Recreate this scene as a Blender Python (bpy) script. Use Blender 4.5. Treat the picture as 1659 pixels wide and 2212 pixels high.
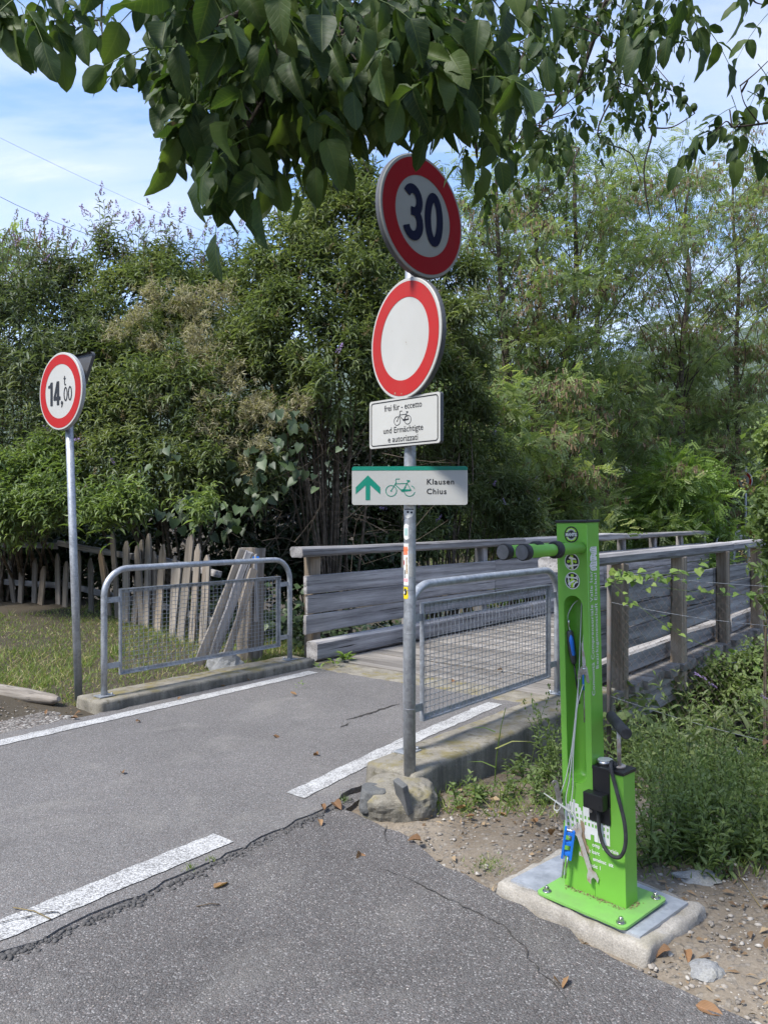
import bpy, bmesh, math, random
import numpy as np
from mathutils import Vector, Matrix

for o in list(bpy.data.objects):
    bpy.data.objects.remove(o)
SC = bpy.context.scene
COL = SC.collection
RND = random.Random(7)
NP = np.random.default_rng(11)

# ------------------------------------------------------------------ camera
EYE = 1.42
F = 1640.0            # focal length in units of a 1659 x 2212 picture
cam_d = bpy.data.cameras.new('camera')
cam_d.sensor_fit = 'VERTICAL'
cam_d.sensor_height = 24.0
cam_d.lens = 24.0 * F / 2212.0
cam_d.shift_y = 14.0 / 2212.0
cam_d.clip_start = 0.05
cam_d.clip_end = 20000
cam = bpy.data.objects.new('camera', cam_d)
COL.objects.link(cam)
cam.location = (0, 0, EYE)
cam.rotation_euler = (math.radians(90), 0, 0)
SC.camera = cam

# ------------------------------------------------------------------ world, sun, exposure
SUN_EL, SUN_AZ = 52.0, 232.0       # azimuth clockwise from +Y (the view direction)
W_ = bpy.data.worlds.new('World')
SC.world = W_
W_.use_nodes = True
wn = W_.node_tree
wn.nodes.clear()


def nd(nt, typ, inputs=None, **attrs):
    n = nt.nodes.new(typ)
    for k, v in attrs.items():
        setattr(n, k, v)
    if inputs:
        for k, v in inputs.items():
            s = n.inputs[k]
            if hasattr(v, 'links') and hasattr(v, 'node'):
                nt.links.new(v, s)
            else:
                s.default_value = v
    return n


def ramp(nt, fac, stops, interp='LINEAR'):
    n = nt.nodes.new('ShaderNodeValToRGB')
    n.color_ramp.interpolation = interp
    e = n.color_ramp.elements
    while len(e) < len(stops):
        e.new(0.5)
    for el, (p, c) in zip(e, stops):
        el.position = p
        if isinstance(c, (int, float)):
            c = (c, c, c)
        el.color = (c[0], c[1], c[2], 1)
    nt.links.new(fac, n.inputs[0])
    return n.outputs[0]


def mixc(nt, fac, a, b, blend='MIX'):
    n = nt.nodes.new('ShaderNodeMix')
    n.data_type = 'RGBA'
    n.blend_type = blend
    for idx, v in ((0, fac), (6, a), (7, b)):
        s = n.inputs[idx]
        if hasattr(v, 'links') and hasattr(v, 'node'):
            nt.links.new(v, s)
        else:
            if idx and len(v) == 3:
                v = (v[0], v[1], v[2], 1)
            s.default_value = v
    return n.outputs[2]


def math_(nt, op, a, b=0.0, c=0.0, clamp=False):
    n = nt.nodes.new('ShaderNodeMath')
    n.operation = op
    n.use_clamp = clamp
    for i, v in enumerate((a, b, c)):
        if hasattr(v, 'links') and hasattr(v, 'node'):
            nt.links.new(v, n.inputs[i])
        else:
            n.inputs[i].default_value = v
    return n.outputs[0]


SKY_STRENGTH = 0.080
sky = nd(wn, 'ShaderNodeTexSky', sky_type='NISHITA', sun_disc=False,
         sun_elevation=math.radians(SUN_EL), sun_rotation=math.radians(SUN_AZ),
         air_density=1.0, dust_density=0.6, ozone_density=1.5)
tc = nd(wn, 'ShaderNodeTexCoord')
sep = nd(wn, 'ShaderNodeSeparateXYZ', {0: tc.outputs['Generated']})
zz = math_(wn, 'ADD', math_(wn, 'MAXIMUM', sep.outputs[2], 0.0), 0.22)
cx = math_(wn, 'DIVIDE', sep.outputs[0], zz)
cy = math_(wn, 'DIVIDE', sep.outputs[1], zz)
cv = nd(wn, 'ShaderNodeCombineXYZ', {0: cx, 1: cy, 2: 0.0})
mp = nd(wn, 'ShaderNodeMapping', {0: cv.outputs[0], 1: (7.4, 0.6, 0), 2: (0, 0, 0.8), 3: (0.6, 1.7, 1)})
n1 = nd(wn, 'ShaderNodeTexNoise', {'Vector': mp.outputs[0], 'Scale': 1.35, 'Detail': 10.0, 'Roughness': 0.58, 'Distortion': 0.5})
n2 = nd(wn, 'ShaderNodeTexNoise', {'Vector': mp.outputs[0], 'Scale': 3.3, 'Detail': 6.0, 'Roughness': 0.6, 'Distortion': 0.6})
nsum = math_(wn, 'ADD', math_(wn, 'MULTIPLY', n1.outputs[0], 0.62), math_(wn, 'MULTIPLY', n2.outputs[0], 0.38))
# more cloud low over the horizon, everywhere round it
lowc = math_(wn, 'MULTIPLY', math_(wn, 'SUBTRACT', 0.45, sep.outputs[2], clamp=True), 0.20)
cf = ramp(wn, math_(wn, 'ADD', nsum, lowc), [(0.42, 0.02), (0.55, 0.42), (0.68, 0.95)], 'EASE')
blue = mixc(wn, 1.0, sky.outputs[0], (0.70, 0.89, 1.13), 'MULTIPLY')
skycol = mixc(wn, cf, blue, (3.7, 3.8, 3.95))
bg = nd(wn, 'ShaderNodeBackground', {'Color': skycol, 'Strength': SKY_STRENGTH})
wo = nd(wn, 'ShaderNodeOutputWorld', {0: bg.outputs[0]})

sun_d = bpy.data.lights.new('sun', 'SUN')
sun_d.energy = 2.0
sun_d.angle = math.radians(12)
sun_d.color = (1.0, 0.955, 0.88)
sun = bpy.data.objects.new('sun', sun_d)
COL.objects.link(sun)
_e, _a = math.radians(SUN_EL), math.radians(SUN_AZ)
SUN_DIR = Vector((math.sin(_a) * math.cos(_e), math.cos(_a) * math.cos(_e), math.sin(_e)))
sun.rotation_euler = SUN_DIR.to_track_quat('Z', 'Y').to_euler()
sun.location = SUN_DIR * 40

SC.render.engine = 'CYCLES'
SC.view_settings.view_transform = 'Standard'
SC.view_settings.look = 'None'
SC.view_settings.gamma = 1
SC.view_settings.use_curve_mapping = False
SC.view_settings.exposure = 2.0

# ------------------------------------------------------------------ frames of reference
UX, UY = 0.633, 0.774             # along the cycle road and the bridge
VX, VY = 0.774, -0.633            # across it, to the right


def st(s, t, z=0.0):
    return Vector((s * UX + t * VX, s * UY + t * VY, z))


def to_st(x, y):
    return x * UX + y * UY, x * VX + y * VY


def at(x, y, d):
    """a point d metres ahead on the sight line through (x, y) of the photograph"""
    return Vector(((x - 829.5) / F * d, d, EYE - (y - 1120.0) / F * d))


def gnd(x, y, z=0.0):
    d = (EYE - z) * F / (y - 1120.0)
    return Vector(((x - 829.5) / F * d, d, z))


U3 = Vector((UX, UY, 0)); V3 = Vector((VX, VY, 0)); Z3 = Vector((0, 0, 1))


def sstep(a, b, x):
    t = np.clip((x - a) / (b - a), 0, 1)
    return t * t * (3 - 2 * t)


def ground_z(x, y):
    x = np.asarray(x, float); y = np.asarray(y, float)
    s, t = x * UX + y * UY, x * VX + y * VY
    z = np.full_like(s, -0.03)
    # left verge rises a little towards the picket fence
    z = z + sstep(-5.15, -6.2, t) * 0.09 + sstep(-6.2, -9.0, t) * 0.22
    # right: soil falls away beyond the wall's near end
    rt = sstep(-2.55, -2.2, t)
    soil = sstep(1.98, 2.22, 0.798 * x + 0.602 * y)      # the ragged edge of the old asphalt
    z = z + rt * (soil * 0.05 - 0.035 - 0.16 * sstep(3.2, 5.0, s))
    z = z + rt * soil * 0.03 * sstep(0.5, 2.0, t)
    # gully of the stream, under the bridge
    start_r = 4.6 + 0.9 * (1 - rt)
    g = sstep(0, 1, (s - start_r) / 3.6) * (1 - sstep(16.0, 19.4, s))
    z = z - g * 1.45
    # far bank climbs into the wood
    z = z + sstep(19.5, 60, s) * 1.6
    far = np.hypot(x, y)
    z = z + 0.02 * np.sin(x * 2.1 + 0.7) * np.sin(y * 1.7) * (np.abs(t + 3.9) > 1.6)
    z = z * (1 - sstep(150, 600, far))
    return z


def gz(x, y):
    return float(ground_z(x, y))


# ------------------------------------------------------------------ objects
def link(o, parent=None):
    COL.objects.link(o)
    if parent is not None:
        o.parent = parent
    return o


def tag(o, label=None, cat=None, group=None, kind=None):
    if label: o['label'] = label
    if cat: o['category'] = cat
    if group: o['group'] = group
    if kind: o['kind'] = kind
    return o


def empty(name, loc=(0, 0, 0), M=None, label=None, cat=None, group=None):
    o = bpy.data.objects.new(name, None)
    o.empty_display_size = 0.1
    COL.objects.link(o)
    if M is not None:
        o.matrix_world = M
    else:
        o.location = loc
    return tag(o, label, cat, group)


def frame(origin, right, up, out):
    M = Matrix.Identity(4)
    for i in range(3):
        M[i][0], M[i][1], M[i][2], M[i][3] = right[i], up[i], out[i], origin[i]
    return M


def setmat(me, mat):
    if mat is not None:
        me.materials.append(mat)


class MB:
    """collects shapes of one mesh"""
    def __init__(self):
        self.v = []; self.f = []; self.sm = []

    def add(self, verts, faces, smooth=False):
        b = len(self.v)
        self.v.extend([tuple(p) for p in verts])
        self.f.extend([tuple(i + b for i in f) for f in faces])
        self.sm.extend([smooth] * len(faces))
        return self

    def box(self, lo, hi, ch=0.0):
        x0, y0, z0 = lo; x1, y1, z1 = hi
        if ch <= 0:
            vs = [(x0, y0, z0), (x1, y0, z0), (x1, y1, z0), (x0, y1, z0), (x0, y0, z1), (x1, y0, z1), (x1, y1, z1), (x0, y1, z1)]
            fs = [(0, 3, 2, 1), (4, 5, 6, 7), (0, 1, 5, 4), (1, 2, 6, 5), (2, 3, 7, 6), (3, 0, 4, 7)]
            return self.add(vs, fs)
        bm = bmesh.new()
        bmesh.ops.create_cube(bm, size=1)
        for v in bm.verts:
            v.co = Vector(((x0 + x1) / 2 + v.co.x * (x1 - x0), (y0 + y1) / 2 + v.co.y * (y1 - y0), (z0 + z1) / 2 + v.co.z * (z1 - z0)))
        bmesh.ops.bevel(bm, geom=bm.edges[:], offset=ch, segments=2, profile=0.6, affect='EDGES')
        bm.verts.index_update()
        self.add([v.co for v in bm.verts], [[v.index for v in f.verts] for f in bm.faces])
        bm.free()
        return self

    def tube(self, path, r, n=10, caps=True, smooth=True, closed=False):
        path = [Vector(p) for p in path]
        m = len(path)
        rr = list(r) if hasattr(r, '__len__') else [r] * m
        tans = []
        for i in range(m):
            if closed:
                t = path[(i + 1) % m] - path[i - 1]
            else:
                t = path[min(i + 1, m - 1)] - path[max(i - 1, 0)]
            if t.length < 1e-9: t = Vector((0, 0, 1))
            tans.append(t.normalized())
        a = tans[0].orthogonal().normalized()
        vs = []
        for i in range(m):
            t = tans[i]
            a = (a - t * a.dot(t))
            if a.length < 1e-6: a = t.orthogonal()
            a.normalize()
            b = t.cross(a)
            for k in range(n):
                ang = 2 * math.pi * k / n
                vs.append(path[i] + (a * math.cos(ang) + b * math.sin(ang)) * rr[i])
        fs = []
        rng = m if closed else m - 1
        for i in range(rng):
            j = (i + 1) % m
            for k in range(n):
                fs.append((i * n + k, i * n + (k + 1) % n, j * n + (k + 1) % n, j * n + k))
        self.add(vs, fs, smooth)
        if caps and not closed:
            b = len(self.v) - len(vs)
            self.f.append(tuple(b + k for k in reversed(range(n)))); self.sm.append(False)
            self.f.append(tuple(b + (m - 1) * n + k for k in range(n))); self.sm.append(False)
        return self

    def prism(self, outline, z0, z1):
        n = len(outline)
        vs = [(p[0], p[1], z0) for p in outline] + [(p[0], p[1], z1) for p in outline]
        fs = [tuple(reversed(range(n))), tuple(range(n, 2 * n))] + [(i, (i + 1) % n, n + (i + 1) % n, n + i) for i in range(n)]
        return self.add(vs, fs)

    def flat(self, outline, z):
        return self.add([(p[0], p[1], z) for p in outline], [tuple(range(len(outline)))])

    def stroke(self, pts, w, z, closed=False):
        """flat ribbon of width w along 2-D points, mitred"""
        P = [Vector((p[0], p[1])) for p in pts]
        n = len(P)
        L = []; R = []
        for i in range(n):
            if closed:
                a, b = P[i - 1], P[(i + 1) % n]
                d0 = (P[i] - a).normalized(); d1 = (b - P[i]).normalized()
            else:
                d0 = (P[i] - P[i - 1]).normalized() if i else (P[1] - P[0]).normalized()
                d1 = (P[i + 1] - P[i]).normalized() if i < n - 1 else d0
            nn = Vector((-d0.y - d1.y, d0.x + d1.x))
            if nn.length < 1e-6: nn = Vector((-d0.y, d0.x))
            nn.normalize()
            c = max(0.45, nn.dot(Vector((-d0.y, d0.x))))
            L.append(P[i] + nn * (w / 2 / c)); R.append(P[i] - nn * (w / 2 / c))
        vs = [(p.x, p.y, z) for p in R] + [(p.x, p.y, z) for p in L]
        fs = []
        for i in range(n if closed else n - 1):
            j = (i + 1) % n
            fs.append((i, j, n + j, n + i))
        return self.add(vs, fs)

    def ring(self, cx, cy, r0, r1, z, n=48, sx=1.0):
        o = [(cx + r1 * sx * math.cos(2 * math.pi * k / n), cy + r1 * math.sin(2 * math.pi * k / n), z) for k in range(n)]
        if r0 <= 0:
            return self.add(o, [tuple(range(n))])
        i = [(cx + r0 * sx * math.cos(2 * math.pi * k / n), cy + r0 * math.sin(2 * math.pi * k / n), z) for k in range(n)]
        return self.add(o + i, [(k, (k + 1) % n, n + (k + 1) % n, n + k) for k in range(n)])

    def xf(self, M, start=0):
        self.v[start:] = [tuple(M @ Vector(p)) for p in self.v[start:]]
        return self

    def mesh(self, name, mat):
        me = bpy.data.meshes.new(name)
        me.from_pydata(self.v, [], self.f)
        if any(self.sm):
            me.polygons.foreach_set('use_smooth', self.sm)
        me.update()
        setmat(me, mat)
        return me

    def build(self, name, mat, parent=None, loc=None):
        o = bpy.data.objects.new(name, self.mesh(name, mat))
        if loc is not None: o.location = loc
        return link(o, parent)


def shape2d(name, outlines, depth, mat, parent=None, z=0.0, bevel=0.0):
    """filled 2-D outline(s), holes allowed, extruded depth/2 each way about z"""
    c = bpy.data.curves.new(name, 'CURVE')
    c.dimensions = '2D'; c.fill_mode = 'BOTH'
    c.extrude = depth / 2
    c.bevel_depth = bevel
    for ol in outlines:
        sp = c.splines.new('POLY')
        sp.points.add(len(ol) - 1)
        for p, q in zip(sp.points, ol):
            p.co = (q[0], q[1], 0, 1)
        sp.use_cyclic_u = True
    tmp = bpy.data.objects.new(name, c)
    me = bpy.data.meshes.new_from_object(tmp)
    bpy.data.objects.remove(tmp); bpy.data.curves.remove(c)
    for v in me.vertices: v.co.z += z
    me.materials.clear(); setmat(me, mat)
    me.name = name
    return link(bpy.data.objects.new(name, me), parent)


def text_mesh(body, size, bold=0.0, sx=1.0, align='CENTER', spacing=1.0, shear=0.0):
    c = bpy.data.curves.new('lettering', 'FONT')
    c.body = body; c.size = size; c.align_x = align
    c.offset = bold; c.space_character = spacing; c.shear = shear
    c.resolution_u = 3
    tmp = bpy.data.objects.new('lettering', c)
    me = bpy.data.meshes.new_from_object(tmp)
    bpy.data.objects.remove(tmp); bpy.data.curves.remove(c)
    me.materials.clear()
    for v in me.vertices: v.co.x *= sx
    return me


def lettering(body, size, x, y, z, mat, parent, bold=0.0, sx=1.0, align='CENTER', spacing=1.0, M=None, name='lettering'):
    me = text_mesh(body, size, bold, sx, align, spacing)
    T = Matrix.Translation((x, y, z))
    me.transform((M or Matrix.Identity(4)) @ T)
    setmat(me, mat)
    return link(bpy.data.objects.new(name, me), parent)


def rrect(x0, y0, x1, y1, r, n=5):
    out = []
    for cx_, cy_, a0 in ((x1 - r, y0 + r, -90), (x1 - r, y1 - r, 0), (x0 + r, y1 - r, 90), (x0 + r, y0 + r, 180)):
        for k in range(n + 1):
            a = math.radians(a0 + 90 * k / n)
            out.append((cx_ + r * math.cos(a), cy_ + r * math.sin(a)))
    return out


def circ(cx_, cy_, r, n=48, sx=1.0):
    return [(cx_ + sx * r * math.cos(2 * math.pi * k / n), cy_ + r * math.sin(2 * math.pi * k / n)) for k in range(n)]


def arc(cx_, cy_, r, a0, a1, n=12, ry=None):
    ry = ry or r
    return [(cx_ + r * math.cos(math.radians(a0 + (a1 - a0) * k / n)), cy_ + ry * math.sin(math.radians(a0 + (a1 - a0) * k / n))) for k in range(n + 1)]


# ------------------------------------------------------------------ materials
MATS = {}


def newmat(name, rough=0.6, metal=0.0, spec=0.5):
    m = bpy.data.materials.new(name)
    m.use_nodes = True
    nt = m.node_tree
    b = nt.nodes['Principled BSDF']
    b.inputs['Roughness'].default_value = rough
    b.inputs['Metallic'].default_value = metal
    b.inputs['Specular IOR Level'].default_value = spec
    MATS[name] = m
    return m, nt, b


def setc(nt, b, c):
    if hasattr(c, 'links') and hasattr(c, 'node'):
        nt.links.new(c, b.inputs['Base Color'])
    else:
        b.inputs['Base Color'].default_value = (c[0], c[1], c[2], 1)


def bump(nt, b, h, strength=0.3, dist=0.01):
    n = nd(nt, 'ShaderNodeBump', {'Height': h, 'Strength': strength, 'Distance': dist})
    nt.links.new(n.outputs[0], b.inputs['Normal'])
    return n


def ocoord(nt, scale=(1, 1, 1), rnd=True):
    t = nd(nt, 'ShaderNodeTexCoord')
    if rnd:
        oi = nd(nt, 'ShaderNodeObjectInfo')
        off = math_(nt, 'MULTIPLY', oi.outputs['Random'], 37.0)
        m = nd(nt, 'ShaderNodeMapping', {0: t.outputs['Object'], 3: scale})
        cb = nd(nt, 'ShaderNodeCombineXYZ', {0: off, 1: off, 2: off})
        nt.links.new(cb.outputs[0], m.inputs[1])
    else:
        m = nd(nt, 'ShaderNodeMapping', {0: t.outputs['Object'], 3: scale})
    return m.outputs[0]


def noise(nt, vec, scale, detail=5.0, rough=0.55, dist=0.0):
    return nd(nt, 'ShaderNodeTexNoise', {'Vector': vec, 'Scale': scale, 'Detail': detail, 'Roughness': rough, 'Distortion': dist}).outputs[0]


def paint(name, col, rough=0.45, dirt=0.12, dirtcol=(0.12, 0.10, 0.08), scale=9.0, spec=0.5, relief=0.0):
    m, nt, b = newmat(name, rough, 0, spec)
    v = ocoord(nt)
    n = noise(nt, v, scale, 7, 0.62)
    f = ramp(nt, n, [(0.45, 0.0), (0.8, dirt * 2)])
    c = mixc(nt, f, col, dirtcol)
    n2_ = noise(nt, v, scale * 0.35, 3)
    c = mixc(nt, 0.14, c, ramp(nt, n2_, [(0.3, 0.35), (0.7, 1.0)]), 'MULTIPLY')
    setc(nt, b, c)
    r = math_(nt, 'ADD', rough - 0.08, math_(nt, 'MULTIPLY', n, 0.2))
    nt.links.new(r, b.inputs['Roughness'])
    if relief: bump(nt, b, n, relief, 0.004)
    return m


def galvanised(name, lo=0.26, hi=0.46, rough=0.42):
    m, nt, b = newmat(name, rough, 0.55, 0.5)
    v = ocoord(nt)
    vo = nd(nt, 'ShaderNodeTexVoronoi', {'Vector': v, 'Scale': 75.0})
    n = noise(nt, v, 13, 6, 0.65)
    mixv = math_(nt, 'ADD', math_(nt, 'MULTIPLY', vo.outputs['Color'], 0.25), math_(nt, 'MULTIPLY', n, 0.75))
    c = ramp(nt, mixv, [(0.3, (lo * 0.95, lo, lo * 1.07)), (0.7, (hi * 0.96, hi, hi * 1.05))])
    stain = ramp(nt, noise(nt, v, 4.0, 8, 0.7), [(0.62, 0.0), (0.8, 0.55)])
    c = mixc(nt, stain, c, (0.15, 0.135, 0.115))
    setc(nt, b, c)
    nt.links.new(ramp(nt, n, [(0.3, rough - 0.1), (0.7, rough + 0.2)]), b.inputs['Roughness'])
    return m


def wood(name, dark, mid, light, rough=0.85, warm=None):
    """weathered timber, the grain along the piece's own X axis"""
    m, nt, b = newmat(name, rough, 0, 0.25)
    v = ocoord(nt, (0.55, 7.0, 7.0))
    v2 = ocoord(nt, (1.0, 30.0, 30.0))
    wv = nd(nt, 'ShaderNodeTexWave', {'Vector': v, 'Scale': 0.40, 'Distortion': 16.0, 'Detail': 3.0, 'Detail Scale': 0.55, 'Detail Roughness': 0.6}, bands_direction='Z')
    fine = noise(nt, v2, 2.2, 6, 0.7, 0.2)
    broad = noise(nt, ocoord(nt, (0.6, 2.0, 2.0)), 1.6, 4, 0.6)
    h = math_(nt, 'ADD', math_(nt, 'MULTIPLY', wv.outputs[1], 0.20), math_(nt, 'MULTIPLY', fine, 0.80))
    c = ramp(nt, h, [(0.22, dark), (0.45, mid), (0.75, light)])
    c = mixc(nt, 0.75, c, ramp(nt, broad, [(0.3, 0.5), (0.7, 1.15)]), 'MULTIPLY')
    oi = nd(nt, 'ShaderNodeObjectInfo')
    c = mixc(nt, 1.0, c, ramp(nt, oi.outputs['Random'], [(0.0, 0.72), (1.0, 1.12)]), 'MULTIPLY')
    if warm:
        c = mixc(nt, ramp(nt, broad, [(0.45, 0.0), (0.7, 0.8)]), c, mixc(nt, 1.0, c, warm, 'MULTIPLY'))
    crack = ramp(nt, noise(nt, ocoord(nt, (0.35, 22.0, 22.0)), 2.6, 3, 0.5), [(0.31, 1.0), (0.36, 0.0)])
    c = mixc(nt, crack, c, (0.028, 0.025, 0.022))
    knot = nd(nt, 'ShaderNodeTexVoronoi', {'Vector': ocoord(nt, (0.55, 2.2, 2.2)), 'Scale': 1.7})
    c = mixc(nt, ramp(nt, knot.outputs['Distance'], [(0.05, 0.75), (0.11, 0.0)]), c, (0.05, 0.042, 0.036))
    setc(nt, b, c)
    hh = math_(nt, 'SUBTRACT', h, math_(nt, 'MULTIPLY', crack, 0.8))
    bump(nt, b, hh, 0.6, 0.006)
    return m


def leafmat(name, dark, mid, light, trans=0.35, rough=0.5, veins=False, spec=0.4, spots=None):
    m, nt, b = newmat(name, rough, 0, spec)
    at_ = nd(nt, 'ShaderNodeAttribute', attribute_name='tint')
    fac = at_.outputs['Fac']
    if veins:
        oi = nd(nt, 'ShaderNodeObjectInfo')
        fac = math_(nt, 'FRACT', math_(nt, 'ADD', fac, oi.outputs['Random']))
    c = ramp(nt, fac, [(0.0, dark), (0.55, mid), (1.0, light)])
    if veins:
        uv = nd(nt, 'ShaderNodeUVMap', uv_map='UVMap')
        sp = nd(nt, 'ShaderNodeSeparateXYZ', {0: uv.outputs[0]})
        ax = math_(nt, 'ABSOLUTE', math_(nt, 'SUBTRACT', sp.outputs[0], 0.5))
        side = math_(nt, 'FRACT', math_(nt, 'MULTIPLY', math_(nt, 'SUBTRACT', sp.outputs[1], math_(nt, 'MULTIPLY', ax, 0.55)), 9.0))
        v1 = ramp(nt, ax, [(0.012, 1.0), (0.03, 0.0)])
        v2 = ramp(nt, math_(nt, 'ABSOLUTE', math_(nt, 'SUBTRACT', side, 0.5)), [(0.04, 0.55), (0.10, 0.0)])
        vv = math_(nt, 'MAXIMUM', v1, v2)
        c = mixc(nt, math_(nt, 'MULTIPLY', vv, 0.4), c, (light[0] * 1.5, light[1] * 1.35, light[2] * 1.5))
        bump(nt, b, math_(nt, 'SUBTRACT', 1.0, vv), 0.25, 0.003)
    if spots:
        t = nd(nt, 'ShaderNodeTexCoord')
        sn = noise(nt, t.outputs['Object'], spots[0], 3, 0.6)
        c = mixc(nt, ramp(nt, sn, [(spots[1], 0.0), (spots[1] + 0.05, 0.85)]), c, spots[2])
    setc(nt, b, c)
    if trans > 0:
        tr = nd(nt, 'ShaderNodeBsdfTranslucent', {'Color': mixc(nt, 1.0, c, (1.5, 1.6, 0.8), 'MULTIPLY')})
        mx = nd(nt, 'ShaderNodeMixShader', {0: trans, 1: b.outputs[0], 2: tr.outputs[0]})
        out = nt.nodes['Material Output']
        nt.links.new(mx.outputs[0], out.inputs[0])
    return m


def stone_speck(name, lo, hi, bright, scale, big=0.35, bumpd=0.004, amount=0.8):
    """asphalt: small stones of their own brightness in a darker binder"""
    m, nt, b = newmat(name, 0.9, 0, 0.25)
    v = nd(nt, 'ShaderNodeTexCoord').outputs['Object']
    vo = nd(nt, 'ShaderNodeTexVoronoi', {'Vector': v, 'Scale': scale, 'Randomness': 1.0})
    sx = nd(nt, 'ShaderNodeSeparateColor', {0: vo.outputs['Color']})
    c = ramp(nt, sx.outputs[0], [(0.0, lo), (0.62, hi), (amount, hi), (0.95, bright), (1.0, tuple(x * 1.25 for x in bright))])
    pink = ramp(nt, sx.outputs[1], [(0.7, 0.0), (0.95, 0.4)])
    c = mixc(nt, pink, c, mixc(nt, 1.0, c, (1.2, 0.96, 0.88), 'MULTIPLY'))
    edge = ramp(nt, vo.outputs['Distance'], [(0.25, 1.0), (0.65, 0.60)])
    c = mixc(nt, 0.85, c, edge, 'MULTIPLY')
    bign = noise(nt, v, 0.9, 6, 0.6)
    c = mixc(nt, 1.0, c, ramp(nt, bign, [(0.25, 1.0 - big), (0.75, 1.0 + big * 0.5)]), 'MULTIPLY')
    dust = ramp(nt, noise(nt, v, 1.7, 7, 0.7, 0.5), [(0.52, 0.0), (0.72, 0.35)])
    c = mixc(nt, dust, c, (0.25, 0.235, 0.21))
    stain = ramp(nt, noise(nt, v, 2.6, 5, 0.65), [(0.58, 0.0), (0.78, 0.45)])
    c = mixc(nt, stain, c, (lo[0] * 0.6, lo[1] * 0.6, lo[2] * 0.6))
    setc(nt, b, c)
    h = math_(nt, 'SUBTRACT', 1.0, vo.outputs['Distance'])
    bump(nt, b, math_(nt, 'ADD', h, math_(nt, 'MULTIPLY', noise(nt, v, 300, 2), 0.3)), 0.8, bumpd)
    return m


M_asph = stone_speck('road_asphalt', (0.122, 0.116, 0.111), (0.190, 0.182, 0.175), (0.265, 0.256, 0.248), 200, 0.20, 0.003, 0.88)
M_asph2 = stone_speck('old_asphalt', (0.092, 0.086, 0.082), (0.156, 0.148, 0.142), (0.265, 0.255, 0.245), 185, 0.36, 0.004, 0.88)
M_gravel = stone_speck('gravel_ground', (0.09, 0.08, 0.07), (0.22, 0.20, 0.18), (0.42, 0.40, 0.37), 62, 0.4, 0.012, 0.7)


def mk_linepaint():
    m, nt, b = newmat('line_paint', 0.8, 0, 0.3)
    v = nd(nt, 'ShaderNodeTexCoord').outputs['Object']
    vo = nd(nt, 'ShaderNodeTexVoronoi', {'Vector': v, 'Scale': 190.0})
    wear = noise(nt, v, 5.0, 6, 0.7)
    sx = nd(nt, 'ShaderNodeSeparateColor', {0: vo.outputs['Color']})
    f = math_(nt, 'ADD', math_(nt, 'MULTIPLY', sx.outputs[0], 0.5), math_(nt, 'MULTIPLY', wear, 0.75))
    c = ramp(nt, f, [(0.40, (0.53, 0.525, 0.51)), (0.58, (0.44, 0.435, 0.425)), (0.72, (0.31, 0.305, 0.295)), (0.82, (0.19, 0.185, 0.18))])
    c = mixc(nt, 0.6, c, ramp(nt, vo.outputs['Distance'], [(0.3, 1.0), (0.7, 0.6)]), 'MULTIPLY')
    setc(nt, b, c)
    bump(nt, b, math_(nt, 'SUBTRACT', 1.0, vo.outputs['Distance']), 0.6, 0.004)
    return m


M_line = mk_linepaint()


def mk_soil():
    m, nt, b = newmat('soil', 0.95, 0, 0.15)
    v = nd(nt, 'ShaderNodeTexCoord').outputs['Object']
    n = noise(nt, v, 2.2, 8, 0.65)
    c = ramp(nt, n, [(0.3, (0.145, 0.113, 0.080)), (0.5, (0.22, 0.187, 0.148)), (0.7, (0.30, 0.26, 0.21))])
    vo = nd(nt, 'ShaderNodeTexVoronoi', {'Vector': v, 'Scale': 55.0})
    sx = nd(nt, 'ShaderNodeSeparateColor', {0: vo.outputs['Color']})
    st_ = ramp(nt, sx.outputs[0], [(0.72, 0.0), (0.8, 0.7)])
    c = mixc(nt, st_, c, ramp(nt, sx.outputs[1], [(0, (0.17, 0.15, 0.13)), (1, (0.33, 0.30, 0.26))]))
    c = mixc(nt, math_(nt, 'MULTIPLY', st_, 0.8), c, ramp(nt, vo.outputs['Distance'], [(0.3, 1.0), (0.65, 0.5)]), 'MULTIPLY')
    c = mixc(nt, 0.7, c, ramp(nt, noise(nt, v, 90, 5, 0.7), [(0.3, 0.6), (0.7, 1.25)]), 'MULTIPLY')
    # leaf litter and dark humus away from the gravelly shoulder
    hum = ramp(nt, noise(nt, v, 0.35, 4), [(0.45, 0.0), (0.6, 0.75)])
    c = mixc(nt, hum, c, mixc(nt, 1.0, c, (0.55, 0.5, 0.42), 'MULTIPLY'))
    # humus under the bushes and on the banks, blackened to stand in for shade
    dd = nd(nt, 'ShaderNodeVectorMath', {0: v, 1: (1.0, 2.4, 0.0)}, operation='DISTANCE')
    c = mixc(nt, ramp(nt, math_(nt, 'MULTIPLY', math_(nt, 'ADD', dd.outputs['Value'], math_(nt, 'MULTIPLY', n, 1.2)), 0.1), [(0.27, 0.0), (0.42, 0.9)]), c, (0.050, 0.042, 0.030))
    setc(nt, b, c)
    h = math_(nt, 'ADD', n, math_(nt, 'ADD', math_(nt, 'MULTIPLY', st_, 0.25), math_(nt, 'MULTIPLY', noise(nt, v, 90, 5, 0.7), 0.35)))
    bump(nt, b, h, 0.9, 0.010)
    return m


M_soil = mk_soil()


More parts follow.
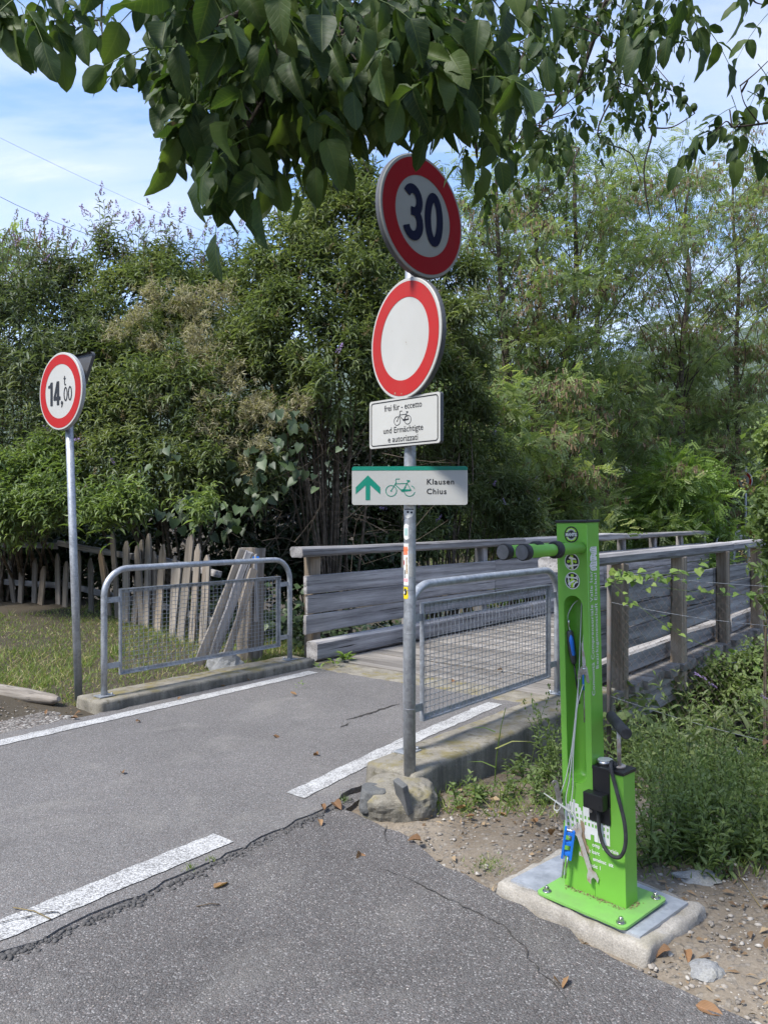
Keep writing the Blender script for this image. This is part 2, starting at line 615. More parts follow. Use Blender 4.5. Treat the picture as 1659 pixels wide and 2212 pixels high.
def mk_concrete(name, lo, hi, moss=0.5, streak=True):
    m, nt, b = newmat(name, 0.92, 0, 0.2)
    v = nd(nt, 'ShaderNodeTexCoord').outputs['Object']
    n = noise(nt, v, 6.5, 9, 0.68)
    g = noise(nt, v, 160, 3, 0.6)
    c = ramp(nt, n, [(0.28, lo), (0.72, hi)])
    c = mixc(nt, 0.7, c, ramp(nt, g, [(0.3, 0.6), (0.7, 1.2)]), 'MULTIPLY')
    geo = nd(nt, 'ShaderNodeNewGeometry')
    nz = nd(nt, 'ShaderNodeSeparateXYZ', {0: geo.outputs['Normal']}).outputs[2]
    up = ramp(nt, nz, [(0.3, 0.0), (0.8, 1.0)])
    if streak:
        mp_ = nd(nt, 'ShaderNodeMapping', {0: v, 3: (9, 9, 0.8)})
        s_ = ramp(nt, noise(nt, mp_.outputs[0], 1.0, 6, 0.7), [(0.42, 0.0), (0.62, 0.75)])
        dn = math_(nt, 'MULTIPLY', s_, math_(nt, 'SUBTRACT', 1.0, up))
        c = mixc(nt, dn, c, (0.075, 0.072, 0.062))
    ms = math_(nt, 'MULTIPLY', ramp(nt, noise(nt, v, 5.0, 7, 0.7), [(0.50, 0.0), (0.62, 0.9)]), moss)
    ms = math_(nt, 'MULTIPLY', ms, up)
    c = mixc(nt, ms, c, (0.17, 0.14, 0.05))
    ms2 = math_(nt, 'MULTIPLY', ramp(nt, noise(nt, v, 17.0, 6, 0.7), [(0.56, 0.0), (0.66, 0.8)]), moss)
    c = mixc(nt, ms2, c, (0.085, 0.075, 0.045))
    setc(nt, b, c)
    bump(nt, b, math_(nt, 'ADD', n, math_(nt, 'MULTIPLY', g, 0.25)), 0.7, 0.012)
    return m


M_conc = mk_concrete('concrete', (0.135, 0.122, 0.098), (0.30, 0.275, 0.225), 0.9)
M_pad = mk_concrete('pad_concrete', (0.215, 0.195, 0.165), (0.40, 0.37, 0.325), 0.3, False)
M_rock = mk_concrete('rock', (0.15, 0.15, 0.15), (0.33, 0.33, 0.32), 0.25, False)
M_slate = mk_concrete('slate', (0.075, 0.077, 0.078), (0.155, 0.155, 0.15), 0.1, False)
M_galv = galvanised('galvanised_steel')
M_galv2 = galvanised('galvanised_wire', 0.20, 0.36, 0.5)
M_red = paint('red_film', (0.36, 0.012, 0.012), 0.55, 0.05, spec=0.2)
M_red2 = paint('faded_red_film', (0.36, 0.018, 0.016), 0.55, 0.07, spec=0.2)
M_white = paint('white_film', (0.42, 0.42, 0.40), 0.5, 0.07, (0.33, 0.32, 0.28), spec=0.25)
M_shadedwhite = paint('shaded_weathered_white_film', (0.30, 0.30, 0.27), 0.7, 0.15, (0.22, 0.22, 0.18), spec=0.12)  # weathered white, darkened for the leaf shade on the 30 sign
M_black = paint('black_print', (0.010, 0.010, 0.012), 0.5, 0.02)
M_navy = paint('navy_print', (0.006, 0.008, 0.028), 0.7, 0.01, spec=0.12)
M_sgreen = paint('sign_green_print', (0.0, 0.20, 0.135), 0.42, 0.03)
M_back = paint('sign_back', (0.075, 0.078, 0.085), 0.5, 0.1)
M_rim = paint('sign_rim', (0.35, 0.36, 0.36), 0.5, 0.2)
M_green = paint('green_powder_coat', (0.155, 0.40, 0.048), 0.36, 0.05, (0.10, 0.2, 0.04), 14)
M_greenw = paint('worn_green_coat', (0.165, 0.38, 0.08), 0.5, 0.3, (0.16, 0.22, 0.10), 11)
M_blackp = paint('black_plastic', (0.011, 0.011, 0.012), 0.4, 0.06, (0.06, 0.06, 0.055), 20)
M_rubber = paint('worn_rubber', (0.018, 0.018, 0.019), 0.75, 0.25, (0.09, 0.09, 0.09), 30)
M_capface = paint('scuffed_cap_face', (0.105, 0.105, 0.105), 0.8, 0.3, (0.20, 0.2, 0.2), 45)
M_print = paint('white_sticker_print', (0.66, 0.66, 0.64), 0.4, 0.08, (0.35, 0.45, 0.25), 30)
M_lime = paint('lime_print', (0.36, 0.62, 0.03), 0.4, 0.02)
M_steel, _nt, _b = newmat('bare_steel', 0.3, 1.0); setc(_nt, _b, (0.56, 0.56, 0.55))
_v = ocoord(_nt); setc(_nt, _b, ramp(_nt, noise(_nt, _v, 40, 5, 0.7), [(0.35, (0.32, 0.29, 0.26)), (0.6, (0.62, 0.62, 0.6))]))
M_rusty = paint('rusty_steel', (0.36, 0.34, 0.31), 0.5, 0.5, (0.22, 0.10, 0.04), 55)
M_zincsheet = galvanised('zinc_sheet', 0.34, 0.47, 0.5)
M_blue = paint('blue_plastic', (0.012, 0.16, 0.62), 0.4, 0.06)
M_greyp = paint('grey_plastic', (0.045, 0.045, 0.048), 0.5, 0.1)
M_cable = paint('cable_sleeve', (0.50, 0.51, 0.47), 0.45, 0.1)
M_fencewire = paint('rusty_wire', (0.085, 0.068, 0.056), 0.65, 0.4, (0.13, 0.06, 0.03), 30)
M_yellow = paint('yellow_print', (0.75, 0.55, 0.01), 0.4, 0.1)
M_orange = paint('orange_print', (0.72, 0.16, 0.06), 0.4, 0.2, (0.7, 0.68, 0.6), 60)
M_glass, _nt, _b = newmat('gauge_glass', 0.08, 0, 0.6); setc(_nt, _b, (0.45, 0.46, 0.44))
M_woodg = wood('weathered_grey_timber', (0.105, 0.098, 0.096), (0.285, 0.272, 0.268), (0.47, 0.452, 0.44))
M_woodd = wood('bridge_deck_timber', (0.105, 0.093, 0.081), (0.215, 0.196, 0.175), (0.33, 0.305, 0.275))
M_woodb = wood('brown_post_timber', (0.13, 0.098, 0.068), (0.31, 0.25, 0.185), (0.46, 0.385, 0.30), warm=(1.1, 0.92, 0.75))
M_woodp = wood('picket_timber', (0.10, 0.086, 0.072), (0.235, 0.207, 0.175), (0.38, 0.34, 0.295), warm=(1.05, 0.95, 0.85))  # base colour lowered for the shade of the bushes over the pickets
M_bark = wood('bark', (0.035, 0.028, 0.022), (0.085, 0.068, 0.052), (0.16, 0.13, 0.10))
M_twig = wood('twig_bark', (0.03, 0.024, 0.018), (0.065, 0.05, 0.036), (0.11, 0.085, 0.06))
M_stem = wood('shrub_stem', (0.07, 0.055, 0.04), (0.14, 0.11, 0.08), (0.24, 0.19, 0.14))
M_bud = leafmat('buddleia_leaf', (0.058, 0.080, 0.030), (0.115, 0.150, 0.058), (0.215, 0.240, 0.115), 0.33)
M_budg = leafmat('grey_buddleia_leaf', (0.055, 0.075, 0.038), (0.105, 0.136, 0.070), (0.205, 0.230, 0.140), 0.3)
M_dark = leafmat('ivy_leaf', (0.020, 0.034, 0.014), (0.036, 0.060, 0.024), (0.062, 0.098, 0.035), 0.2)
M_rob = leafmat('robinia_leaf', (0.078, 0.115, 0.050), (0.150, 0.202, 0.084), (0.275, 0.315, 0.120), 0.45)
M_robb = leafmat('young_robinia_leaf', (0.09, 0.15, 0.035), (0.15, 0.235, 0.05), (0.24, 0.32, 0.08), 0.4)
M_pod = leafmat('seed_pod', (0.10, 0.068, 0.042), (0.17, 0.118, 0.074), (0.25, 0.185, 0.12), 0.2, 0.8)
M_flow = leafmat('lilac_flower', (0.19, 0.13, 0.30), (0.28, 0.20, 0.41), (0.40, 0.31, 0.53), 0.25, 0.8)
M_oldflow = leafmat('spent_flower', (0.10, 0.075, 0.035), (0.16, 0.125, 0.06), (0.23, 0.185, 0.10), 0.2, 0.9)
M_fluff = leafmat('clematis_fluff', (0.17, 0.15, 0.09), (0.27, 0.245, 0.15), (0.40, 0.375, 0.25), 0.3, 0.95)
M_grass = leafmat('grass_blade', (0.085, 0.135, 0.026), (0.155, 0.225, 0.048), (0.30, 0.30, 0.11), 0.4)
M_straw = leafmat('dry_grass', (0.22, 0.17, 0.08), (0.34, 0.27, 0.14), (0.45, 0.38, 0.22), 0.2, 0.8)
M_weed = leafmat('weed_leaf', (0.080, 0.118, 0.036), (0.140, 0.195, 0.062), (0.225, 0.275, 0.105), 0.38)
M_walnut = leafmat('walnut_leaflet', (0.022, 0.044, 0.013), (0.038, 0.070, 0.018), (0.078, 0.115, 0.024), 0.34, 0.55, True, 0.28, (14.0, 0.70, (0.10, 0.06, 0.02)))
M_fallen = leafmat('fallen_leaf', (0.13, 0.072, 0.035), (0.21, 0.115, 0.055), (0.28, 0.17, 0.085), 0.15, 0.7, True, 0.3)

# ================================================================== THE SETTING
def axis(lo, hi, step, grow, ends):
    a = list(np.arange(lo, hi + 1e-6, step))
    s = step; x = hi
    while x < ends[1]:
        s *= grow; x += s; a.append(x)
    s = step; x = lo; pre = []
    while x > ends[0]:
        s *= grow; x -= s; pre.append(x)
    return np.array(pre[::-1] + a)


def build_ground():
    xs = axis(-6, 6, 0.14, 1.16, (-5000, 5000)); ys = axis(1.0, 14, 0.14, 1.16, (-3000, 6000))
    X, Y = np.meshgrid(xs, ys)
    Z = ground_z(X, Y)
    nearm = (np.hypot(X, Y) < 20)
    Z = Z + nearm * NP.normal(0, 0.006, Z.shape)
    nx, ny = len(xs), len(ys)
    V = np.stack([X.ravel(), Y.ravel(), Z.ravel()], 1)
    idx = np.arange(nx * ny).reshape(ny, nx)
    Q = np.stack([idx[:-1, :-1], idx[:-1, 1:], idx[1:, 1:], idx[1:, :-1]], -1).reshape(-1, 4)
    me = bpy.data.meshes.new('ground')
    me.from_pydata(V.tolist(), [], Q.tolist())
    me.polygons.foreach_set('use_smooth', np.ones(len(Q), bool))
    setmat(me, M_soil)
    o = link(bpy.data.objects.new('ground', me))
    o['kind'] = 'structure'


build_ground()


def sheet(name, pts, z, mat, thick=0.035, kind='structure', rough=0.0, seed=1, sub=0.06):
    """flat slab with an uneven edge; pts are (x, y)"""
    r = random.Random(seed)
    out = []
    n = len(pts)
    for i in range(n):
        a, b = Vector(pts[i]), Vector(pts[(i + 1) % n])
        L = (b - a).length
        k = max(1, int(L / sub)) if rough > 0 and L < 30 else 1
        for j in range(k):
            p = a.lerp(b, j / k)
            if rough > 0 and j > 0:
                p = p + Vector((r.gauss(0, rough), r.gauss(0, rough)))
            out.append(p)
    c = bpy.data.curves.new(name, 'CURVE'); c.dimensions = '2D'; c.fill_mode = 'BOTH'; c.extrude = thick / 2
    sp = c.splines.new('POLY'); sp.points.add(len(out) - 1); sp.use_cyclic_u = True
    for p, q in zip(sp.points, out): p.co = (q.x, q.y, 0, 1)
    tmp = bpy.data.objects.new(name, c)
    me = bpy.data.meshes.new_from_object(tmp)
    bpy.data.objects.remove(tmp); bpy.data.curves.remove(c)
    for v in me.vertices: v.co.z += z - thick / 2
    me.materials.clear(); setmat(me, mat); me.name = name
    o = link(bpy.data.objects.new(name, me))
    if kind: o['kind'] = kind
    return o


def S2(*pairs):
    return [tuple(st(s, t)[:2]) for s, t in pairs]


# cycle road: its right edge is the broken seam
sheet('cycle_road', S2((-14, -2.54), (1.2, -2.53), (1.9, -2.55), (2.6, -2.58), (3.1, -2.66), (3.2, -2.64), (5.20, -2.60), (5.16, -5.12), (-14, -5.12)), 0.0, M_asph, 0.05, rough=0.012, seed=3)
# older asphalt in the foreground, a centimetre lower
fe = [gnd(745, 1745), gnd(800, 1768), gnd(880, 1802), gnd(960, 1868), gnd(1030, 1900), gnd(1085, 1935), gnd(1200, 1990), gnd(1320, 2062), gnd(1420, 2110), gnd(1520, 2155), gnd(1600, 2190)]
old = [tuple(st(3.05, -2.60)[:2])] + [(p.x, p.y) for p in fe] + [(1.35, 1.75), (3.2, 0.2), (7, -9), (-8, -9)] + S2((-14, -2.66), (3.0, -2.50))[:1] + S2((0.5, -2.66), (2.4, -2.66))
sheet('foreground_asphalt', old, -0.008, M_asph2, 0.05, rough=0.010, seed=5)
# gravelly shoulder on the far left
gl = [gnd(-400, 1560), gnd(-100, 1525), gnd(20, 1512), gnd(120, 1535), gnd(200, 1562), gnd(232, 1549)]
sheet('gravel_shoulder', [(p.x, p.y) for p in gl] + S2((3.0, -5.08), (-6, -5.08), (-6, -9.0)), -0.008, M_gravel, 0.04, rough=0.02, seed=8)

# the path goes on beyond the bridge
mb_p = []
for k in range(24):
    s_ = 18.6 + 1.2 * k
    for t_ in (-5.35, -2.6):
        p_ = st(s_, t_); mb_p.append((p_.x, p_.y, max(0.0, gz(p_.x, p_.y) + 0.05)))
_m = MB(); _m.add(mb_p, [(2 * k, 2 * k + 1, 2 * k + 3, 2 * k + 2) for k in range(23)])
_m.build('far_path', M_asph)['kind'] = 'structure'

# markings
def marking(name, s0, s1, tc, w, seed, z=0.004):
    r = random.Random(seed)
    L = []; R = []
    n = max(2, int((s1 - s0) / 0.05))
    for k in range(n + 1):
        s = s0 + (s1 - s0) * k / n
        tcc = tc(s)
        L.append(st(s, tcc - w / 2 + r.gauss(0, 0.004), z)); R.append(st(s, tcc + w / 2 + r.gauss(0, 0.004), z))
    vs = [tuple(p) for p in L + R]
    fs = [(n + 1 + k, n + 2 + k, k + 1, k) for k in range(n)]
    mb = MB(); mb.add(vs, fs)
    o = mb.build(name, M_line)
    o['kind'] = 'structure'
    return o


marking('edge_line', -3.0, 5.02, lambda s: -4.91 - 0.012 * (s - 2), 0.125, 1)
marking('dash_line', -1.6, 2.16, lambda s: -2.68 - 0.01 * (s - 1.5), 0.138, 2)
marking('edge_line', 2.72, 5.05, lambda s: -2.81 - 0.12 * min(s - 2.7, 1.1) - 0.07 * max(0, s - 3.8), 0.125, 3)

# cracks: thin gaping lines in the asphalt
def crack(pts, w0, z, seed, name='crack'):
    r = random.Random(seed)
    P = []
    for a, b in zip(pts[:-1], pts[1:]):
        a = gnd(*a); b = gnd(*b)
        k = max(2, int((b - a).length / 0.022))
        for j in range(k):
            P.append(a.lerp(b, j / k) + Vector((r.gauss(0, 0.005), r.gauss(0, 0.005), 0)))
    mb = MB()
    vs = []; n = len(P)
    for i, p in enumerate(P):
        d = (P[min(i + 1, n - 1)] - P[max(i - 1, 0)]).normalized()
        nn = Vector((-d.y, d.x, 0))
        w = w0 * (0.35 + r.random()) * min(1, 4 * min(i, n - 1 - i) / n + 0.1)
        vs += [(p.x + nn.x * w, p.y + nn.y * w, z), (p.x - nn.x * w, p.y - nn.y * w, z)]
    mb.add(vs, [(2 * i, 2 * i + 1, 2 * i + 3, 2 * i + 2) for i in range(n - 1)])
    o = mb.build(name, M_crack); o['kind'] = 'structure'


M_crack = paint('crack_dirt', (0.045, 0.042, 0.039), 1.0, 0.4, (0.09, 0.082, 0.075), 40, 0.1)
crack([(800, 1862), (880, 1895), (960, 1935), (1030, 1968), (1095, 2000), (1128, 2040), (1160, 2085), (1200, 2125), (1250, 2200)], 0.0028, -0.004, 1)
crack([(835, 1775), (832, 1800), (842, 1830)], 0.003, -0.004, 2)
crack([(748, 1556), (800, 1541), (866, 1519)], 0.012, 0.004, 3)
crack([(735, 1572), (760, 1560)], 0.006, 0.004, 4)
crack([(-20, 1998), (60, 1985), (110, 1975), (150, 1985)], 0.004, 0.009, 5)
# hills round the valley
def hills():
    V = []; Fc = []
    n = 240
    for k in range(n + 1):
        az = 2 * math.pi * k / n            # clockwise from +Y
        deg = math.degrees(az)
        if deg > 180: deg -= 360
        h = 700 + 260 * math.sin(az * 2 + 0.4) + 120 * math.sin(az * 7 + 1) + 60 * math.sin(az * 17) + 25 * math.sin(az * 41)
        h += 260 * math.exp(-((deg + 19) / 14) ** 2)
        h -= 250 * math.exp(-((deg - 12) / 16) ** 2)
        for r_, f_ in ((1900, 0.0), (2300, 0.35), (2750, 0.72), (3200, 1.0), (3700, 0.9)):
            wob = 1 + 0.05 * math.sin(az * 23 + r_ * 0.01)
            V.append((r_ * math.sin(az), r_ * math.cos(az), h * f_ * wob - 5))
    for k in range(n):
        for j in range(4):
            Fc.append((k * 5 + j, (k + 1) * 5 + j, (k + 1) * 5 + j + 1, k * 5 + j + 1))
    mb = MB(); mb.add(V, Fc, True)
    m, nt, b = newmat('forested_hill', 0.95, 0, 0.1)
    v = nd(nt, 'ShaderNodeTexCoord').outputs['Object']
    setc(nt, b, ramp(nt, noise(nt, v, 0.02, 9, 0.7), [(0.3, (0.028, 0.045, 0.030)), (0.7, (0.075, 0.10, 0.055))]))
    o = mb.build('hills', m); o['kind'] = 'structure'


hills()

# stream under the bridge
def stream():
    m, nt, b = newmat('stream_water', 0.08, 0, 0.5)
    setc(nt, b, (0.02, 0.025, 0.018))
    v = nd(nt, 'ShaderNodeTexCoord').outputs['Object']
    bump(nt, b, noise(nt, v, 5, 4), 0.35, 0.03)
    mb = MB()
    mb.flat([tuple(st(10.2, 12)[:2]), tuple(st(14.0, 12)[:2]), tuple(st(14.0, -25)[:2]), tuple(st(10.2, -25)[:2])], -1.40)
    o = mb.build('stream', m); o['kind'] = 'structure'


stream()


# ------------------------------------------------------------------ concrete wall, kerb, lump
def rough_block(name, s0, s1, t0, t1, z0, z1, mat, amp=0.012, step=0.07, seed=1, ch=0.025, parent=None, **kw):
    """cast concrete block in road coordinates with chipped arrises"""
    r = random.Random(seed)
    bm = bmesh.new()
    bmesh.ops.create_cube(bm, size=1)
    for v in bm.verts:
        v.co = Vector(((s0 + s1) / 2 + v.co.x * (s1 - s0), (t0 + t1) / 2 + v.co.y * (t1 - t0), (z0 + z1) / 2 + v.co.z * (z1 - z0)))
    bmesh.ops.bevel(bm, geom=bm.edges[:], offset=ch, segments=2, profile=0.6, affect='EDGES')
    for ax, (a, b) in enumerate(((s0, s1), (t0, t1), (z0, z1))):
        n = int((b - a) / step)
        for k in range(1, n):
            co = [0, 0, 0]; no = [0, 0, 0]
            co[ax] = a + (b - a) * k / n; no[ax] = 1
            bmesh.ops.bisect_plane(bm, geom=bm.verts[:] + bm.edges[:] + bm.faces[:], plane_co=co, plane_no=no)
    from mathutils import noise as nz
    for v in bm.verts:
        p = v.co.copy()
        d = nz.noise_vector(p * 4 + Vector((seed, 0, 0))) * amp + nz.noise_vector(p * 13) * amp * 0.5
        q = st(p.x + d.x, p.y + d.y, p.z + d.z * 0.7)
        v.co = q
    bm.normal_update()
    bmesh.ops.recalc_face_normals(bm, faces=bm.faces[:])
    me = bpy.data.meshes.new(name); bm.to_mesh(me); bm.free()
    me.polygons.foreach_set('use_smooth', [True] * len(me.polygons))
    setmat(me, mat)
    return link(bpy.data.objects.new(name, me), parent)


o = rough_block('retaining_wall', 3.02, 5.55, -2.60, -2.27, -0.55, 0.145, M_conc, 0.012, 0.06, 4)
tag(o, 'mossy grey concrete wall carrying the right hand railing at the bridge', 'wall')
o = rough_block('concrete_kerb', 2.98, 5.22, -5.46, -5.115, -0.20, 0.078, M_conc, 0.010, 0.06, 9)
tag(o, 'low mossy concrete kerb under the left hand railing', 'kerb')
o = rough_block('bridge_abutment', 5.16, 5.56, -5.50, -2.60, -0.9, -0.001, M_conc, 0.006, 0.08, 12)
tag(o, 'worn concrete strip where the asphalt meets the bridge planks', 'abutment')


def boulder(name, c, rad, mat, seed, sub=3, amp=0.35, flat=None, parent=None, boxy=None):
    from mathutils import noise as nz
    bm = bmesh.new()
    bmesh.ops.create_icosphere(bm, subdivisions=sub, radius=1)
    for v in bm.verts:
        p = v.co.copy()
        if boxy: p = Vector([math.copysign(abs(q_) ** boxy, q_) for q_ in p]) * 0.85
        k = 1 + amp * nz.noise(p * 1.3 + Vector((seed * 3.1, 0, 0))) + amp * 0.45 * nz.noise(p * 3.7 + Vector((0, seed, 0))) + amp * 0.2 * nz.noise(p * 9 + Vector((0, seed, 0)))
        q = p * k
        if flat is not None: q.z = min(q.z, flat)
        v.co = Vector((q.x * rad[0], q.y * rad[1], q.z * rad[2]))
    me = bpy.data.meshes.new(name); bm.to_mesh(me); bm.free()
    setmat(me, mat)
    o = link(bpy.data.objects.new(name, me), parent)
    o.location = c
    return o


t = empty('concrete_footing', (0.06, 3.74, 0), label='crumbling concrete footing lump at the foot of the tall sign pole', cat='footing')
boulder('footing_mass', (0.01, 0.04, 0.0), (0.215, 0.22, 0.150), M_conc, 5, 5, 0.13, 0.82, t, 0.66)
boulder('slate_face', (-0.105, -0.04, 0.055), (0.085, 0.09, 0.075), M_slate, 3, 4, 0.16, 0.8, t, 0.55)
mb = MB(); mb.box((-0.016, -0.045, -0.08), (0.016, 0.045, 0.075), 0.006)
sl = mb.build('slate_wedge', M_slate, t, (0.03, -0.13, 0.10)); sl.rotation_euler = (0.12, -0.28, 0.5)

# ------------------------------------------------------------------ timber pieces
BOARDS = {}


def board_mesh(L, w, h, mat, var=0, wob=0.004, ch=0.006, name='board'):
    key = (round(L, 2), round(w, 3), round(h, 3), mat.name, var, name)
    if key in BOARDS: return BOARDS[key]
    r = random.Random(hash(key[:3]) % 1000 + var * 17)
    n = 6 if L > 1.0 else 4
    prof = [(-w / 2 + ch, -h / 2), (w / 2 - ch, -h / 2), (w / 2, -h / 2 + ch), (w / 2, h / 2 - ch), (w / 2 - ch, h / 2), (-w / 2 + ch, h / 2), (-w / 2, h / 2 - ch), (-w / 2, -h / 2 + ch)]
    vs = []
    bend = r.gauss(0, wob); bz = r.gauss(0, wob)
    for i in range(n + 1):
        u = i / n
        x = -L / 2 + L * u
        s = math.sin(math.pi * u)
        j1, j2 = r.gauss(0, wob * 0.6), r.gauss(0, wob * 0.6)
        for (a, b) in prof:
            ex = r.gauss(0, 0.006) if i in (0, n) else 0
            vs.append((x + ex, a + bend * s + j1 * (1 if a > 0 else -1), b + bz * s + j2 * (1 if b > 0 else -1)))
    fs = []
    for i in range(n):
        for k in range(8):
            fs.append((i * 8 + k, i * 8 + (k + 1) % 8, (i + 1) * 8 + (k + 1) % 8, (i + 1) * 8 + k))
    fs.append(tuple(reversed(range(8)))); fs.append(tuple(n * 8 + k for k in range(8)))
    mb = MB(); mb.add(vs, [tuple(reversed(f)) for f in fs])
    me = mb.mesh(name, mat)
    bm = bmesh.new(); bm.from_mesh(me); bmesh.ops.recalc_face_normals(bm, faces=bm.faces[:]); bm.to_mesh(me); bm.free()
    BOARDS[key] = me
    return me


def board(name, p0, p1, w, h, mat, parent, up=Z3, var=0, wob=0.004, ch=0.006):
    """timber from p0 to p1: w across, h along 'up'"""
    p0, p1 = Vector(p0), Vector(p1)
    d = p1 - p0
    me = board_mesh(d.length, w, h, mat, var, wob, ch, name)
    x = d.normalized()
    y = Vector(up).cross(x).normalized()
    z = x.cross(y)
    o = bpy.data.objects.new(name, me)
    o.matrix_world = frame((p0 + p1) / 2, x, y, z)
    return link(o, parent)


# ------------------------------------------------------------------ the wooden footbridge
BR = empty('wooden_footbridge', st(5.55, -4.0, 0), label='weathered grey timber footbridge with plank railings crossing the stream', cat='footbridge')
BRo = BR.location.copy()


def bq(s, t, z):
    return st(s, t, z) - BRo


S0, S1 = 5.57, 18.7
TL, TR = -5.42, -2.60
s = S0 + 0.10; k = 0
while s < S1:
    w = 0.185 + 0.012 * RND.random()
    e0, e1 = RND.gauss(0, 0.012), RND.gauss(0, 0.02)
    board('deck_plank', bq(s, TL - 0.10 + e0, -0.045 + RND.gauss(0, 0.002)), bq(s, TR + 0.14 + e1, -0.045 + RND.gauss(0, 0.002)), w, 0.085, M_woodd, BR, var=k % 5)
    s += w + 0.014; k += 1
# curb beams on the planks' ends
for tcb in (TL + 0.10, TR - 0.10):
    a = S0 - (0.20 if tcb < -4 else 0.0)
    ln = 4.4
    for q in range(3):
        b = min(a + ln, S1)
        board('curb_beam', bq(a, tcb, 0.105), bq(b - 0.015, tcb, 0.105), 0.155, 0.19, M_woodg, BR, var=q, wob=0.008, ch=0.02)
        a = b
for tst in (TL + 0.25, -4.0, TR - 0.02):
    board('stringer', bq(S0, tst, -0.24), bq(S1, tst, -0.24), 0.16, 0.28, M_woodg, BR)
# posts, boards and top rails
for side, tp, tb, tr in (('l', TL - 0.085, TL, TL - 0.03), ('r', TR + 0.085, TR, TR + 0.04)):
    s = S0 + (0.0 if side == 'l' else 0.62); k = 0
    ps = []
    while s < S1 + 0.1:
        ps.append(s)
        zt = 1.035
        zb = -0.28 if side == 'r' else 0.0
        if side == 'r':
            board('post', bq(s, tp, zb + RND.gauss(0, 0.02)), bq(s, tp, zt), 0.125, 0.135, M_woodb, BR, up=U3, var=k % 3, wob=0.003, ch=0.012)
        else:
            board('post', bq(s, tp, zb), bq(s, tp, zt), 0.125, 0.135, M_woodb if k == 0 else M_woodg, BR, up=U3, var=k % 3, wob=0.003, ch=0.012)
        s += 1.62 if side == 'l' else 1.52; k += 1
    a = S0 - (0.18 if side == 'l' else 0.10); q = 0
    while a < S1 - 0.3:
        b = min(a + 3.62, S1)
        for row in range(3):
            z = 0.355 + 0.199 * row
            board('side_board', bq(a + RND.gauss(0, 0.01), tb, z), bq(b - 0.008, tb, z + RND.gauss(0, 0.003)), 0.042, 0.19, M_woodg, BR, var=(q * 3 + row) % 7, wob=0.004)
        a = b; q += 1
    a = S0 - (0.28 if side == 'l' else 0.55); q = 0
    while a < S1 - 0.3:
        b = min(a + 4.5, S1)
        board('top_rail', bq(a, tr, 1.085), bq(b - 0.006, tr, 1.085), 0.17, 0.105, M_woodg, BR, var=q, wob=0.009, ch=0.022)
        a = b; q += 1

# ------------------------------------------------------------------ galvanised railings with mesh panels
def railing(name, s0, s1, t, zb, label, H=0.955, r=0.0242, group='galvanised mesh railings at the bridge ends', rows=20, dx=0.042, inset=0.13):
    T = empty(name, st(s0, t, zb), frame(st(s0, t, zb), U3, Z3, V3 * 1.0), label, 'railing', group)
    L = s1 - s0
    R = 0.20
    path = [(0, 0.006, 0), (0, (H - R) * 0.5, 0), (0, H - R, 0)] + [(R + R * math.cos(math.radians(180 - a)), H - R + R * math.sin(math.radians(180 - a)), 0) for a in range(9, 91, 9)]
    path += [(L * 0.5, H + 0.002, 0)] + [(L - R + R * math.cos(math.radians(90 - a)), H - R + R * math.sin(math.radians(90 - a)), 0) for a in range(0, 91, 9)] + [(L, (H - R) * 0.5, 0), (L, 0.006, 0)]
    MB().tube(path, r, 16).build('tube_frame', M_galv, T)
    for x in (0, L):
        p = MB(); p.box((x - 0.06, 0.0, -0.05), (x + 0.06, 0.009, 0.05), 0.002)
        for dz in (-0.034, 0.034):
            p.tube([(x + 0.043 * (1 if x == 0 else -1), 0.009, dz), (x + 0.043 * (1 if x == 0 else -1), 0.024, dz)], 0.009, 6)
        p.build('foot_plate', M_galv, T)
    x0, x1, y0, y1 = inset, L - inset, 0.14, 0.80
    fw = 0.028
    fb = MB()
    fb.box((x0, y0, -0.014), (x0 + 0.006, y1, 0.014)); fb.box((x1 - 0.006, y0, -0.014), (x1, y1, 0.014))
    fb.box((x0 + 0.006, y0, -0.014), (x1 - 0.006, y0 + 0.006, 0.014)); fb.box((x0 + 0.006, y1 - 0.006, -0.014), (x1 - 0.006, y1, 0.014))
    fb.box((x0 + 0.006, y0 + 0.006, -0.014), (x0 + fw, y1 - 0.006, -0.009)); fb.box((x1 - fw, y0 + 0.006, -0.014), (x1 - 0.006, y1 - 0.006, -0.009))
    fb.box((x0 + fw, y0 + 0.006, -0.014), (x1 - fw, y0 + fw, -0.009)); fb.box((x0 + fw, y1 - fw, -0.014), (x1 - fw, y1 - 0.006, -0.009))
    P = fb.build('panel_frame', M_galv, T)
    wm = MB()
    n = int((x1 - x0) / dx)
    for k in range(1, n):
        x = x0 + (x1 - x0) * k / n
        pts = [(x, y0 + (y1 - y0) * j / rows, 0.0018 * (1 if (j + k) % 2 else -1) - 0.004) for j in range(rows + 1)]
        wm.tube(pts, 0.0021, 4, False, False)
    for j in range(1, rows):
        y = y0 + (y1 - y0) * j / rows
        wm.tube([(x0, y, -0.004), (x1, y, -0.004)], 0.0021, 4, False, False)
    g = wm.build('wire_mesh', M_galv2, P)
    for x, xa in ((r, x0), (L - r, x1)):
        for y in (0.20, 0.70):
            b = MB(); lo, hi = sorted((x, xa))
            b.box((lo - 0.003, y, -0.004), (hi + 0.003, y + 0.042, 0.004))
            b.build('bracket', M_galv, T)
    return T


railing('metal_railing', 3.10, 5.02, -5.26, 0.080, 'galvanised mesh railing on the low kerb in front of the picket fence')
railing('metal_railing', 3.29, 5.08, -2.525, 0.147, 'galvanised mesh railing on the concrete wall behind the tall sign pole', H=0.905)
railing('metal_railing', 19.6, 21.1, -5.5, 0.0, 'first small distant railing beyond the far end of the bridge', rows=12, dx=0.08)
railing('metal_railing', 21.2, 22.7, -5.5, 0.0, 'second small distant railing beside the far speed sign post', rows=12, dx=0.08)


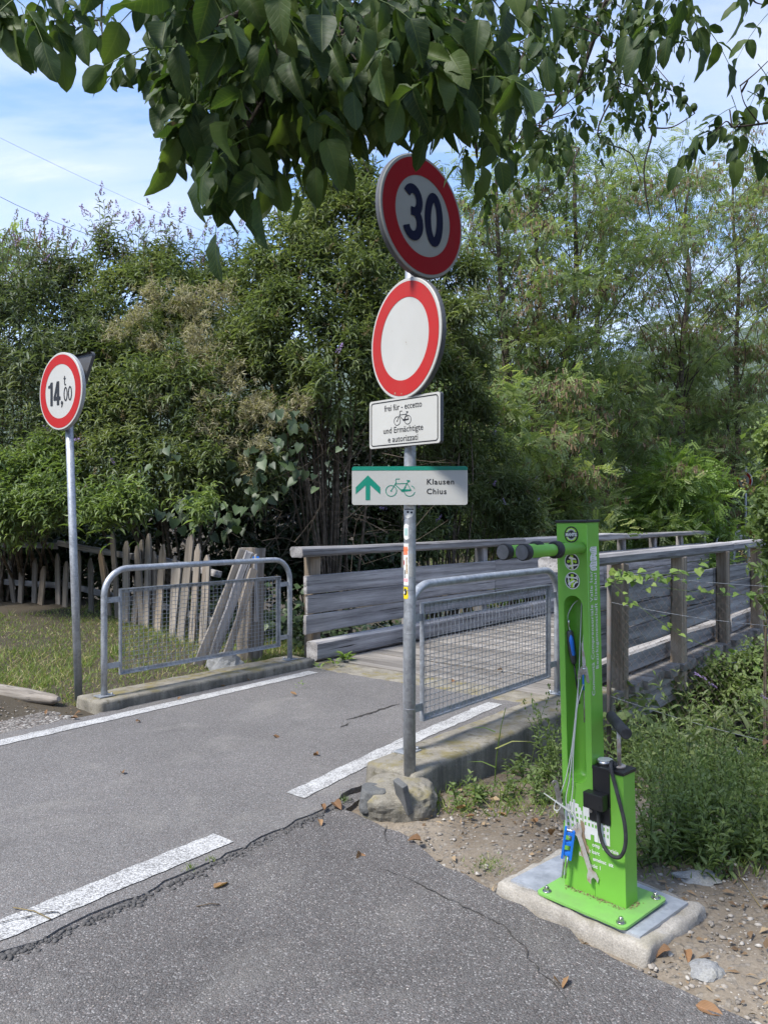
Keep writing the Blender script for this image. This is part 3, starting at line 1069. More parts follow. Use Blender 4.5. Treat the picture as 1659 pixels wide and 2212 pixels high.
# ------------------------------------------------------------------ signs
def face_dir(yaw_deg):
    """normal of a sign turned yaw degrees clockwise (seen from above) from facing the camera"""
    a = math.radians(yaw_deg)
    n = Vector((-math.sin(a), -math.cos(a), 0))
    return n, Z3.cross(n).normalized()


def disc_sign(name, c, yaw, R, label, group=None, red=M_red, white=M_white, band=0.20):
    n, rt = face_dir(yaw)
    T = empty(name, c, frame(c, rt, Z3, n), label, 'road sign', group)
    # dished aluminium plate with a folded rim
    pl = MB()
    k = 64
    rings = [(R, -0.022), (R, 0.0), (R - 0.004, 0.003)]
    vs = [(rr * math.cos(2 * math.pi * i / k), rr * math.sin(2 * math.pi * i / k), z) for rr, z in rings for i in range(k)]
    fs = [(a * k + i, a * k + (i + 1) % k, (a + 1) * k + (i + 1) % k, (a + 1) * k + i) for a in range(2) for i in range(k)]
    fs.append(tuple(2 * k + i for i in range(k)))
    pl.add(vs, fs)
    pl.build('plate', white, T)
    bk = MB(); bk.ring(0, 0, 0, R - 0.001, -0.010, 64); bk.ring(0, 0, R - 0.0001, R + 0.0015, -0.0225, 64)
    bk.v = bk.v; bk.build('back', M_back, T)
    rm = MB(); rm.tube([((R + 0.001) * math.cos(2 * math.pi * i / k), (R + 0.001) * math.sin(2 * math.pi * i / k), -0.0095) for i in range(k)], 0.0022, 4, False, True, True)
    # outer rim band
    vs = [((R + 0.002) * math.cos(2 * math.pi * i / k), (R + 0.002) * math.sin(2 * math.pi * i / k), z) for z in (-0.026, -0.002) for i in range(k)]
    rm.add(vs, [(i, (i + 1) % k, k + (i + 1) % k, k + i) for i in range(k)], True)
    rm.build('rim', M_back if R > 0.28 and yaw != 36.5 else M_rim, T)
    rb = MB(); rb.ring(0, 0, R * (0.945 - band * 1.33), R * 0.945, 0.0045, 72); rb.build('red_ring', red, T)
    br = MB()
    br.box((-0.20, -0.012, -0.030), (0.20, 0.012, -0.0225)); br.build('bracket_rail', M_galv, T)
    cl = MB(); cl.box((-0.045, -0.014, -0.052), (0.045, 0.014, -0.030), 0.003); cl.build('clamp', M_galv, T)
    return T


# the tall pole in the middle
PB = Vector((0.13, 3.84, 0.04))
t = empty('sign_post', PB, label='tall grey galvanised pole carrying four signs beside the concrete wall', cat='sign post')
POLE = MB()
POLE.tube([(0, 0, 0.0), (0, 0, 0.9), (0.002, 0, 2.0), (0.010, 0, 3.02)], 0.0302, 24)
POLE.build('pole', M_galv, t)
cp = MB(); cp.tube([(0.010, 0, 3.02), (0.010, 0, 3.032)], 0.0315, 20); cp.build('pole_cap', M_blackp, t)


def pole_patch(name, z0, z1, a0, a1, mat, parent, r=0.0309, edge=None, seed=0):
    """sticker wrapped on the pole; angles in degrees from the direction to the camera, + to the right"""
    rr = random.Random(seed)
    na, nz = 10, 12
    vs = []
    for j in range(nz + 1):
        z = z0 + (z1 - z0) * j / nz
        aa0, aa1 = a0, a1
        if edge == 'disc':
            w = math.sqrt(max(0.0, 1 - (2 * j / nz - 1) ** 2)); mid = (a0 + a1) / 2
            aa0, aa1 = mid - (mid - a0) * w, mid + (a1 - mid) * w
        elif edge == 'torn':
            aa1 = a1 + rr.gauss(0, 3.0)
        for i in range(na + 1):
            a = math.radians(aa0 + (aa1 - aa0) * i / na)
            vs.append((r * math.sin(a), -r * math.cos(a), z))
    fs = [(j * (na + 1) + i, j * (na + 1) + i + 1, (j + 1) * (na + 1) + i + 1, (j + 1) * (na + 1) + i) for j in range(nz) for i in range(na)]
    mb = MB(); mb.add(vs, fs, True)
    return mb.build(name, mat, parent)


def zy(y, d=3.81):
    return EYE - (y - 1120) / F * d - PB.z


sk = pole_patch('sticker', zy(1120), zy(1082), -85, 45, M_print, t, edge='disc')
for (za, zb_, a0, a1, r_) in ((zy(1101), zy(1099), -60, 38, .0312), (zy(1108), zy(1104), -30, -10, .0312), (zy(1109), zy(1105), 5, 24, .0312)):
    pole_patch('sticker_print', za, zb_, a0, a1, M_navy, sk, r_)
sk = pole_patch('sticker', zy(1167), zy(1131), -88, 8, M_print, t, edge='disc', r=.0306)
pole_patch('sticker_print', zy(1157), zy(1141), -60, -22, paint('pale_teal_print', (0.35, 0.52, 0.50), 0.5), sk, .0308)
pole_patch('sticker_print', zy(1161), zy(1137), -14, 5, M_galv, sk, .0309, 'torn')
sk = pole_patch('sticker', zy(1265), zy(1174), -90, -12, M_print, t, edge='torn', seed=4)
pole_patch('sticker_print', zy(1199), zy(1181), -88, -20, M_orange, sk, .0312, 'torn', 5)
pole_patch('sticker_print', zy(1222), zy(1210), -88, -60, M_red, sk, .0312, 'disc', 6)
pole_patch('sticker_print', zy(1249), zy(1231), -62, -50, M_black, sk, .0312, 'torn', 7)
pole_patch('sticker_print', zy(1240), zy(1204), -40, -26, paint('brown_print', (0.33, 0.20, 0.08), 0.5, 0.5, (0.7, 0.7, 0.65), 120), sk, .0312, 'torn', 8)
pole_patch('sticker_print', zy(1257), zy(1250), -85, -20, paint('pink_print', (0.75, 0.30, 0.33), 0.5, 0.4, (0.75, 0.72, 0.7), 150), sk, .0312)
sk = pole_patch('sticker', zy(1294), zy(1268), -88, -20, M_yellow, t, edge='torn', seed=9)
pole_patch('sticker_print', zy(1287), zy(1271), -70, -30, M_black, sk, .0312, 'disc')
pole_patch('sticker_print', zy(1284), zy(1277), -74, -52, M_print, sk, .0314, 'disc')
pole_patch('glue_residue', zy(1246), zy(1196), -8, 62, paint('glue_residue', (0.33, 0.335, 0.32), 0.8, 0.4, (0.22, 0.22, 0.21), 90), t, .0307)
for z in (1.02, 0.42, 0.80, 2.26):
    MB().tube([(0.0308 * math.cos(a), 0.0308 * math.sin(a), z) for a in np.linspace(0, 2 * math.pi, 24, endpoint=False)], 0.0012, 5, False, True, True).build('scratch_ring', M_galv2, t)


def sign_at(x, y, d, n, off=0.055):
    c = at(x, y, d)
    return c


# speed limit 30, turned to the right; shade put into its film colours
n30, _ = face_dir(-44)
c30 = Vector((PB.x + 0.012, PB.y, 2.925)) + n30 * 0.075
T30 = disc_sign('speed_limit_sign', c30, -44, 0.30, 'round 30 speed limit sign with a dark red ring, topmost on the tall pole', red=paint('shaded_red_film', (0.27, 0.008, 0.011), 0.7, 0.05, spec=0.12), white=M_shadedwhite, band=0.215)
dg = MB()
w = 0.046
dg.stroke(arc(-0.078, 0.058, 0.047, 152, -58, 16, 0.058), w, 0.006)
dg.stroke(arc(-0.078, -0.052, 0.050, 72, -160, 18, 0.063), w, 0.007)
dg.box((-0.092, -0.016, 0.0060), (-0.055, 0.026, 0.0065))
dg.stroke(arc(0.075, 0.003, 0.045, 0, 360 - 12, 29, 0.112), w, 0.006, True)
dg.build('number_30', M_navy, T30)
# no vehicles, turned to the left
nne, _ = face_dir(56)
cne = Vector((PB.x + 0.032, PB.y, 2.318)) + nne * 0.072
TN = disc_sign('no_vehicles_sign', cne, 56, 0.30, 'round blank white sign with a bright red ring, below the 30 sign', red=M_red2, white=M_white, band=0.195)
sc = MB()
for x, y, r_ in ((-0.075, -0.262, 0.006), (-0.018, -0.272, 0.004), (0.02, -0.02, 0.003), (0.025, -0.032, 0.002), (-0.1, 0.06, 0.002)):
    sc.ring(x, y, 0, r_, 0.0055, 9)
sc.build('paint_chip', paint('chip', (0.30, 0.22, 0.16), 0.7), TN)


def plate_sign(name, c, yaw, w, h, label, mat=M_white, r=0.016, thick=0.012):
    n, rt = face_dir(yaw)
    T = empty(name, c, frame(c, rt, Z3, n), label, 'road sign')
    shape2d('plate', [rrect(-w / 2, -h / 2, w / 2, h / 2, r)], 0.004, mat, T, 0.0)
    rim = MB(); ol = rrect(-w / 2 - .001, -h / 2 - .001, w / 2 + .001, h / 2 + .001, r); k = len(ol)
    rim.add([(p[0], p[1], z) for z in (-thick - 0.010, -0.0005) for p in ol], [(i, (i + 1) % k, k + (i + 1) % k, k + i) for i in range(k)])
    rim.add([(p[0] * 0.995, p[1] * 0.99, -0.006) for p in ol], [tuple(reversed(range(k)))])
    rim.build('rim', M_back, T)
    cl = MB(); cl.box((-0.045, -0.013, -0.048), (0.045, 0.013, -thick - 0.009), 0.003); cl.build('clamp', M_galv, T)
    return T


def bicycle(T, x, y, s, mat, w=0.006, z=0.0035, worn=False):
    """old roadster pictogram facing left, wheel radius 1"""
    mb = MB()
    q = lambda px, py: (x + px * s, y + py * s)
    W = lambda pts, ww=w, closed=False: mb.stroke([q(*p) for p in pts], ww, z, closed)
    c1 = circ(-1.55, 0, 1.0, 40)
    W(c1, w, True)
    if worn:
        W(arc(1.85, 0, 1.0, 130, 292, 20)); W(arc(1.85, 0, 1.0, 22, 70, 8)); W(arc(1.85, 0, 1.0, -65, -12, 8))
    else:
        W(circ(1.85, 0, 1.0, 40), w, True)
    W([(-1.55, 0), (-0.72, 1.42), (-0.62, 1.55), (-0.72, 1.95), (-0.60, 2.20), (0.05, 2.22)])
    W([(-0.80, 1.32), (1.48, 1.38)])
    W([(-0.86, 1.22), (0.42, 0.02)], w * 1.15)
    W([(0.62, 0.05), (1.62, 1.78)])
    W([(1.42, 1.36), (2.15, 0.10)])
    mb.add([(*q(*p), z) for p in ((0.36, -0.20), (2.16, 0.0), (2.16, 0.26), (0.36, 0.30), (0.26, 0.05))], [(0, 1, 2, 3, 4)])
    mb.add([(*q(*p), z) for p in ((1.3, 1.86), (1.72, 1.62), (1.95, 1.70), (1.92, 1.98), (1.3, 1.98))], [(0, 1, 2, 3, 4)])
    mb.ring(q(-1.55, 0)[0], q(-1.55, 0)[1], 0, w * 1.2, z + 0.0002, 10)
    return mb.build('bicycle_symbol', mat, T)


npn, _ = face_dir(45)
cp_ = Vector((PB.x + 0.010, PB.y, 1.905)) + npn * 0.060
TP = plate_sign('exception_plate', cp_, 45, 0.485, 0.245, 'small white plate with black border, bicycle and frei für eccetto lettering', r=0.014)
bd = MB(); bd.stroke(rrect(-0.228, -0.110, 0.228, 0.110, 0.014), 0.0055, 0.003, True); bd.build('border', M_black, TP)
lettering('frei für - eccetto', 0.044, -0.003, 0.062, 0.0032, M_black, TP, 0.0002, 0.88)
lettering('und Ermächtigte', 0.044, -0.003, -0.052, 0.0032, M_black, TP, 0.0002, 0.95)
lettering('e autorizzati', 0.044, -0.003, -0.098, 0.0032, M_black, TP, 0.0002, 0.95)
bicycle(TP, -0.008, 0.006, 0.0215, M_black, 0.0032, 0.0032)

nk, _ = face_dir(3)
ck = Vector((PB.x, PB.y, 1.584)) + nk * 0.055
TK = plate_sign('cycle_route_sign', ck, 3, 0.575, 0.192, 'wide white cycle route sign with green arrow and bicycle for Klausen', r=0.012)
gb = shape2d('green_band', [[(-0.2875, 0.076), (0.2875, 0.076)] + rrect(-0.2875, -0.2, 0.2875, 0.096, 0.012)[6:18]], 0.0006, M_sgreen, TK, 0.0028)
ar = MB()
ar.add([(x, y, 0.0032) for x, y in ((-0.2075, 0.052), (-0.146, -0.008), (-0.146, -0.043), (-0.1965, 0.003), (-0.1965, -0.072), (-0.2190, -0.072), (-0.2190, 0.003), (-0.2685, -0.042), (-0.2685, -0.008))],
       [(0, 3, 6), (0, 1, 2, 3), (3, 4, 5, 6), (6, 7, 8, 0)])
ar.build('arrow', M_sgreen, TK)
bicycle(TK, -0.050, -0.026, 0.0268, M_sgreen, 0.0034, 0.0032, True)
lettering('Klausen', 0.0385, 0.084, 0.006, 0.0032, M_black, TK, 0.0006, 1.02, 'LEFT', 1.12)
lettering('Chius', 0.0385, 0.084, -0.042, 0.0032, M_black, TK, 0.0006, 1.02, 'LEFT', 1.12)

# the weight limit sign on its leaning pole at the left
PL = Vector((-2.385, 5.95, 0.0))
t = empty('sign_post', PL, label='thin leaning grey pole at left carrying the 14 tonne sign', cat='sign post')
MB().tube([(0, 0, -0.1), (-0.035, -0.01, 1.0), (-0.086, -0.02, 2.62)], 0.030, 20).build('pole', M_galv, t)


def disc_mesh(name, c, r, n, mat, parent):
    mb = MB(); u = n.orthogonal().normalized(); v = n.cross(u)
    mb.add([c + u * r * math.cos(k * 0.5236) + v * r * math.sin(k * 0.5236) for k in range(12)], [tuple(range(12))])
    return mb.build(name, mat, parent)


_nc = Vector((0.15, -1, 0)).normalized()
for zz_, r_ in ((1.69, 0.020), (1.41, 0.010)):
    disc_mesh('sticker', Vector((-0.035 * zz_, 0, zz_)) + _nc * 0.0325, r_, _nc, M_print, t)
n14, _ = face_dir(36.5)
c14 = Vector((PL.x - 0.080, PL.y - 0.02, 2.405)) + n14 * 0.062
T14 = disc_sign('weight_limit_sign', c14, 36.5, 0.30, 'round red ringed 14,00 t weight limit sign at the left', red=M_red, band=0.185)
d14 = MB()
d14.add([(x, y, 0.0055) for x, y in ((-0.132, 0.080), (-0.104, 0.080), (-0.104, -0.105), (-0.136, -0.105), (-0.136, 0.036), (-0.168, 0.036), (-0.168, 0.056), (-0.145, 0.060))], [(0, 1, 2, 3, 4), (0, 4, 5, 6, 7)])
# 4: left diagonal, bar and stem
d14.add([(x, y, 0.0056) for x, y in ((-0.046, 0.080), (-0.012, 0.080), (-0.012, -0.105), (-0.044, -0.105))], [(0, 3, 2, 1)])
d14.add([(x, y, 0.0060) for x, y in ((-0.090, -0.066), (0.006, -0.066), (0.006, -0.038), (-0.090, -0.038))], [(0, 1, 2, 3)])
d14.add([(x, y, 0.0062) for x, y in ((-0.046, 0.080), (-0.028, 0.080), (-0.060, -0.040), (-0.090, -0.040), (-0.090, -0.050))], [(0, 4, 3, 2, 1)])
d14.stroke(arc(0.078, -0.028, 0.021, 0, 348, 24, 0.050), 0.0105, 0.0058, True)
d14.stroke(arc(0.138, -0.028, 0.021, 0, 348, 24, 0.050), 0.0105, 0.0058, True)
d14.ring(0.028, -0.092, 0, 0.015, 0.0059, 14)
d14.add([(x, y, 0.0061) for x, y in ((0.016, -0.128), (0.030, -0.122), (0.043, -0.090), (0.026, -0.100))], [(0, 1, 2, 3)])
d14.stroke([(0.064, 0.112), (0.064, 0.054), (0.068, 0.044), (0.084, 0.044)], 0.0095, 0.0058)
d14.stroke([(0.050, 0.092), (0.080, 0.092)], 0.009, 0.0060)
d14.build('number_14', M_black, T14)

# give way sign seen from behind, facing the bridge traffic
nb, rb_ = face_dir(36.5 + 180)
cb = Vector((PL.x - 0.080, PL.y - 0.02, 2.44)) + nb * 0.06
TG = empty('give_way_sign', cb, frame(cb, rb_, Z3, nb), 'dark back of a triangular sign behind the 14 tonne sign', 'road sign')


def tri(sc_):
    pts = []
    R = 0.335 * sc_; rr = 0.03
    for a in (210 - 180, 330 - 180, 90 - 180):
        cx_, cy_ = (R - 2 * rr) * math.cos(math.radians(a)), (R - 2 * rr) * math.sin(math.radians(a)) + 0.09
        for k in range(-3, 4):
            pts.append((cx_ + rr * math.cos(math.radians(a + 20 * k)), cy_ + rr * math.sin(math.radians(a + 20 * k))))
    return pts


shape2d('plate', [tri(1.0)], 0.004, M_back, TG)
rm = MB(); ol = tri(1.01); k = len(ol)
rm.add([(p[0], p[1], z) for z in (-0.024, 0.003) for p in ol], [(i, (i + 1) % k, k + (i + 1) % k, k + i) for i in range(k)])
rm.build('rim', M_back, TG)
shape2d('red_border', [tri(0.97), tri(0.62)], 0.0006, M_red, TG, 0.0032)

# distant sign beyond the bridge
FP = at(1610, 1180, 22.0)
t = empty('sign_post', (FP.x, FP.y, gz(FP.x, FP.y)), label='distant thin pole beyond the bridge at the right edge', cat='sign post')
MB().tube([(0, 0, 0), (0, 0, 2.85)], 0.032, 10).build('pole', M_galv, t)
nfar, _ = face_dir(68)
TF = disc_sign('weight_limit_sign', Vector((FP.x, FP.y, 2.50)) + nfar * 0.07, 68, 0.28, 'tiny distant red ringed sign half hidden by the right hand shrub', red=M_red)
lettering('14', 0.26, 0.0, -0.09, 0.006, M_black, TF, 0.008, 0.7)
mb = MB(); mb.box((-0.11, -0.06, 0.55), (0.11, 0.06, 1.0), 0.01)
bx = mb.build('pale_box', M_rim, t, (-0.24, 0, 0))

# ================================================================== BICYCLE REPAIR STATION
SA = Vector((0.67, -0.742, 0)).normalized()
SB = Vector((-SA.y, SA.x, 0))
SO = Vector((0.792, 2.778, 0.0))
PADZ = 0.021
Mpad = frame(SO, SA, SB, Z3)


def pad():
    from mathutils import noise as nz
    T = empty('concrete_pad', SO, Mpad, 'pale rough concrete pad with inset zinc sheets under the green station', 'pad')
    bm = bmesh.new(); bmesh.ops.create_cube(bm, size=1)
    lo, hi = (-0.352, -0.166, -0.10), (0.272, 0.255, PADZ)
    for v in bm.verts:
        v.co = Vector([(lo[i] + hi[i]) / 2 + v.co[i] * (hi[i] - lo[i]) for i in range(3)])
    bmesh.ops.bevel(bm, geom=bm.edges[:], offset=0.009, segments=1, profile=0.6, affect='EDGES')
    for ax in range(3):
        n = int((hi[ax] - lo[ax]) / 0.028)
        for k in range(1, n):
            co = [0, 0, 0]; no = [0, 0, 0]; co[ax] = lo[ax] + (hi[ax] - lo[ax]) * k / n; no[ax] = 1
            bmesh.ops.bisect_plane(bm, geom=bm.verts[:] + bm.edges[:] + bm.faces[:], plane_co=co, plane_no=no)
    for v in bm.verts:
        p = v.co
        inner = min(p.x - lo[0], hi[0] - p.x, p.y - lo[1], hi[1] - p.y) > 0.038
        d = nz.noise_vector(p * 9) * 0.009 + nz.noise_vector(p * 24) * 0.009 + nz.noise_vector(p * 60) * 0.004
        if inner and p.z > 0: d = d * 0.15; d.z -= 0.002
        fl = max(0.0, PADZ - p.z) * 0.10        # the cast sides lean outwards
        c_ = Vector((math.copysign(fl, p.x + .04), math.copysign(fl, p.y - .045), 0)) if not inner else Vector()
        v.co = p + d + c_
    me = bpy.data.meshes.new('concrete'); bm.to_mesh(me); bm.free()
    me.polygons.foreach_set('use_smooth', [True] * len(me.polygons)); setmat(me, M_pad)
    link(bpy.data.objects.new('concrete', me), T)
    # zinc sheets, laid side by side
    for a0, a1 in ((-0.312, -0.190), (-0.188, -0.05), (-0.048, 0.10), (0.102, 0.228)):
        z = PADZ + 0.0075 + 0.0006 * RND.random()
        m = MB(); m.box((a0, -0.130, z - 0.010), (a1, 0.208, z + 0.0015)); m.build('zinc_sheet', M_zincsheet, T)
    return T


pad()
LEAN = math.radians(-1.35)
MST = Matrix.Translation(SO + Vector((0, 0, PADZ + 0.0125))) @ Matrix.Rotation(LEAN, 4, 'Y') @ frame((0, 0, 0), SA, SB, Z3)
ST = empty('bicycle_repair_station', SO, MST, 'bright green bicycle repair station on a concrete pad at the right', 'repair station')
MSTI = MST.inverted()


def sp(x, y, b=-0.04):
    """point of the station's own frame at depth b that lies on the sight line through (x, y)"""
    e = MSTI @ Vector((0, 0, EYE)); q = MSTI @ at(x, y, 3.0)
    d = q - e
    k = (b - e.y) / d.y
    return e + d * k


C0, C1, CM = -0.136, 0.118, -0.006       # left of column, right of pump box, right of column
BF, BB = -0.026, 0.052                   # front and back
ZT, ZP = 1.372, 0.478
pl = shape2d('base_plate', [rrect(-0.182, -0.148, 0.182, 0.148, 0.022)], 0.008, M_greenw, ST, 0.006)
DIRT_ON_PLATE = True
for a, b in ((-0.152, -0.118), (0.152, -0.118), (0.152, 0.118), (-0.152, 0.118)):
    m = MB(); m.tube([(a, b, 0.010), (a, b, 0.0135)], 0.0165, 16); m.tube([(a, b, 0.0135), (a, b, 0.024)], 0.0105, 6, True, False); m.tube([(a, b, 0.024), (a, b, 0.030)], 0.006, 8)
    m.build('anchor_bolt', M_steel, ST)
# column: a folded sheet box whose front has a long round-ended window
am, hw = -0.0715, 0.0405
z0s, z1s = 0.405 + hw, 1.103 - hw
slot = [(am + hw * math.cos(math.radians(a)), z1s + hw * math.sin(math.radians(a))) for a in range(0, 181, 10)] + [(am + hw * math.cos(math.radians(a)), z0s + hw * math.sin(math.radians(a))) for a in range(180, 361, 10)]
RX = Matrix.Rotation(math.radians(90), 4, 'X')     # x,y -> x,z ; z -> -y


def front_shape(name, outlines, thick, mat, parent, y, **k):
    """outline in (a, z); lies on the plane b = y, facing the front"""
    o = shape2d(name, outlines, thick, mat, parent, 0.0, **k)
    o.data.transform(Matrix.Translation((0, y, 0)) @ RX)
    return o


front_shape('front_panel', [[(C0, 0.010), (CM, 0.010), (CM, ZT), (C0, ZT)], slot], 0.003, M_green, ST, BF + 0.0015)
m = MB()
m.box((C0, BF + 0.003, 0.010), (C0 + 0.003, BB, ZT)); m.box((CM - 0.003, BF + 0.003, 0.010), (CM, BB, ZT)); m.box((C0 + 0.003, BB - 0.003, 0.010), (CM - 0.003, BB, ZT))
m.build('column_box', M_green, ST)
# rounded trough behind the window
m = MB(); rows = 10; ns = len(slot); D = 0.062
vs = []
for k in range(rows + 1):
    ang = math.radians(90 * k / rows)
    f = max(0.02, math.cos(ang) ** 0.55); dep = D * math.sin(ang)
    for (x, z) in slot:
        zc = min(max(z, z0s), z1s)
        vs.append((am + (x - am) * f, BF + 0.0015 + dep, zc + (z - zc) * f))
m.add(vs, [(k * ns + i, (k + 1) * ns + i, (k + 1) * ns + (i + 1) % ns, k * ns + (i + 1) % ns) for k in range(rows) for i in range(ns)], True)
m.build('tool_recess', M_green, ST)
m = MB(); m.box((C0 - 0.004, BF - 0.004, ZT + 0.0005), (CM + 0.004, BB + 0.004, ZT + 0.010), 0.002); m.build('top_cap', M_blackp, ST)
# pump box
m = MB(); m.box((CM + 0.0006, BF, 0.010), (C1, BB, ZP), 0.0016); m.build('pump_box', M_green, ST)
m = MB(); m.box((CM + 0.001, BF - 0.005, ZP), (C1 + 0.005, BB + 0.005, ZP + 0.012), 0.002); m.build('pump_lid', M_blackp, ST)
m = MB(); m.box((CM + 0.002, BF - 0.003, 0.352), (0.066, BF - 0.0004, ZP - 0.0005), 0.0008)
m.box((-0.020, BF - 0.0055, 0.288), (0.066, BF - 0.0034, 0.352), 0.0008); m.build('black_panel', M_blackp, ST)
m = MB(); m.box((-0.020, BF - 0.044, 0.345), (0.060, BF - 0.0056, 0.402), 0.004)
for a, z in ((-0.008, 0.360), (0.045, 0.360)): m.tube([(a, BF - 0.0435, z), (a, BF - 0.046, z)], 0.006, 10)
m.build('hose_holder', M_blackp, ST)
m = MB(); m.tube([(-0.012, BF - 0.004, 0.322), (-0.012, BF - 0.0085, 0.322)], 0.006, 10); m.build('screw', M_steel, ST)
for a, z in ((-0.03, 0.098),):
    m = MB(); m.tube([(a, BF + 0.001, z), (a, BF - 0.003, z)], 0.004, 8); m.build('screw', M_rusty, ST)
# gauge, pump rod and T handle
m = MB(); m.tube([(0.020, 0.018, ZP + 0.012), (0.020, 0.018, ZP + 0.026)], 0.030, 24); m.build('gauge_body', M_steel, ST)
m = MB(); m.tube([(0.020, 0.018, ZP + 0.0265), (0.020, 0.018, ZP + 0.0285)], 0.0265, 24); m.build('gauge_glass', M_glass, ST)
m = MB(); m.tube([(0.078, 0.018, ZP + 0.012), (0.078, 0.018, ZP + 0.020)], 0.022, 16); m.tube([(0.078, 0.018, ZP + 0.020), (0.078, 0.018, ZP + 0.155)], 0.0075, 12); m.build('pump_rod', M_rusty, ST)
hc = Vector((0.078, 0.018, ZP + 0.165))
hd = (MSTI.to_3x3() @ Vector((-0.04, -1.0, -0.04))).normalized()
m = MB(); m.tube([hc - hd * 0.104, hc - hd * 0.100, hc + hd * 0.100, hc + hd * 0.104], [0.017, 0.020, 0.020, 0.017], 18); m.build('pump_handle', M_rubber, ST)
# hose
hp = [Vector((0.070, 0.002, ZP + 0.012)), Vector((0.066, -0.012, ZP + 0.036)), Vector((0.080, -0.040, ZP + 0.018)), Vector((0.112, -0.055, 0.42)), Vector((0.138, -0.058, 0.33)), Vector((0.140, -0.058, 0.255)), Vector((0.120, -0.058, 0.206)), Vector((0.085, -0.056, 0.196)), Vector((0.050, -0.052, 0.220)), Vector((0.030, -0.046, 0.27)), Vector((0.026, -0.044, 0.345))]


def smooth_path(P, n=6, closed=False):
    out = []
    for i in range(len(P) - 1):
        p0, p1, p2, p3 = P[max(i - 1, 0)], P[i], P[i + 1], P[min(i + 2, len(P) - 1)]
        for k in range(n):
            t_ = k / n
            out.append(0.5 * ((2 * p1) + (p2 - p0) * t_ + (2 * p0 - 5 * p1 + 4 * p2 - p3) * t_ ** 2 + (3 * p1 - p0 - 3 * p2 + p3) * t_ ** 3))
    out.append(P[-1])
    return out


m = MB(); m.tube(smooth_path(hp), 0.0068, 10); m.tube([hp[0] - Vector((0, 0, .004)), hp[0] + Vector((-.002, -.006, .02))], 0.011, 10); m.build('pump_hose', M_rubber, ST)
# holding arms with rubber sleeves
for a, L in ((-0.030, 0.345), (-0.112, 0.345)):
    z = 1.280
    m = MB(); m.tube([(a, BF + 0.002, z), (a, BF - L, z)], 0.0215, 20); arm = m.build('holding_arm', M_green, ST)
    m = MB(); m.tube([(a, BF - L + 0.022, z), (a, BF - L + 0.004, z), (a, BF - L - 0.004, z), (a, BF - L - 0.006, z)], [0.0275, 0.029, 0.029, 0.027], 24); m.build('end_cap', M_rubber, arm)
    m = MB(); m.tube([(a, BF - L - 0.0063, z), (a, BF - L - 0.0070, z)], 0.0255, 24); m.build('cap_face', M_capface, arm)
    m = MB(); m.tube([(a, BF - 0.175, z), (a, BF - 0.171, z), (a, BF - 0.146, z), (a, BF - 0.142, z)], [0.027, 0.031, 0.031, 0.027], 24); m.build('rubber_collar', M_rubber, arm)

# stickers on the front
YF = BF - 0.0008


def fr(name, mbx, mat, parent, y):
    mbx.xf(Matrix.Translation((0, y, 0)) @ RX)
    return mbx.build(name, mat, parent)


zc = 1.329
m = MB(); m.ring(am, zc, 0, 0.0305, 0, 40); logo = fr('logo_sticker', m, M_black, ST, YF)
m = MB()
pts = []
for k in range(72):
    r_ = 0.0262 if k % 3 == 0 else 0.0238
    a = 2 * math.pi * k / 72
    pts.append((am + r_ * math.cos(a), zc + r_ * math.sin(a)))
inn = circ(am, zc, 0.0205, 72)
m.add([(p[0], p[1], 0) for p in pts + inn], [(k, (k + 1) % 72, 72 + (k + 1) % 72, 72 + k) for k in range(72) if not (4 < (k % 36) < 33 and False)])
fr('gear_ring', m, M_lime, logo, YF - 0.0005)
m = MB(); m.stroke(arc(am, zc, 0.0165, 25, 155, 14), 0.0012, 0); m.stroke(arc(am, zc, 0.0165, 205, 335, 14), 0.0012, 0); m.stroke(arc(am, zc, 0.0195, 30, 150, 14), 0.0018, 0); m.stroke(arc(am, zc, 0.0195, 210, 330, 14), 0.0018, 0)
fr('logo_arc', m, M_print, logo, YF - 0.0007)
m = MB(); m.box((am - 0.0275, zc - 0.0085, 0), (am + 0.0275, zc + 0.0085, 0.0001)); fr('logo_band', m, M_black, logo, YF - 0.0009)
lettering('MANTIS', 0.0175, am, zc - 0.0062, 0.0, M_print, logo, 0.0006, 0.80, M=Matrix.Translation((0, YF - 0.0012, 0)) @ RX)

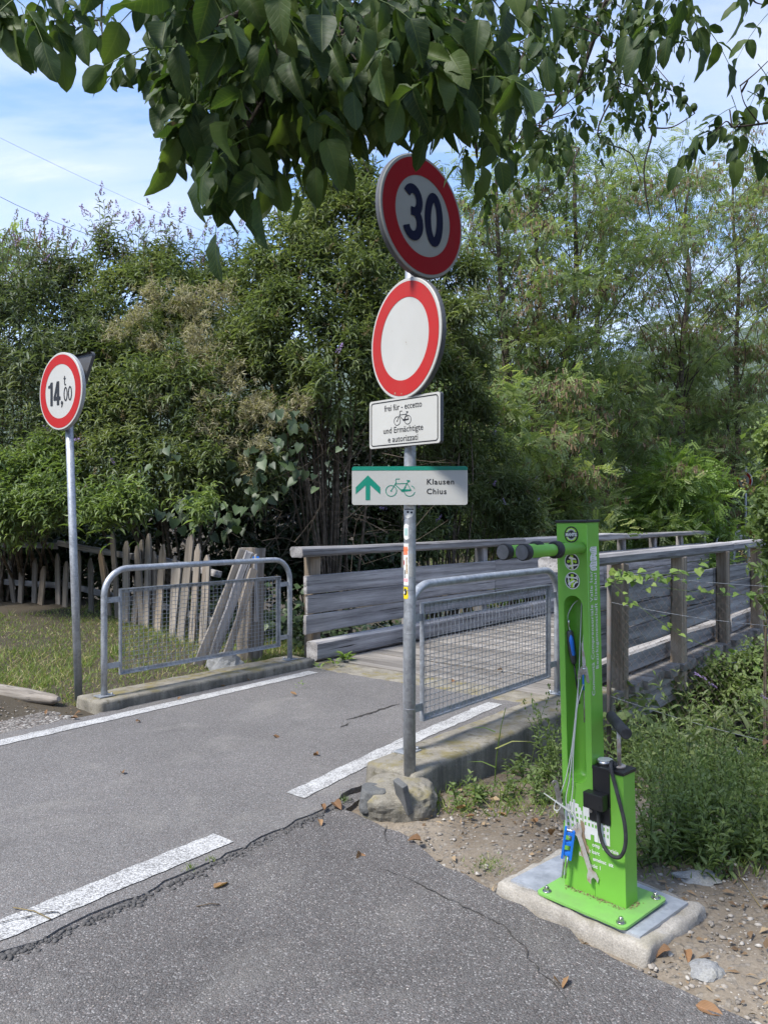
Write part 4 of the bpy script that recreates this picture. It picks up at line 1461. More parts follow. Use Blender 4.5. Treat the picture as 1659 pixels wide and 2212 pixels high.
for zc, kind in ((1.228, 0), (1.158, 1)):
    m = MB(); m.ring(am, zc, 0, 0.0318, 0, 40); pic = fr('pictogram_sticker', m, M_print, ST, YF)
    m = MB(); m.ring(am, zc, 0, 0.0283, 0, 40); fr('pictogram_disc', m, M_black, pic, YF - 0.0004)
    m = MB()
    m.box((am - 0.006, zc - 0.026, 0), (am + 0.006, zc + 0.0235, 0.0001))
    for sx in (-1, 1):
        m.ring(am + sx * 0.0155, zc + 0.001 - kind * 0.004, 0, 0.0058, 0.0, 14)
        m.stroke([(am + sx * 0.0155, zc + 0.001 - kind * 0.004), (am, zc + 0.004 - kind * 0.004)], 0.006, 0)
    fr('pictogram_lime', m, M_lime, pic, YF - 0.0007)
    m = MB()
    if kind == 0:
        m.add([(am + x, zc + z, 0) for x, z in ((-0.014, 0.014), (-0.008, 0.0195), (0.004, 0.016), (0.016, 0.013), (0.020, 0.008), (0.0, 0.008), (-0.008, 0.010))], [(0, 6, 1), (1, 6, 5, 2), (2, 5, 4, 3)])
        m.stroke([(am - 0.001, zc + 0.012), (am + 0.004, zc - 0.016)], 0.005, 0.0001)
        m.add([(am + x, zc + z, 0.0002) for x, z in ((-0.026, -0.006), (-0.014, -0.012), (0.026, -0.008), (0.025, -0.013), (-0.004, -0.018), (-0.015, -0.0235), (-0.022, -0.016))], [(0, 6, 1), (1, 6, 5, 4), (1, 4, 3, 2)])
        m.stroke([(am + 0.0, zc - 0.014), (am + 0.004, zc - 0.027)], 0.006, 0.0003)
    else:
        m.stroke([(am - 0.024, zc + 0.013), (am + 0.022, zc + 0.010)], 0.0055, 0)
        m.stroke([(am - 0.019, zc + 0.021), (am - 0.012, zc - 0.014), (am - 0.010, zc - 0.024)], 0.005, 0.0001)
        m.stroke([(am - 0.014, zc - 0.012), (am + 0.011, zc + 0.002)], 0.0058, 0.0002)
        m.stroke([(am + 0.019, zc + 0.018), (am + 0.024, zc + 0.002)], 0.0045, 0.0001)
        m.stroke(arc(am + 0.024, zc - 0.022, 0.018, 85, 185, 10), 0.0052, 0.0003)
        m.ring(am - 0.012, zc - 0.012, 0, 0.0062, 0.0003, 14)
    fr('pictogram_white', m, M_print, pic, YF - 0.0010)


def town_hall(x0, z0, w, h, skip=()):
    """white silhouette of a gabled building pair with window holes: outlines for shape2d"""
    outs = []
    q = lambda u, v: (x0 + u * w, z0 + v * h)
    left = [(0, 0), (0.07, 0), (0.07, 0.10), (0.15, 0.10), (0.15, 0), (0.42, 0), (0.42, 0.62)]
    sil = [(0, 0.02), (0.10, 0.0), (0.10, 0.12), (0.17, 0.12), (0.17, 0.0), (0.40, 0.0), (0.40, 0.72), (0.37, 0.72), (0.37, 0.80), (0.32, 0.80), (0.32, 0.88), (0.24, 0.88), (0.24, 0.97), (0.19, 0.97), (0.19, 0.88), (0.11, 0.88), (0.11, 0.80), (0.05, 0.80), (0.05, 0.72), (0.0, 0.72)]
    mid = [(0.42, 0.0), (0.58, 0.0), (0.58, 0.16), (0.66, 0.16), (0.66, 0.0), (0.74, 0.0), (0.74, 0.66), (0.70, 0.70), (0.58, 0.86), (0.42, 0.86)]
    rgt = [(0.75, 0.0), (1.0, 0.0), (1.0, 0.74), (0.97, 0.74), (0.97, 0.82), (0.92, 0.82), (0.92, 0.90), (0.84, 0.90), (0.84, 0.82), (0.78, 0.82), (0.78, 0.74), (0.75, 0.74)]
    for pl_ in (sil, mid, rgt):
        outs.append([q(*p) for p in pl_])

    def hole(u0, v0, u1, v1): outs.append([q(u0, v0), q(u0, v1), q(u1, v1), q(u1, v0)])
    for v in (0.20, 0.37, 0.52):
        for u in (0.05, 0.15, 0.26, 0.35): 
            if u + 0.035 < 0.39: hole(u, v, u + 0.05 if u < 0.3 else u + 0.035, v + 0.09)
        for u in (0.78, 0.86, 0.94): hole(u, v, u + 0.035, v + 0.09)
    for v in (0.36, 0.52):
        for u in (0.45, 0.53, 0.61, 0.68): hole(u, v, u + 0.04, v + 0.09)
    for u, in ((0.12,), (0.25,), (0.80,), (0.90,)):
        hole(u, 0.66, u + 0.035, 0.76)
    return outs


g = front_shape('town_print', town_hall(-0.128, 0.212, 0.188, 0.135), 0.0004, M_print, ST, YF + 0.0002)
TF_ = Matrix.Translation((0, YF - 0.0002, 0)) @ RX
for body, x, z, s_ in (('omu  i', -0.092, 0.192, 0.0205), ('omp  ensoriale', 0.040, 0.192, 0.0205), ('le Isarc', -0.008, 0.166, 0.0205), ('Bezi  k   emeinsc  att', 0.0, 0.141, 0.0195), ('isackt  l', -0.006, 0.115, 0.0195)):
    lettering(body, s_, x, z, 0, M_print, ST, 0.0004, 0.86, M=TF_)
# lettering up the right-hand side
TS = Matrix.Translation((CM + 0.0012, 0, 0)) @ Matrix(((0, 0, 1, 0), (0, 1, 0, 0), (-1, 0, 0, 0), (0, 0, 0, 1))).to_4x4()
# text x -> up (z), text y -> towards the front (-b)
TS = Matrix(((0, 0, 1, CM + 0.0010), (0, -1, 0, 0), (1, 0, 0, 0), (0, 0, 0, 1)))
TS = Matrix(((0, 0, 1, CM + 0.0010), (0, -1, 0, 0), (1, 0, 0, 0), (0, 0, 0, 1)))
lettering('Comunità Comprensoriale Valle Isarc', 0.0260, 0.738, -0.002, 0, M_print, ST, 0.0002, 1.0, 'LEFT', 1.06, M=TS)
lettering('Bezirksgemeinschaft Eisacktal', 0.0260, 0.832, -0.030, 0, M_print, ST, 0.0002, 1.0, 'LEFT', 1.06, M=TS)
sb = shape2d('town_print', town_hall(1.195, -0.034, 0.088, 0.050), 0.0004, M_print, ST, 0)
sb.data.transform(TS)
# fix the widths so that both lines fill the length seen in the photograph
for o_ in [c for c in ST.children if c.name.startswith('lettering')]:
    zs = [v.co.z for v in o_.data.vertices]
    h_ = max(zs) - min(zs)
    if h_ > 0.2:
        want = 0.470 if len(o_.data.vertices) and min(zs) < 0.80 else 0.352
        lo_ = min(zs)
        for v in o_.data.vertices: v.co.z = lo_ + (v.co.z - lo_) * want / h_


# ------------------------------------------------------------------ tools on cables (each can be lifted away)
def world(p): return MST @ p


def cable(px, label, r=0.0021, bs=None):
    P = [world(sp(x, y, b)) for x, y, b in px]
    o0 = P[0].copy()
    m = MB(); m.tube([p - o0 for p in smooth_path(P, 7)], r, 6)
    o = m.build('tool_cable', M_cable, None, o0)
    return tag(o, label, 'cable', 'sleeved steel cables holding the tools of the station')


cable([(1247, 1297, .02), (1236, 1308, .0), (1226, 1330, -.004), (1228, 1352, -.004), (1232, 1366, -.004)], 'short cable curving from the recess top to the blue screwdriver')
cable([(1262, 1300, .0), (1262, 1330, -.01), (1261, 1362, -.012), (1258, 1390, -.012)], 'cable at the right of the recess holding the adjustable wrench')
cable([(1256, 1300, .02), (1253, 1380, .0), (1250, 1460, -.015), (1243, 1540, -.03), (1234, 1620, -.034), (1222, 1680, -.038), (1210, 1715, -.05), (1204, 1735, -.06)], 'long cable running down to the silver tyre lever')
cable([(1262, 1470, .0), (1256, 1490, -.02), (1246, 1530, -.034), (1238, 1600, -.036), (1230, 1680, -.038), (1222, 1730, -.044), (1232, 1775, -.05), (1234, 1800, -.05)], 'middle long cable running down to the blue folding tool')
cable([(1250, 1470, -.01), (1245, 1540, -.034), (1238, 1630, -.036), (1237, 1700, -.037), (1233, 1745, -.042), (1242, 1770, -.046), (1246, 1790, -.048)], 'rightmost long cable running down to the rusty spanners')
cable([(1208, 1720, -.055), (1199, 1735, -.065), (1197, 1748, -.07), (1206, 1750, -.07), (1215, 1735, -.062)], 'small loose loop of cable beside the tyre lever')
for x, y in ((1228, 1345), (1262, 1370)):
    m = MB(); p = world(sp(x, y, -.012)); m.tube([(0, 0, 0.010), (0, 0, -0.010)], 0.0042, 8)
    tag(m.build('cable_ferrule', M_steel, None, p), 'crimped metal ferrule on the %s cable in the recess' % ('screwdriver' if x < 1240 else 'wrench'), 'ferrule')


def along(name, p0, p1, label, cat, out=None):
    """empty whose X runs from p0 to p1 and Z faces the viewer"""
    d = p1 - p0; x = d.normalized()
    toc = (Vector((0, 0, EYE)) - p0).normalized()
    z = (toc - x * toc.dot(x)).normalized(); y = z.cross(x)
    return empty(name, p0, frame(p0, x, y, z), label, cat), d.length


T, L = along('screwdriver', world(sp(1230, 1362, -.006)), world(sp(1251, 1520, .006)), 'blue and grey screwdriver hanging in the green recess', 'screwdriver')
h = L * 0.46
m = MB(); m.tube([(0, 0, 0), (0.006, 0, 0), (h * .35, 0, 0), (h * .7, 0, 0), (h * .9, 0, 0), (h, 0, 0)], [0.009, 0.0125, 0.0145, 0.0135, 0.011, 0.007], 14); hb = m.build('handle', M_greyp, T)
m = MB(); m.tube([(0.002, 0.001, 0.004), (h * .3, 0.001, 0.0085), (h * .72, 0.002, 0.0075), (h * .78, 0.002, 0.004)], [0.006, 0.009, 0.0075, 0.003], 12); m.build('grip', M_blue, T)
m = MB(); m.tube([(h, 0, 0), (L, 0, 0)], 0.0035, 8); m.build('shaft', M_blackp, T)

T, L = along('adjustable_wrench', world(sp(1259, 1387, -.022)), world(sp(1262, 1460, -.03)), 'silver adjustable wrench hanging in the recess', 'wrench')
o = shape2d('handle', [rrect(0, -0.006, L * .8, 0.006, 0.005)], 0.007, M_rusty, T)
o = shape2d('jaw', [[(L * .72, -0.009), (L * .84, -0.021), (L * 1.08, -0.026), (L * 1.10, -0.014), (L * .98, -0.010), (L * .95, -0.001), (L * .98, 0.004), (L * 1.16, 0.006), (L * 1.22, 0.014), (L * 1.10, 0.023), (L * .88, 0.017), (L * .72, 0.009)]], 0.010, M_steel, T)
m = MB(); m.tube([(L * .80, -0.006, 0.0), (L * .80, 0.006, 0.0)], 0.0065, 10); m.build('thumb_screw', M_steel, T)

T, L = along('screwdriver', world(sp(1262, 1455, -.004)), world(sp(1262, 1560, .0)), 'second slim screwdriver behind the adjustable wrench', 'screwdriver')
m = MB(); m.tube([(0, 0, 0), (L * .3, 0, 0), (L * .34, 0, 0)], [0.008, 0.008, 0.005], 10); m.build('handle', M_blue, T)
m = MB(); m.tube([(L * .34, 0, 0), (L, 0, 0)], 0.003, 8); m.build('shaft', M_rusty, T)

T, L = along('tyre_lever', world(sp(1198, 1685, -.075)), world(sp(1216, 1770, -.060)), 'silver tyre lever with a hooked end, hanging left of the station', 'tyre lever')
shape2d('lever', [[(0, -0.002), (0.004, 0.008), (0.016, 0.010), (L, 0.008), (L + .004, 0), (L, -0.008), (0.022, -0.008), (0.018, 0.001), (0.010, 0.003), (0.008, -0.006), (0.014, -0.012), (0.004, -0.012)]], 0.004, M_steel, T, bevel=0.0006)
T, L = along('thin_lever', world(sp(1174, 1713, -.10)), world(sp(1230, 1752, -.05)), 'thin pale lever sticking out to the left behind the tyre lever', 'tyre lever')
shape2d('lever', [[(0, -0.0015), (0, 0.0015), (L, 0.004), (L, -0.004)]], 0.003, M_cable, T)

# blue folding multi tool
T, L = along('multi_tool', world(sp(1231, 1790, -.055)), world(sp(1219, 1880, -.060)), 'blue folding multi tool hanging at the lower left of the station', 'multi tool')
for y in (-0.0185, 0.0115):
    shape2d('side_plate', [rrect(0.0, y, L * 0.70, y + 0.007, 0.003)], 0.026, M_blue, T, bevel=0.001)
for x in (L * .06, L * .30, L * .54):
    m = MB(); m.box((x, -0.0115, -0.011), (x + 0.013, 0.0115, 0.011), 0.002); m.build('cross_bar', M_blue, T)
m = MB()
for y in (-0.009, -0.004, 0.001, 0.006): m.tube([(L * .0, y + .001, 0.006), (L * .10, y + .001, 0.008)], 0.0028, 6)
for y in (-0.006, 0.005): m.tube([(L * .62, y, 0.003), (L * 1.18, y + 0.001, 0.002)], 0.0035, 6)
m.build('hex_key', M_steel, T)
for k, (x0, y0, x1, y1, lab) in enumerate(((1243, 1782, 1282, 1905, 'rusty open ended spanner hanging at the lower front'), (1250, 1775, 1268, 1850, 'brownish second spanner behind the rusty one'))):
    T, L = along('spanner', world(sp(x0, y0, -.045 + .010 * k)), world(sp(x1, y1, -.040 + .010 * k)), lab, 'spanner')
    w = 0.0075
    shape2d('shank', [[(0.0, -0.010), (0.012, -0.016), (0.026, -0.014), (0.040, -w), (L - .04, -w), (L - .026, -0.016), (L - .010, -0.020), (L + .004, -0.012), (L - .012, -0.006), (L - .016, 0.004), (L - .006, 0.010), (L + .006, 0.012), (L - .006, 0.020), (L - .028, 0.017), (L - .04, w), (0.040, w), (0.026, 0.015), (0.006, 0.017), (-0.004, 0.008), (0.012, 0.004), (0.012, -0.005)]], 0.006, M_rusty if k == 0 else paint('brown_steel', (0.30, 0.22, 0.14), 0.5, 0.4, (0.2, 0.1, 0.05), 50), T, bevel=0.0005)

# ================================================================== PICKET FENCE, LEANING PLANKS, LOG
PF = empty('picket_fence', at(250, 1340, 9.2), label='old leaning grey picket fence under the bushes at left', cat='fence')
PF.location.z = 0.1
PFo = PF.location.copy()
picks = [(-40, 1215, 1345, 10.6, 0), (-8, 1222, 1345, 10.5, 1), (22, 1210, 1345, 10.4, -2), (50, 1228, 1345, 10.3, 1), (75, 1205, 1346, 10.2, 0), (98, 1222, 1346, 10.0, 2), (122, 1195, 1346, 9.9, -1), (146, 1212, 1348, 9.7, 1), (170, 1190, 1350, 9.5, 0), (193, 1205, 1352, 9.3, -1), (216, 1188, 1362, 9.15, -4), (240, 1150, 1372, 9.0, -3), (272, 1168, 1380, 8.85, 0), (297, 1178, 1388, 8.7, -2), (321, 1152, 1395, 8.6, 1), (352, 1175, 1402, 8.45, 2), (377, 1200, 1404, 8.35, 1), (411, 1150, 1408, 8.2, 4), (430, 1174, 1410, 8.1, 3), (449, 1198, 1412, 8.0, 2), (226, 1215, 1358, 9.2, -2), (335, 1190, 1398, 8.6, 0), (388, 1212, 1406, 8.3, 3), (306, 1165, 1385, 8.75, 3)]
for k, (x, yt, yb, d, lean) in enumerate(picks):
    w = 0.085 + 0.03 * RND.random()
    topp = at(x + RND.gauss(0, 2), yt, d); botp = at(x - lean * 5.5, yb, d)
    botp.z = gz(botp.x, botp.y) - 0.08
    H = (topp - botp).length
    key = k % 6
    r = random.Random(k)
    sh = 0.35 + 0.5 * r.random()
    ol = [(-w / 2, 0), (w / 2, 0), (w / 2 + r.gauss(0, .004), H * .5), (w / 2, H - 0.09), (w * 0.12, H - 0.01), (-w * 0.12, H), (-w / 2, H - 0.07 - 0.05 * sh), (-w / 2 + r.gauss(0, .004), H * .5)]
    m = MB(); m.prism(ol, -0.011, 0.011)
    # grain runs along X in the wood material, so model along X and turn upright
    m.v = [(p[1], p[0], p[2]) for p in m.v]
    m.f = [tuple(reversed(f)) for f in m.f]
    o = m.build('picket', M_woodp if k % 5 else M_woodb, PF)
    x_ = (topp - botp).normalized()
    z_ = Vector((-V3.x * 0.4 - 0.35, -0.85, 0.0)); z_ = (z_ - x_ * z_.dot(x_)).normalized()
    y_ = z_.cross(x_)
    o.matrix_world = frame(botp - PFo, x_, y_, z_)
for z in (0.28, 0.80):
    pts = [(-60, 10.75), (120, 9.98), (300, 8.78), (470, 8.03)]
    for (xa, da), (xb, db) in zip(pts[:-1], pts[1:]):
        a = at(xa, 1300, da); b = at(xb, 1300, db)
        a.z = gz(a.x, a.y) + z; b.z = gz(b.x, b.y) + z - 0.04
        off = Vector((0.02, 0.045, 0))
        board('fence_rail', a - PFo + off, b - PFo + off, 0.035, 0.075, M_woodg, PF)

pb = at(540, 1425, 7.45); pb.z = gz(pb.x, pb.y) - 0.2
T = empty('gate_post', pb, label='thick split wooden post behind the left railing', cat='post')
board('post', (0, 0, 0), (0.035, 0, at(548, 1184, 7.45).z - pb.z), 0.21, 0.19, M_woodp, T, up=U3, wob=0.012, ch=0.02)
board('splinter', (0.07, -0.1, 0.6), (0.06, -0.10, at(548, 1196, 7.45).z - pb.z), 0.06, 0.03, M_woodg, T, up=U3)
m = MB(); m.box((-0.035, -0.004, -0.02), (0.035, 0.0, 0.02)); m.build('blue_tag', M_blue, T, (0.075, -0.117, at(548, 1205, 7.45).z - pb.z))
for k, (xa, ya, xb, yb, w, lab) in enumerate(((526, 1188, 428, 1420, 0.095, 'left grey plank leaning against the split post'), (540, 1192, 452, 1415, 0.09, 'middle plank leaning against the split post'), (549, 1230, 478, 1408, 0.075, 'right short plank leaning against the split post'))):
    a = at(xa, ya, 7.30 - 0.03 * k); b = at(xb, yb, 7.12 - 0.05 * k); b.z = gz(b.x, b.y) + 0.0
    T = empty('leaning_plank', b, label=lab, cat='plank', group='planks leaning against the split post')
    board('plank', (0, 0, 0), a - b, w, 0.03, M_woodp if k != 1 else M_woodg, T, up=Vector((0.5, -0.8, 0.2)), wob=0.006, var=k)
bp = at(488, 1428, 7.0); bp.z = gz(bp.x, bp.y) + 0.05
tag(boulder('boulder', bp, (0.17, 0.13, 0.13), M_rock, 4, 3, 0.3), 'grey stone beside the split post behind the left railing', 'stone')
# log
a = gnd(-90, 1484, 0.05); b = gnd(128, 1512, 0.05)
T = empty('fallen_log', b, label='short weathered log lying at the left edge of the verge', cat='log')
m = MB(); P = [b, b.lerp(a, .06), b.lerp(a, .3), b.lerp(a, .65), a]
m.tube([Vector(((p - b).dot((a - b).normalized()), 0.012 * math.sin(5 * i), 0.008 * math.cos(4 * i))) for i, p in enumerate(P)], [0.018, 0.040, 0.056, 0.062, 0.06], 12)
lg = m.build('log', M_woodp, T); x_ = (a - b).normalized(); z_ = Vector((0, 0, 1)); y_ = z_.cross(x_).normalized(); lg.matrix_world = frame((0, 0, 0), x_, y_, x_.cross(y_))
# grey stones set in the soil
for k, (x, y, rx, ry, rz, lab) in enumerate(((1505, 1893, .085, .06, .022, 'flat grey stone in the soil right of the concrete pad'), (1525, 2090, .055, .045, .03, 'grey angular stone at the lower right, by the fallen leaves'), (1350, 2122, .02, .016, .012, 'small dark stone at the asphalt edge'), (1410, 2105, .016, .014, .012, 'small white pebble below the corner of the pad'))):
    p = gnd(x, y, 0.0); p.z = gz(p.x, p.y) + 0.004
    tag(boulder('stone', p, (rx, ry, rz), M_rock if k < 3 else M_pad, k + 20, 3, 0.4), lab, 'stone')

# ================================================================== CHAIN LINK FENCE
FA = Vector((1.545, 5.22, 0)); FB = Vector((2.35, 3.85, 0))
FL = (FB - FA).length; fd = (FB - FA).normalized(); fn = Vector((-fd.y, fd.x, 0))
CF = empty('chain_link_fence', FA, label='rusty chain link fence in front of the bridge at the right', cat='fence')
zb0, zt0 = -0.15, 1.05
m = MB()
cw = 0.062
n = int(FL / cw)
rowsf = int((zt0 - zb0) / cw)
for k in range(n):
    x0 = k * cw
    pts = []
    for j in range(rowsf * 2 + 1):
        z = zb0 + j * cw * 0.5 + 0.012 * math.sin(x0 * 3)
        u = x0 + (cw * 0.52 if (j % 2) else 0.0)
        if k % 2 and False: u = x0
        side = 0.0022 if j % 2 else -0.0022
        p = fd * (u + 0.02 * math.sin(z * 4)) + fn * (side + 0.025 * math.sin(x0 * 2.3 + z * 2))
        pts.append((p.x, p.y, z))
    m.tube(pts, 0.00095, 3, False, False)
    pts2 = []
    for j in range(rowsf * 2 + 1):
        z = zb0 + j * cw * 0.5 + 0.012 * math.sin(x0 * 3)
        u = x0 + (cw * 0.48 if (j % 2) else cw)
        side = -0.0022 if j % 2 else 0.0022
        p = fd * (u + 0.02 * math.sin(z * 4)) + fn * (side + 0.025 * math.sin(x0 * 2.3 + z * 2))
        pts2.append((p.x, p.y, z))
    m.tube(pts2, 0.00095, 3, False, False)
o = m.build('chain_mesh', M_fencewire, CF); o['kind'] = 'stuff'
for z in (1.055, 0.845, 0.20):
    m = MB(); m.tube([(fd * (FL * q / 8)) + Vector((0, 0, z - 0.03 * math.sin(math.pi * q / 8) * (1 if z < 1 else .6))) + fn * 0.006 for q in range(9)], 0.0014, 5, False)
    m.build('tension_wire', M_galv2, CF)
for q, zt in ((0.0, 1.1), (1.0, 1.12)):
    p = fd * (FL * q)
    m = MB(); m.tube([(p.x, p.y, -0.4), (p.x, p.y, zt)], 0.016, 8); m.build('fence_post', paint('rusty_post', (0.11, 0.10, 0.095), 0.7, 0.4, (0.12, 0.07, 0.04), 20), CF)

# power lines far behind the bushes
for k, (pa, pb_, lab) in enumerate((((-160, 338, 60), (330, 545, 78), 'lower thick power line slanting across the sky at left'), ((-160, 218, 70), (700, 598, 110), 'upper thin power line slanting across the sky at left'))):
    a, b = at(*pa), at(*pb_)
    m = MB(); m.tube([(b - a) * (q / 12) - Vector((0, 0, 1.0 * math.sin(math.pi * q / 12))) for q in range(13)], 0.022 if k == 0 else 0.013, 5)
    tag(m.build('power_line', M_blackp, None, a), lab, 'cable')

# ================================================================== VEGETATION TOOLS
def nrmz(a):
    return a / np.maximum(np.linalg.norm(a, axis=-1, keepdims=True), 1e-9)


def tmpl(verts, faces):
    return np.array(verts, float), faces


# x across (leaf width 1), y along (leaf length 1), z up
T_LANCE = tmpl([(0, 0, 0), (-.42, .30, .10), (0, .34, 0), (.42, .30, .10), (-.36, .62, .06), (0, .66, -.06), (.36, .62, .06), (0, 1, -.22)],
               [(0, 2, 1), (0, 3, 2), (1, 2, 5, 4), (2, 3, 6, 5), (4, 5, 7), (5, 6, 7)])
T_LEAF4 = tmpl([(0, 0, 0), (-.45, .40, .08), (0, .45, 0), (.45, .40, .08), (0, 1, -.15)], [(0, 2, 1), (0, 3, 2), (1, 2, 4), (2, 3, 4)])
T_HEART = tmpl([(0, .08, 0), (-.34, -.04, .05), (-.5, .28, .08), (-.30, .66, .03), (0, 1, -.12), (.30, .66, .03), (.5, .28, .08), (.34, -.04, .05), (0, .45, -.02)],
               [(0, 8, 2, 1), (8, 3, 2), (8, 4, 3), (8, 5, 4), (8, 6, 5), (0, 7, 6, 8)])
T_QUAD = tmpl([(-.5, 0, 0), (.5, 0, 0), (.5, 1, 0), (-.5, 1, 0)], [(0, 1, 2, 3)])
T_BLADE = tmpl([(-.5, 0, 0), (.5, 0, 0), (-.36, .5, .06), (.36, .5, .06), (0, 1, -.12)], [(0, 1, 3, 2), (2, 3, 4)])


def frond_tmpl(pairs, lw, ll, droop=0.22):
    V = []; Fc = []
    def leaflet(bx, by, bz, dx, dy, L, W):
        b = len(V)
        px_, py_ = -dy, dx
        V.append((bx, by, bz)); V.append((bx + dx * L * .5 + px_ * W, by + dy * L * .5 + py_ * W, bz - .01)); V.append((bx + dx * L, by + dy * L, bz - .045)); V.append((bx + dx * L * .5 - px_ * W, by + dy * L * .5 - py_ * W, bz - .01))
        Fc.append((b, b + 1, b + 2, b + 3))
    for i in range(pairs):
        y = 0.16 + 0.74 * i / pairs
        z = -droop * y * y
        for sx in (-1, 1):
            leaflet(0.01 * sx, y, z, sx * 0.93, 0.36, ll, lw)
    leaflet(0, 0.9, -droop * .81, 0, 1, ll, lw)
    return tmpl(V, Fc)


T_FROND = frond_tmpl(5, .085, .21)
T_FRONDB = frond_tmpl(8, .042, .17)


def leafmass(name, pos, fwd, nrm, L, W, T, mat, parent=None, tint=None, base=None):
    """one mesh of many leaves"""
    V, Fc = T
    N = len(pos)
    if N == 0: return None
    fwd = nrmz(fwd); side = nrmz(np.cross(fwd, nrm)); up = np.cross(side, fwd)
    L = np.broadcast_to(np.asarray(L, float), (N,)); W = np.broadcast_to(np.asarray(W, float), (N,))
    P = pos[:, None, :] + side[:, None, :] * (V[None, :, 0:1] * W[:, None, None]) + fwd[:, None, :] * (V[None, :, 1:2] * L[:, None, None]) + up[:, None, :] * (V[None, :, 2:3] * L[:, None, None])
    k = len(V)
    if base is not None: P = P - np.array(base)
    P = P.reshape(-1, 3)
    lens = np.array([len(f) for f in Fc])
    flat = np.array([i for f in Fc for i in f])
    loops = (np.arange(N)[:, None] * k + flat[None, :]).ravel()
    tot = np.tile(lens, N)
    starts = np.concatenate([[0], np.cumsum(tot)[:-1]])
    me = bpy.data.meshes.new(name)
    me.vertices.add(len(P)); me.vertices.foreach_set('co', P.ravel())
    me.loops.add(len(loops)); me.loops.foreach_set('vertex_index', loops.astype(np.int32))
    me.polygons.add(len(tot)); me.polygons.foreach_set('loop_start', starts.astype(np.int32))
    me.polygons.foreach_set('use_smooth', np.ones(len(tot), bool))
    if tint is None: tint = NP.random(N)
    at_ = me.attributes.new('tint', 'FLOAT', 'POINT')
    at_.data.foreach_set('value', np.repeat(np.clip(tint, 0, 1), k).astype(np.float32))
    me.update(calc_edges=True)
    setmat(me, mat)
    return link(bpy.data.objects.new(name, me), parent)


def rdir(n):
    return nrmz(NP.normal(size=(n, 3)))


def A3(v): return np.array(v, float)


def lobes_px(lst):
    """(x, y, radius in picture units, distance[, flatness]) -> centre, radii"""
    out = []
    for q in lst:
        x, y, r, d = q[:4]
        fl = q[4] if len(q) > 4 else 1.0
        R = r * d / F
        c = A3(at(x, y, d)); rv = np.array([R, R * 0.9, R * fl])
        out.append((c, rv * 0.86))
        for _ in range(5):          # smaller humps on it
            dd = rdir(1)[0]; dd[1] = -abs(dd[1]) * 0.8; dd[2] = dd[2] * 0.7 + 0.2; dd = nrmz(dd)
            k = NP.uniform(.26, .46)
            out.append((c + rv * dd * (1.02 - k * .55), rv * k))
    return out


def on_lobes(lobes, n, front=0.75):
    area = np.array([r[0] * r[2] for c, r in lobes]); pr = area / area.sum()
    P = []; O = []; got = 0
    while got < n:
        m = int((n - got) * 1.8) + 50
        idx = NP.choice(len(lobes), m, p=pr)
        C = np.array([lobes[i][0] for i in idx]); R = np.array([lobes[i][1] for i in idx])
        d = rdir(m)
        flip = (d[:, 1] > 0.15) & (NP.random(m) < front)
        d[flip, 1] *= -1
        flip = (d[:, 2] < -0.2) & (NP.random(m) < 0.5)
        d[flip, 2] *= -1
        rad = 1 - 0.55 * NP.random(m) ** 2.2
        p = C + R * d * rad[:, None]
        keep = np.ones(m, bool)
        for i, (c, r) in enumerate(lobes):
            q = (p - c) / r
            keep &= ~(((q ** 2).sum(1) < 0.55) & (idx != i) & (NP.random(m) < 0.8))
        keep &= p[:, 2] > ground_z(p[:, 0], p[:, 1]) + 0.05
        P.append(p[keep]); O.append(nrmz(d / R)[keep]); got += keep.sum()
    return np.concatenate(P)[:n], np.concatenate(O)[:n]


def shoots(P, D, Ls, nodes, leafL, leafW, T, mat, name, parent, base, droop=0.35, tint0=None, spread=0.85):
    """opposite leaves along shoots centred on P with direction D"""
    N = len(P)
    Ls = np.broadcast_to(np.asarray(Ls, float), (N,))
    a = nrmz(np.cross(D, rdir(N))); b = np.cross(D, a)
    pos = []; fw = []; ln = []; ti = []
    tint0 = NP.random(N) if tint0 is None else tint0
    siz = NP.random(N)
    for k in range(nodes):
        u = (k + 0.5) / nodes
        q = P + D * (Ls * (u - 0.6))[:, None]
        q[:, 2] -= 0.18 * Ls * u * u
        e = a if k % 2 == 0 else b
        for sg in (-1, 1):
            dirn = D * (0.35 + 0.5 * u) + e * sg * spread + NP.normal(0, 0.22, (N, 3))
            dirn[:, 2] -= droop * (1 - 0.6 * u)
            pos.append(q); fw.append(dirn)
            ln.append(leafL * (1 - 0.55 * u ** 2) * (0.6 + 0.75 * NP.random(N)) * (0.75 + 0.5 * siz))
            ti.append(np.clip(tint0 * 0.55 + 0.25 * NP.random(N) + 0.25 * u, 0, 1))
    pos = np.concatenate(pos); fw = nrmz(np.concatenate(fw)); ln = np.concatenate(ln); ti = np.concatenate(ti)
    up = np.tile([0, 0, 1.0], (len(pos), 1)) + NP.normal(0, 0.35, (len(pos), 3))
    return leafmass(name, pos, fw, up, ln, ln * leafW, T, mat, parent, ti, base)


def stems_mesh(paths, name, mat, parent, base, n=5):
    m = MB()
    for P, r0, r1 in paths:
        P = [Vector(p) - Vector(base) for p in P]
        k = len(P)
        m.tube(P, [r0 + (r1 - r0) * i / (k - 1) for i in range(k)], n, False)
    return m.build(name, mat, parent)


PANI = {}


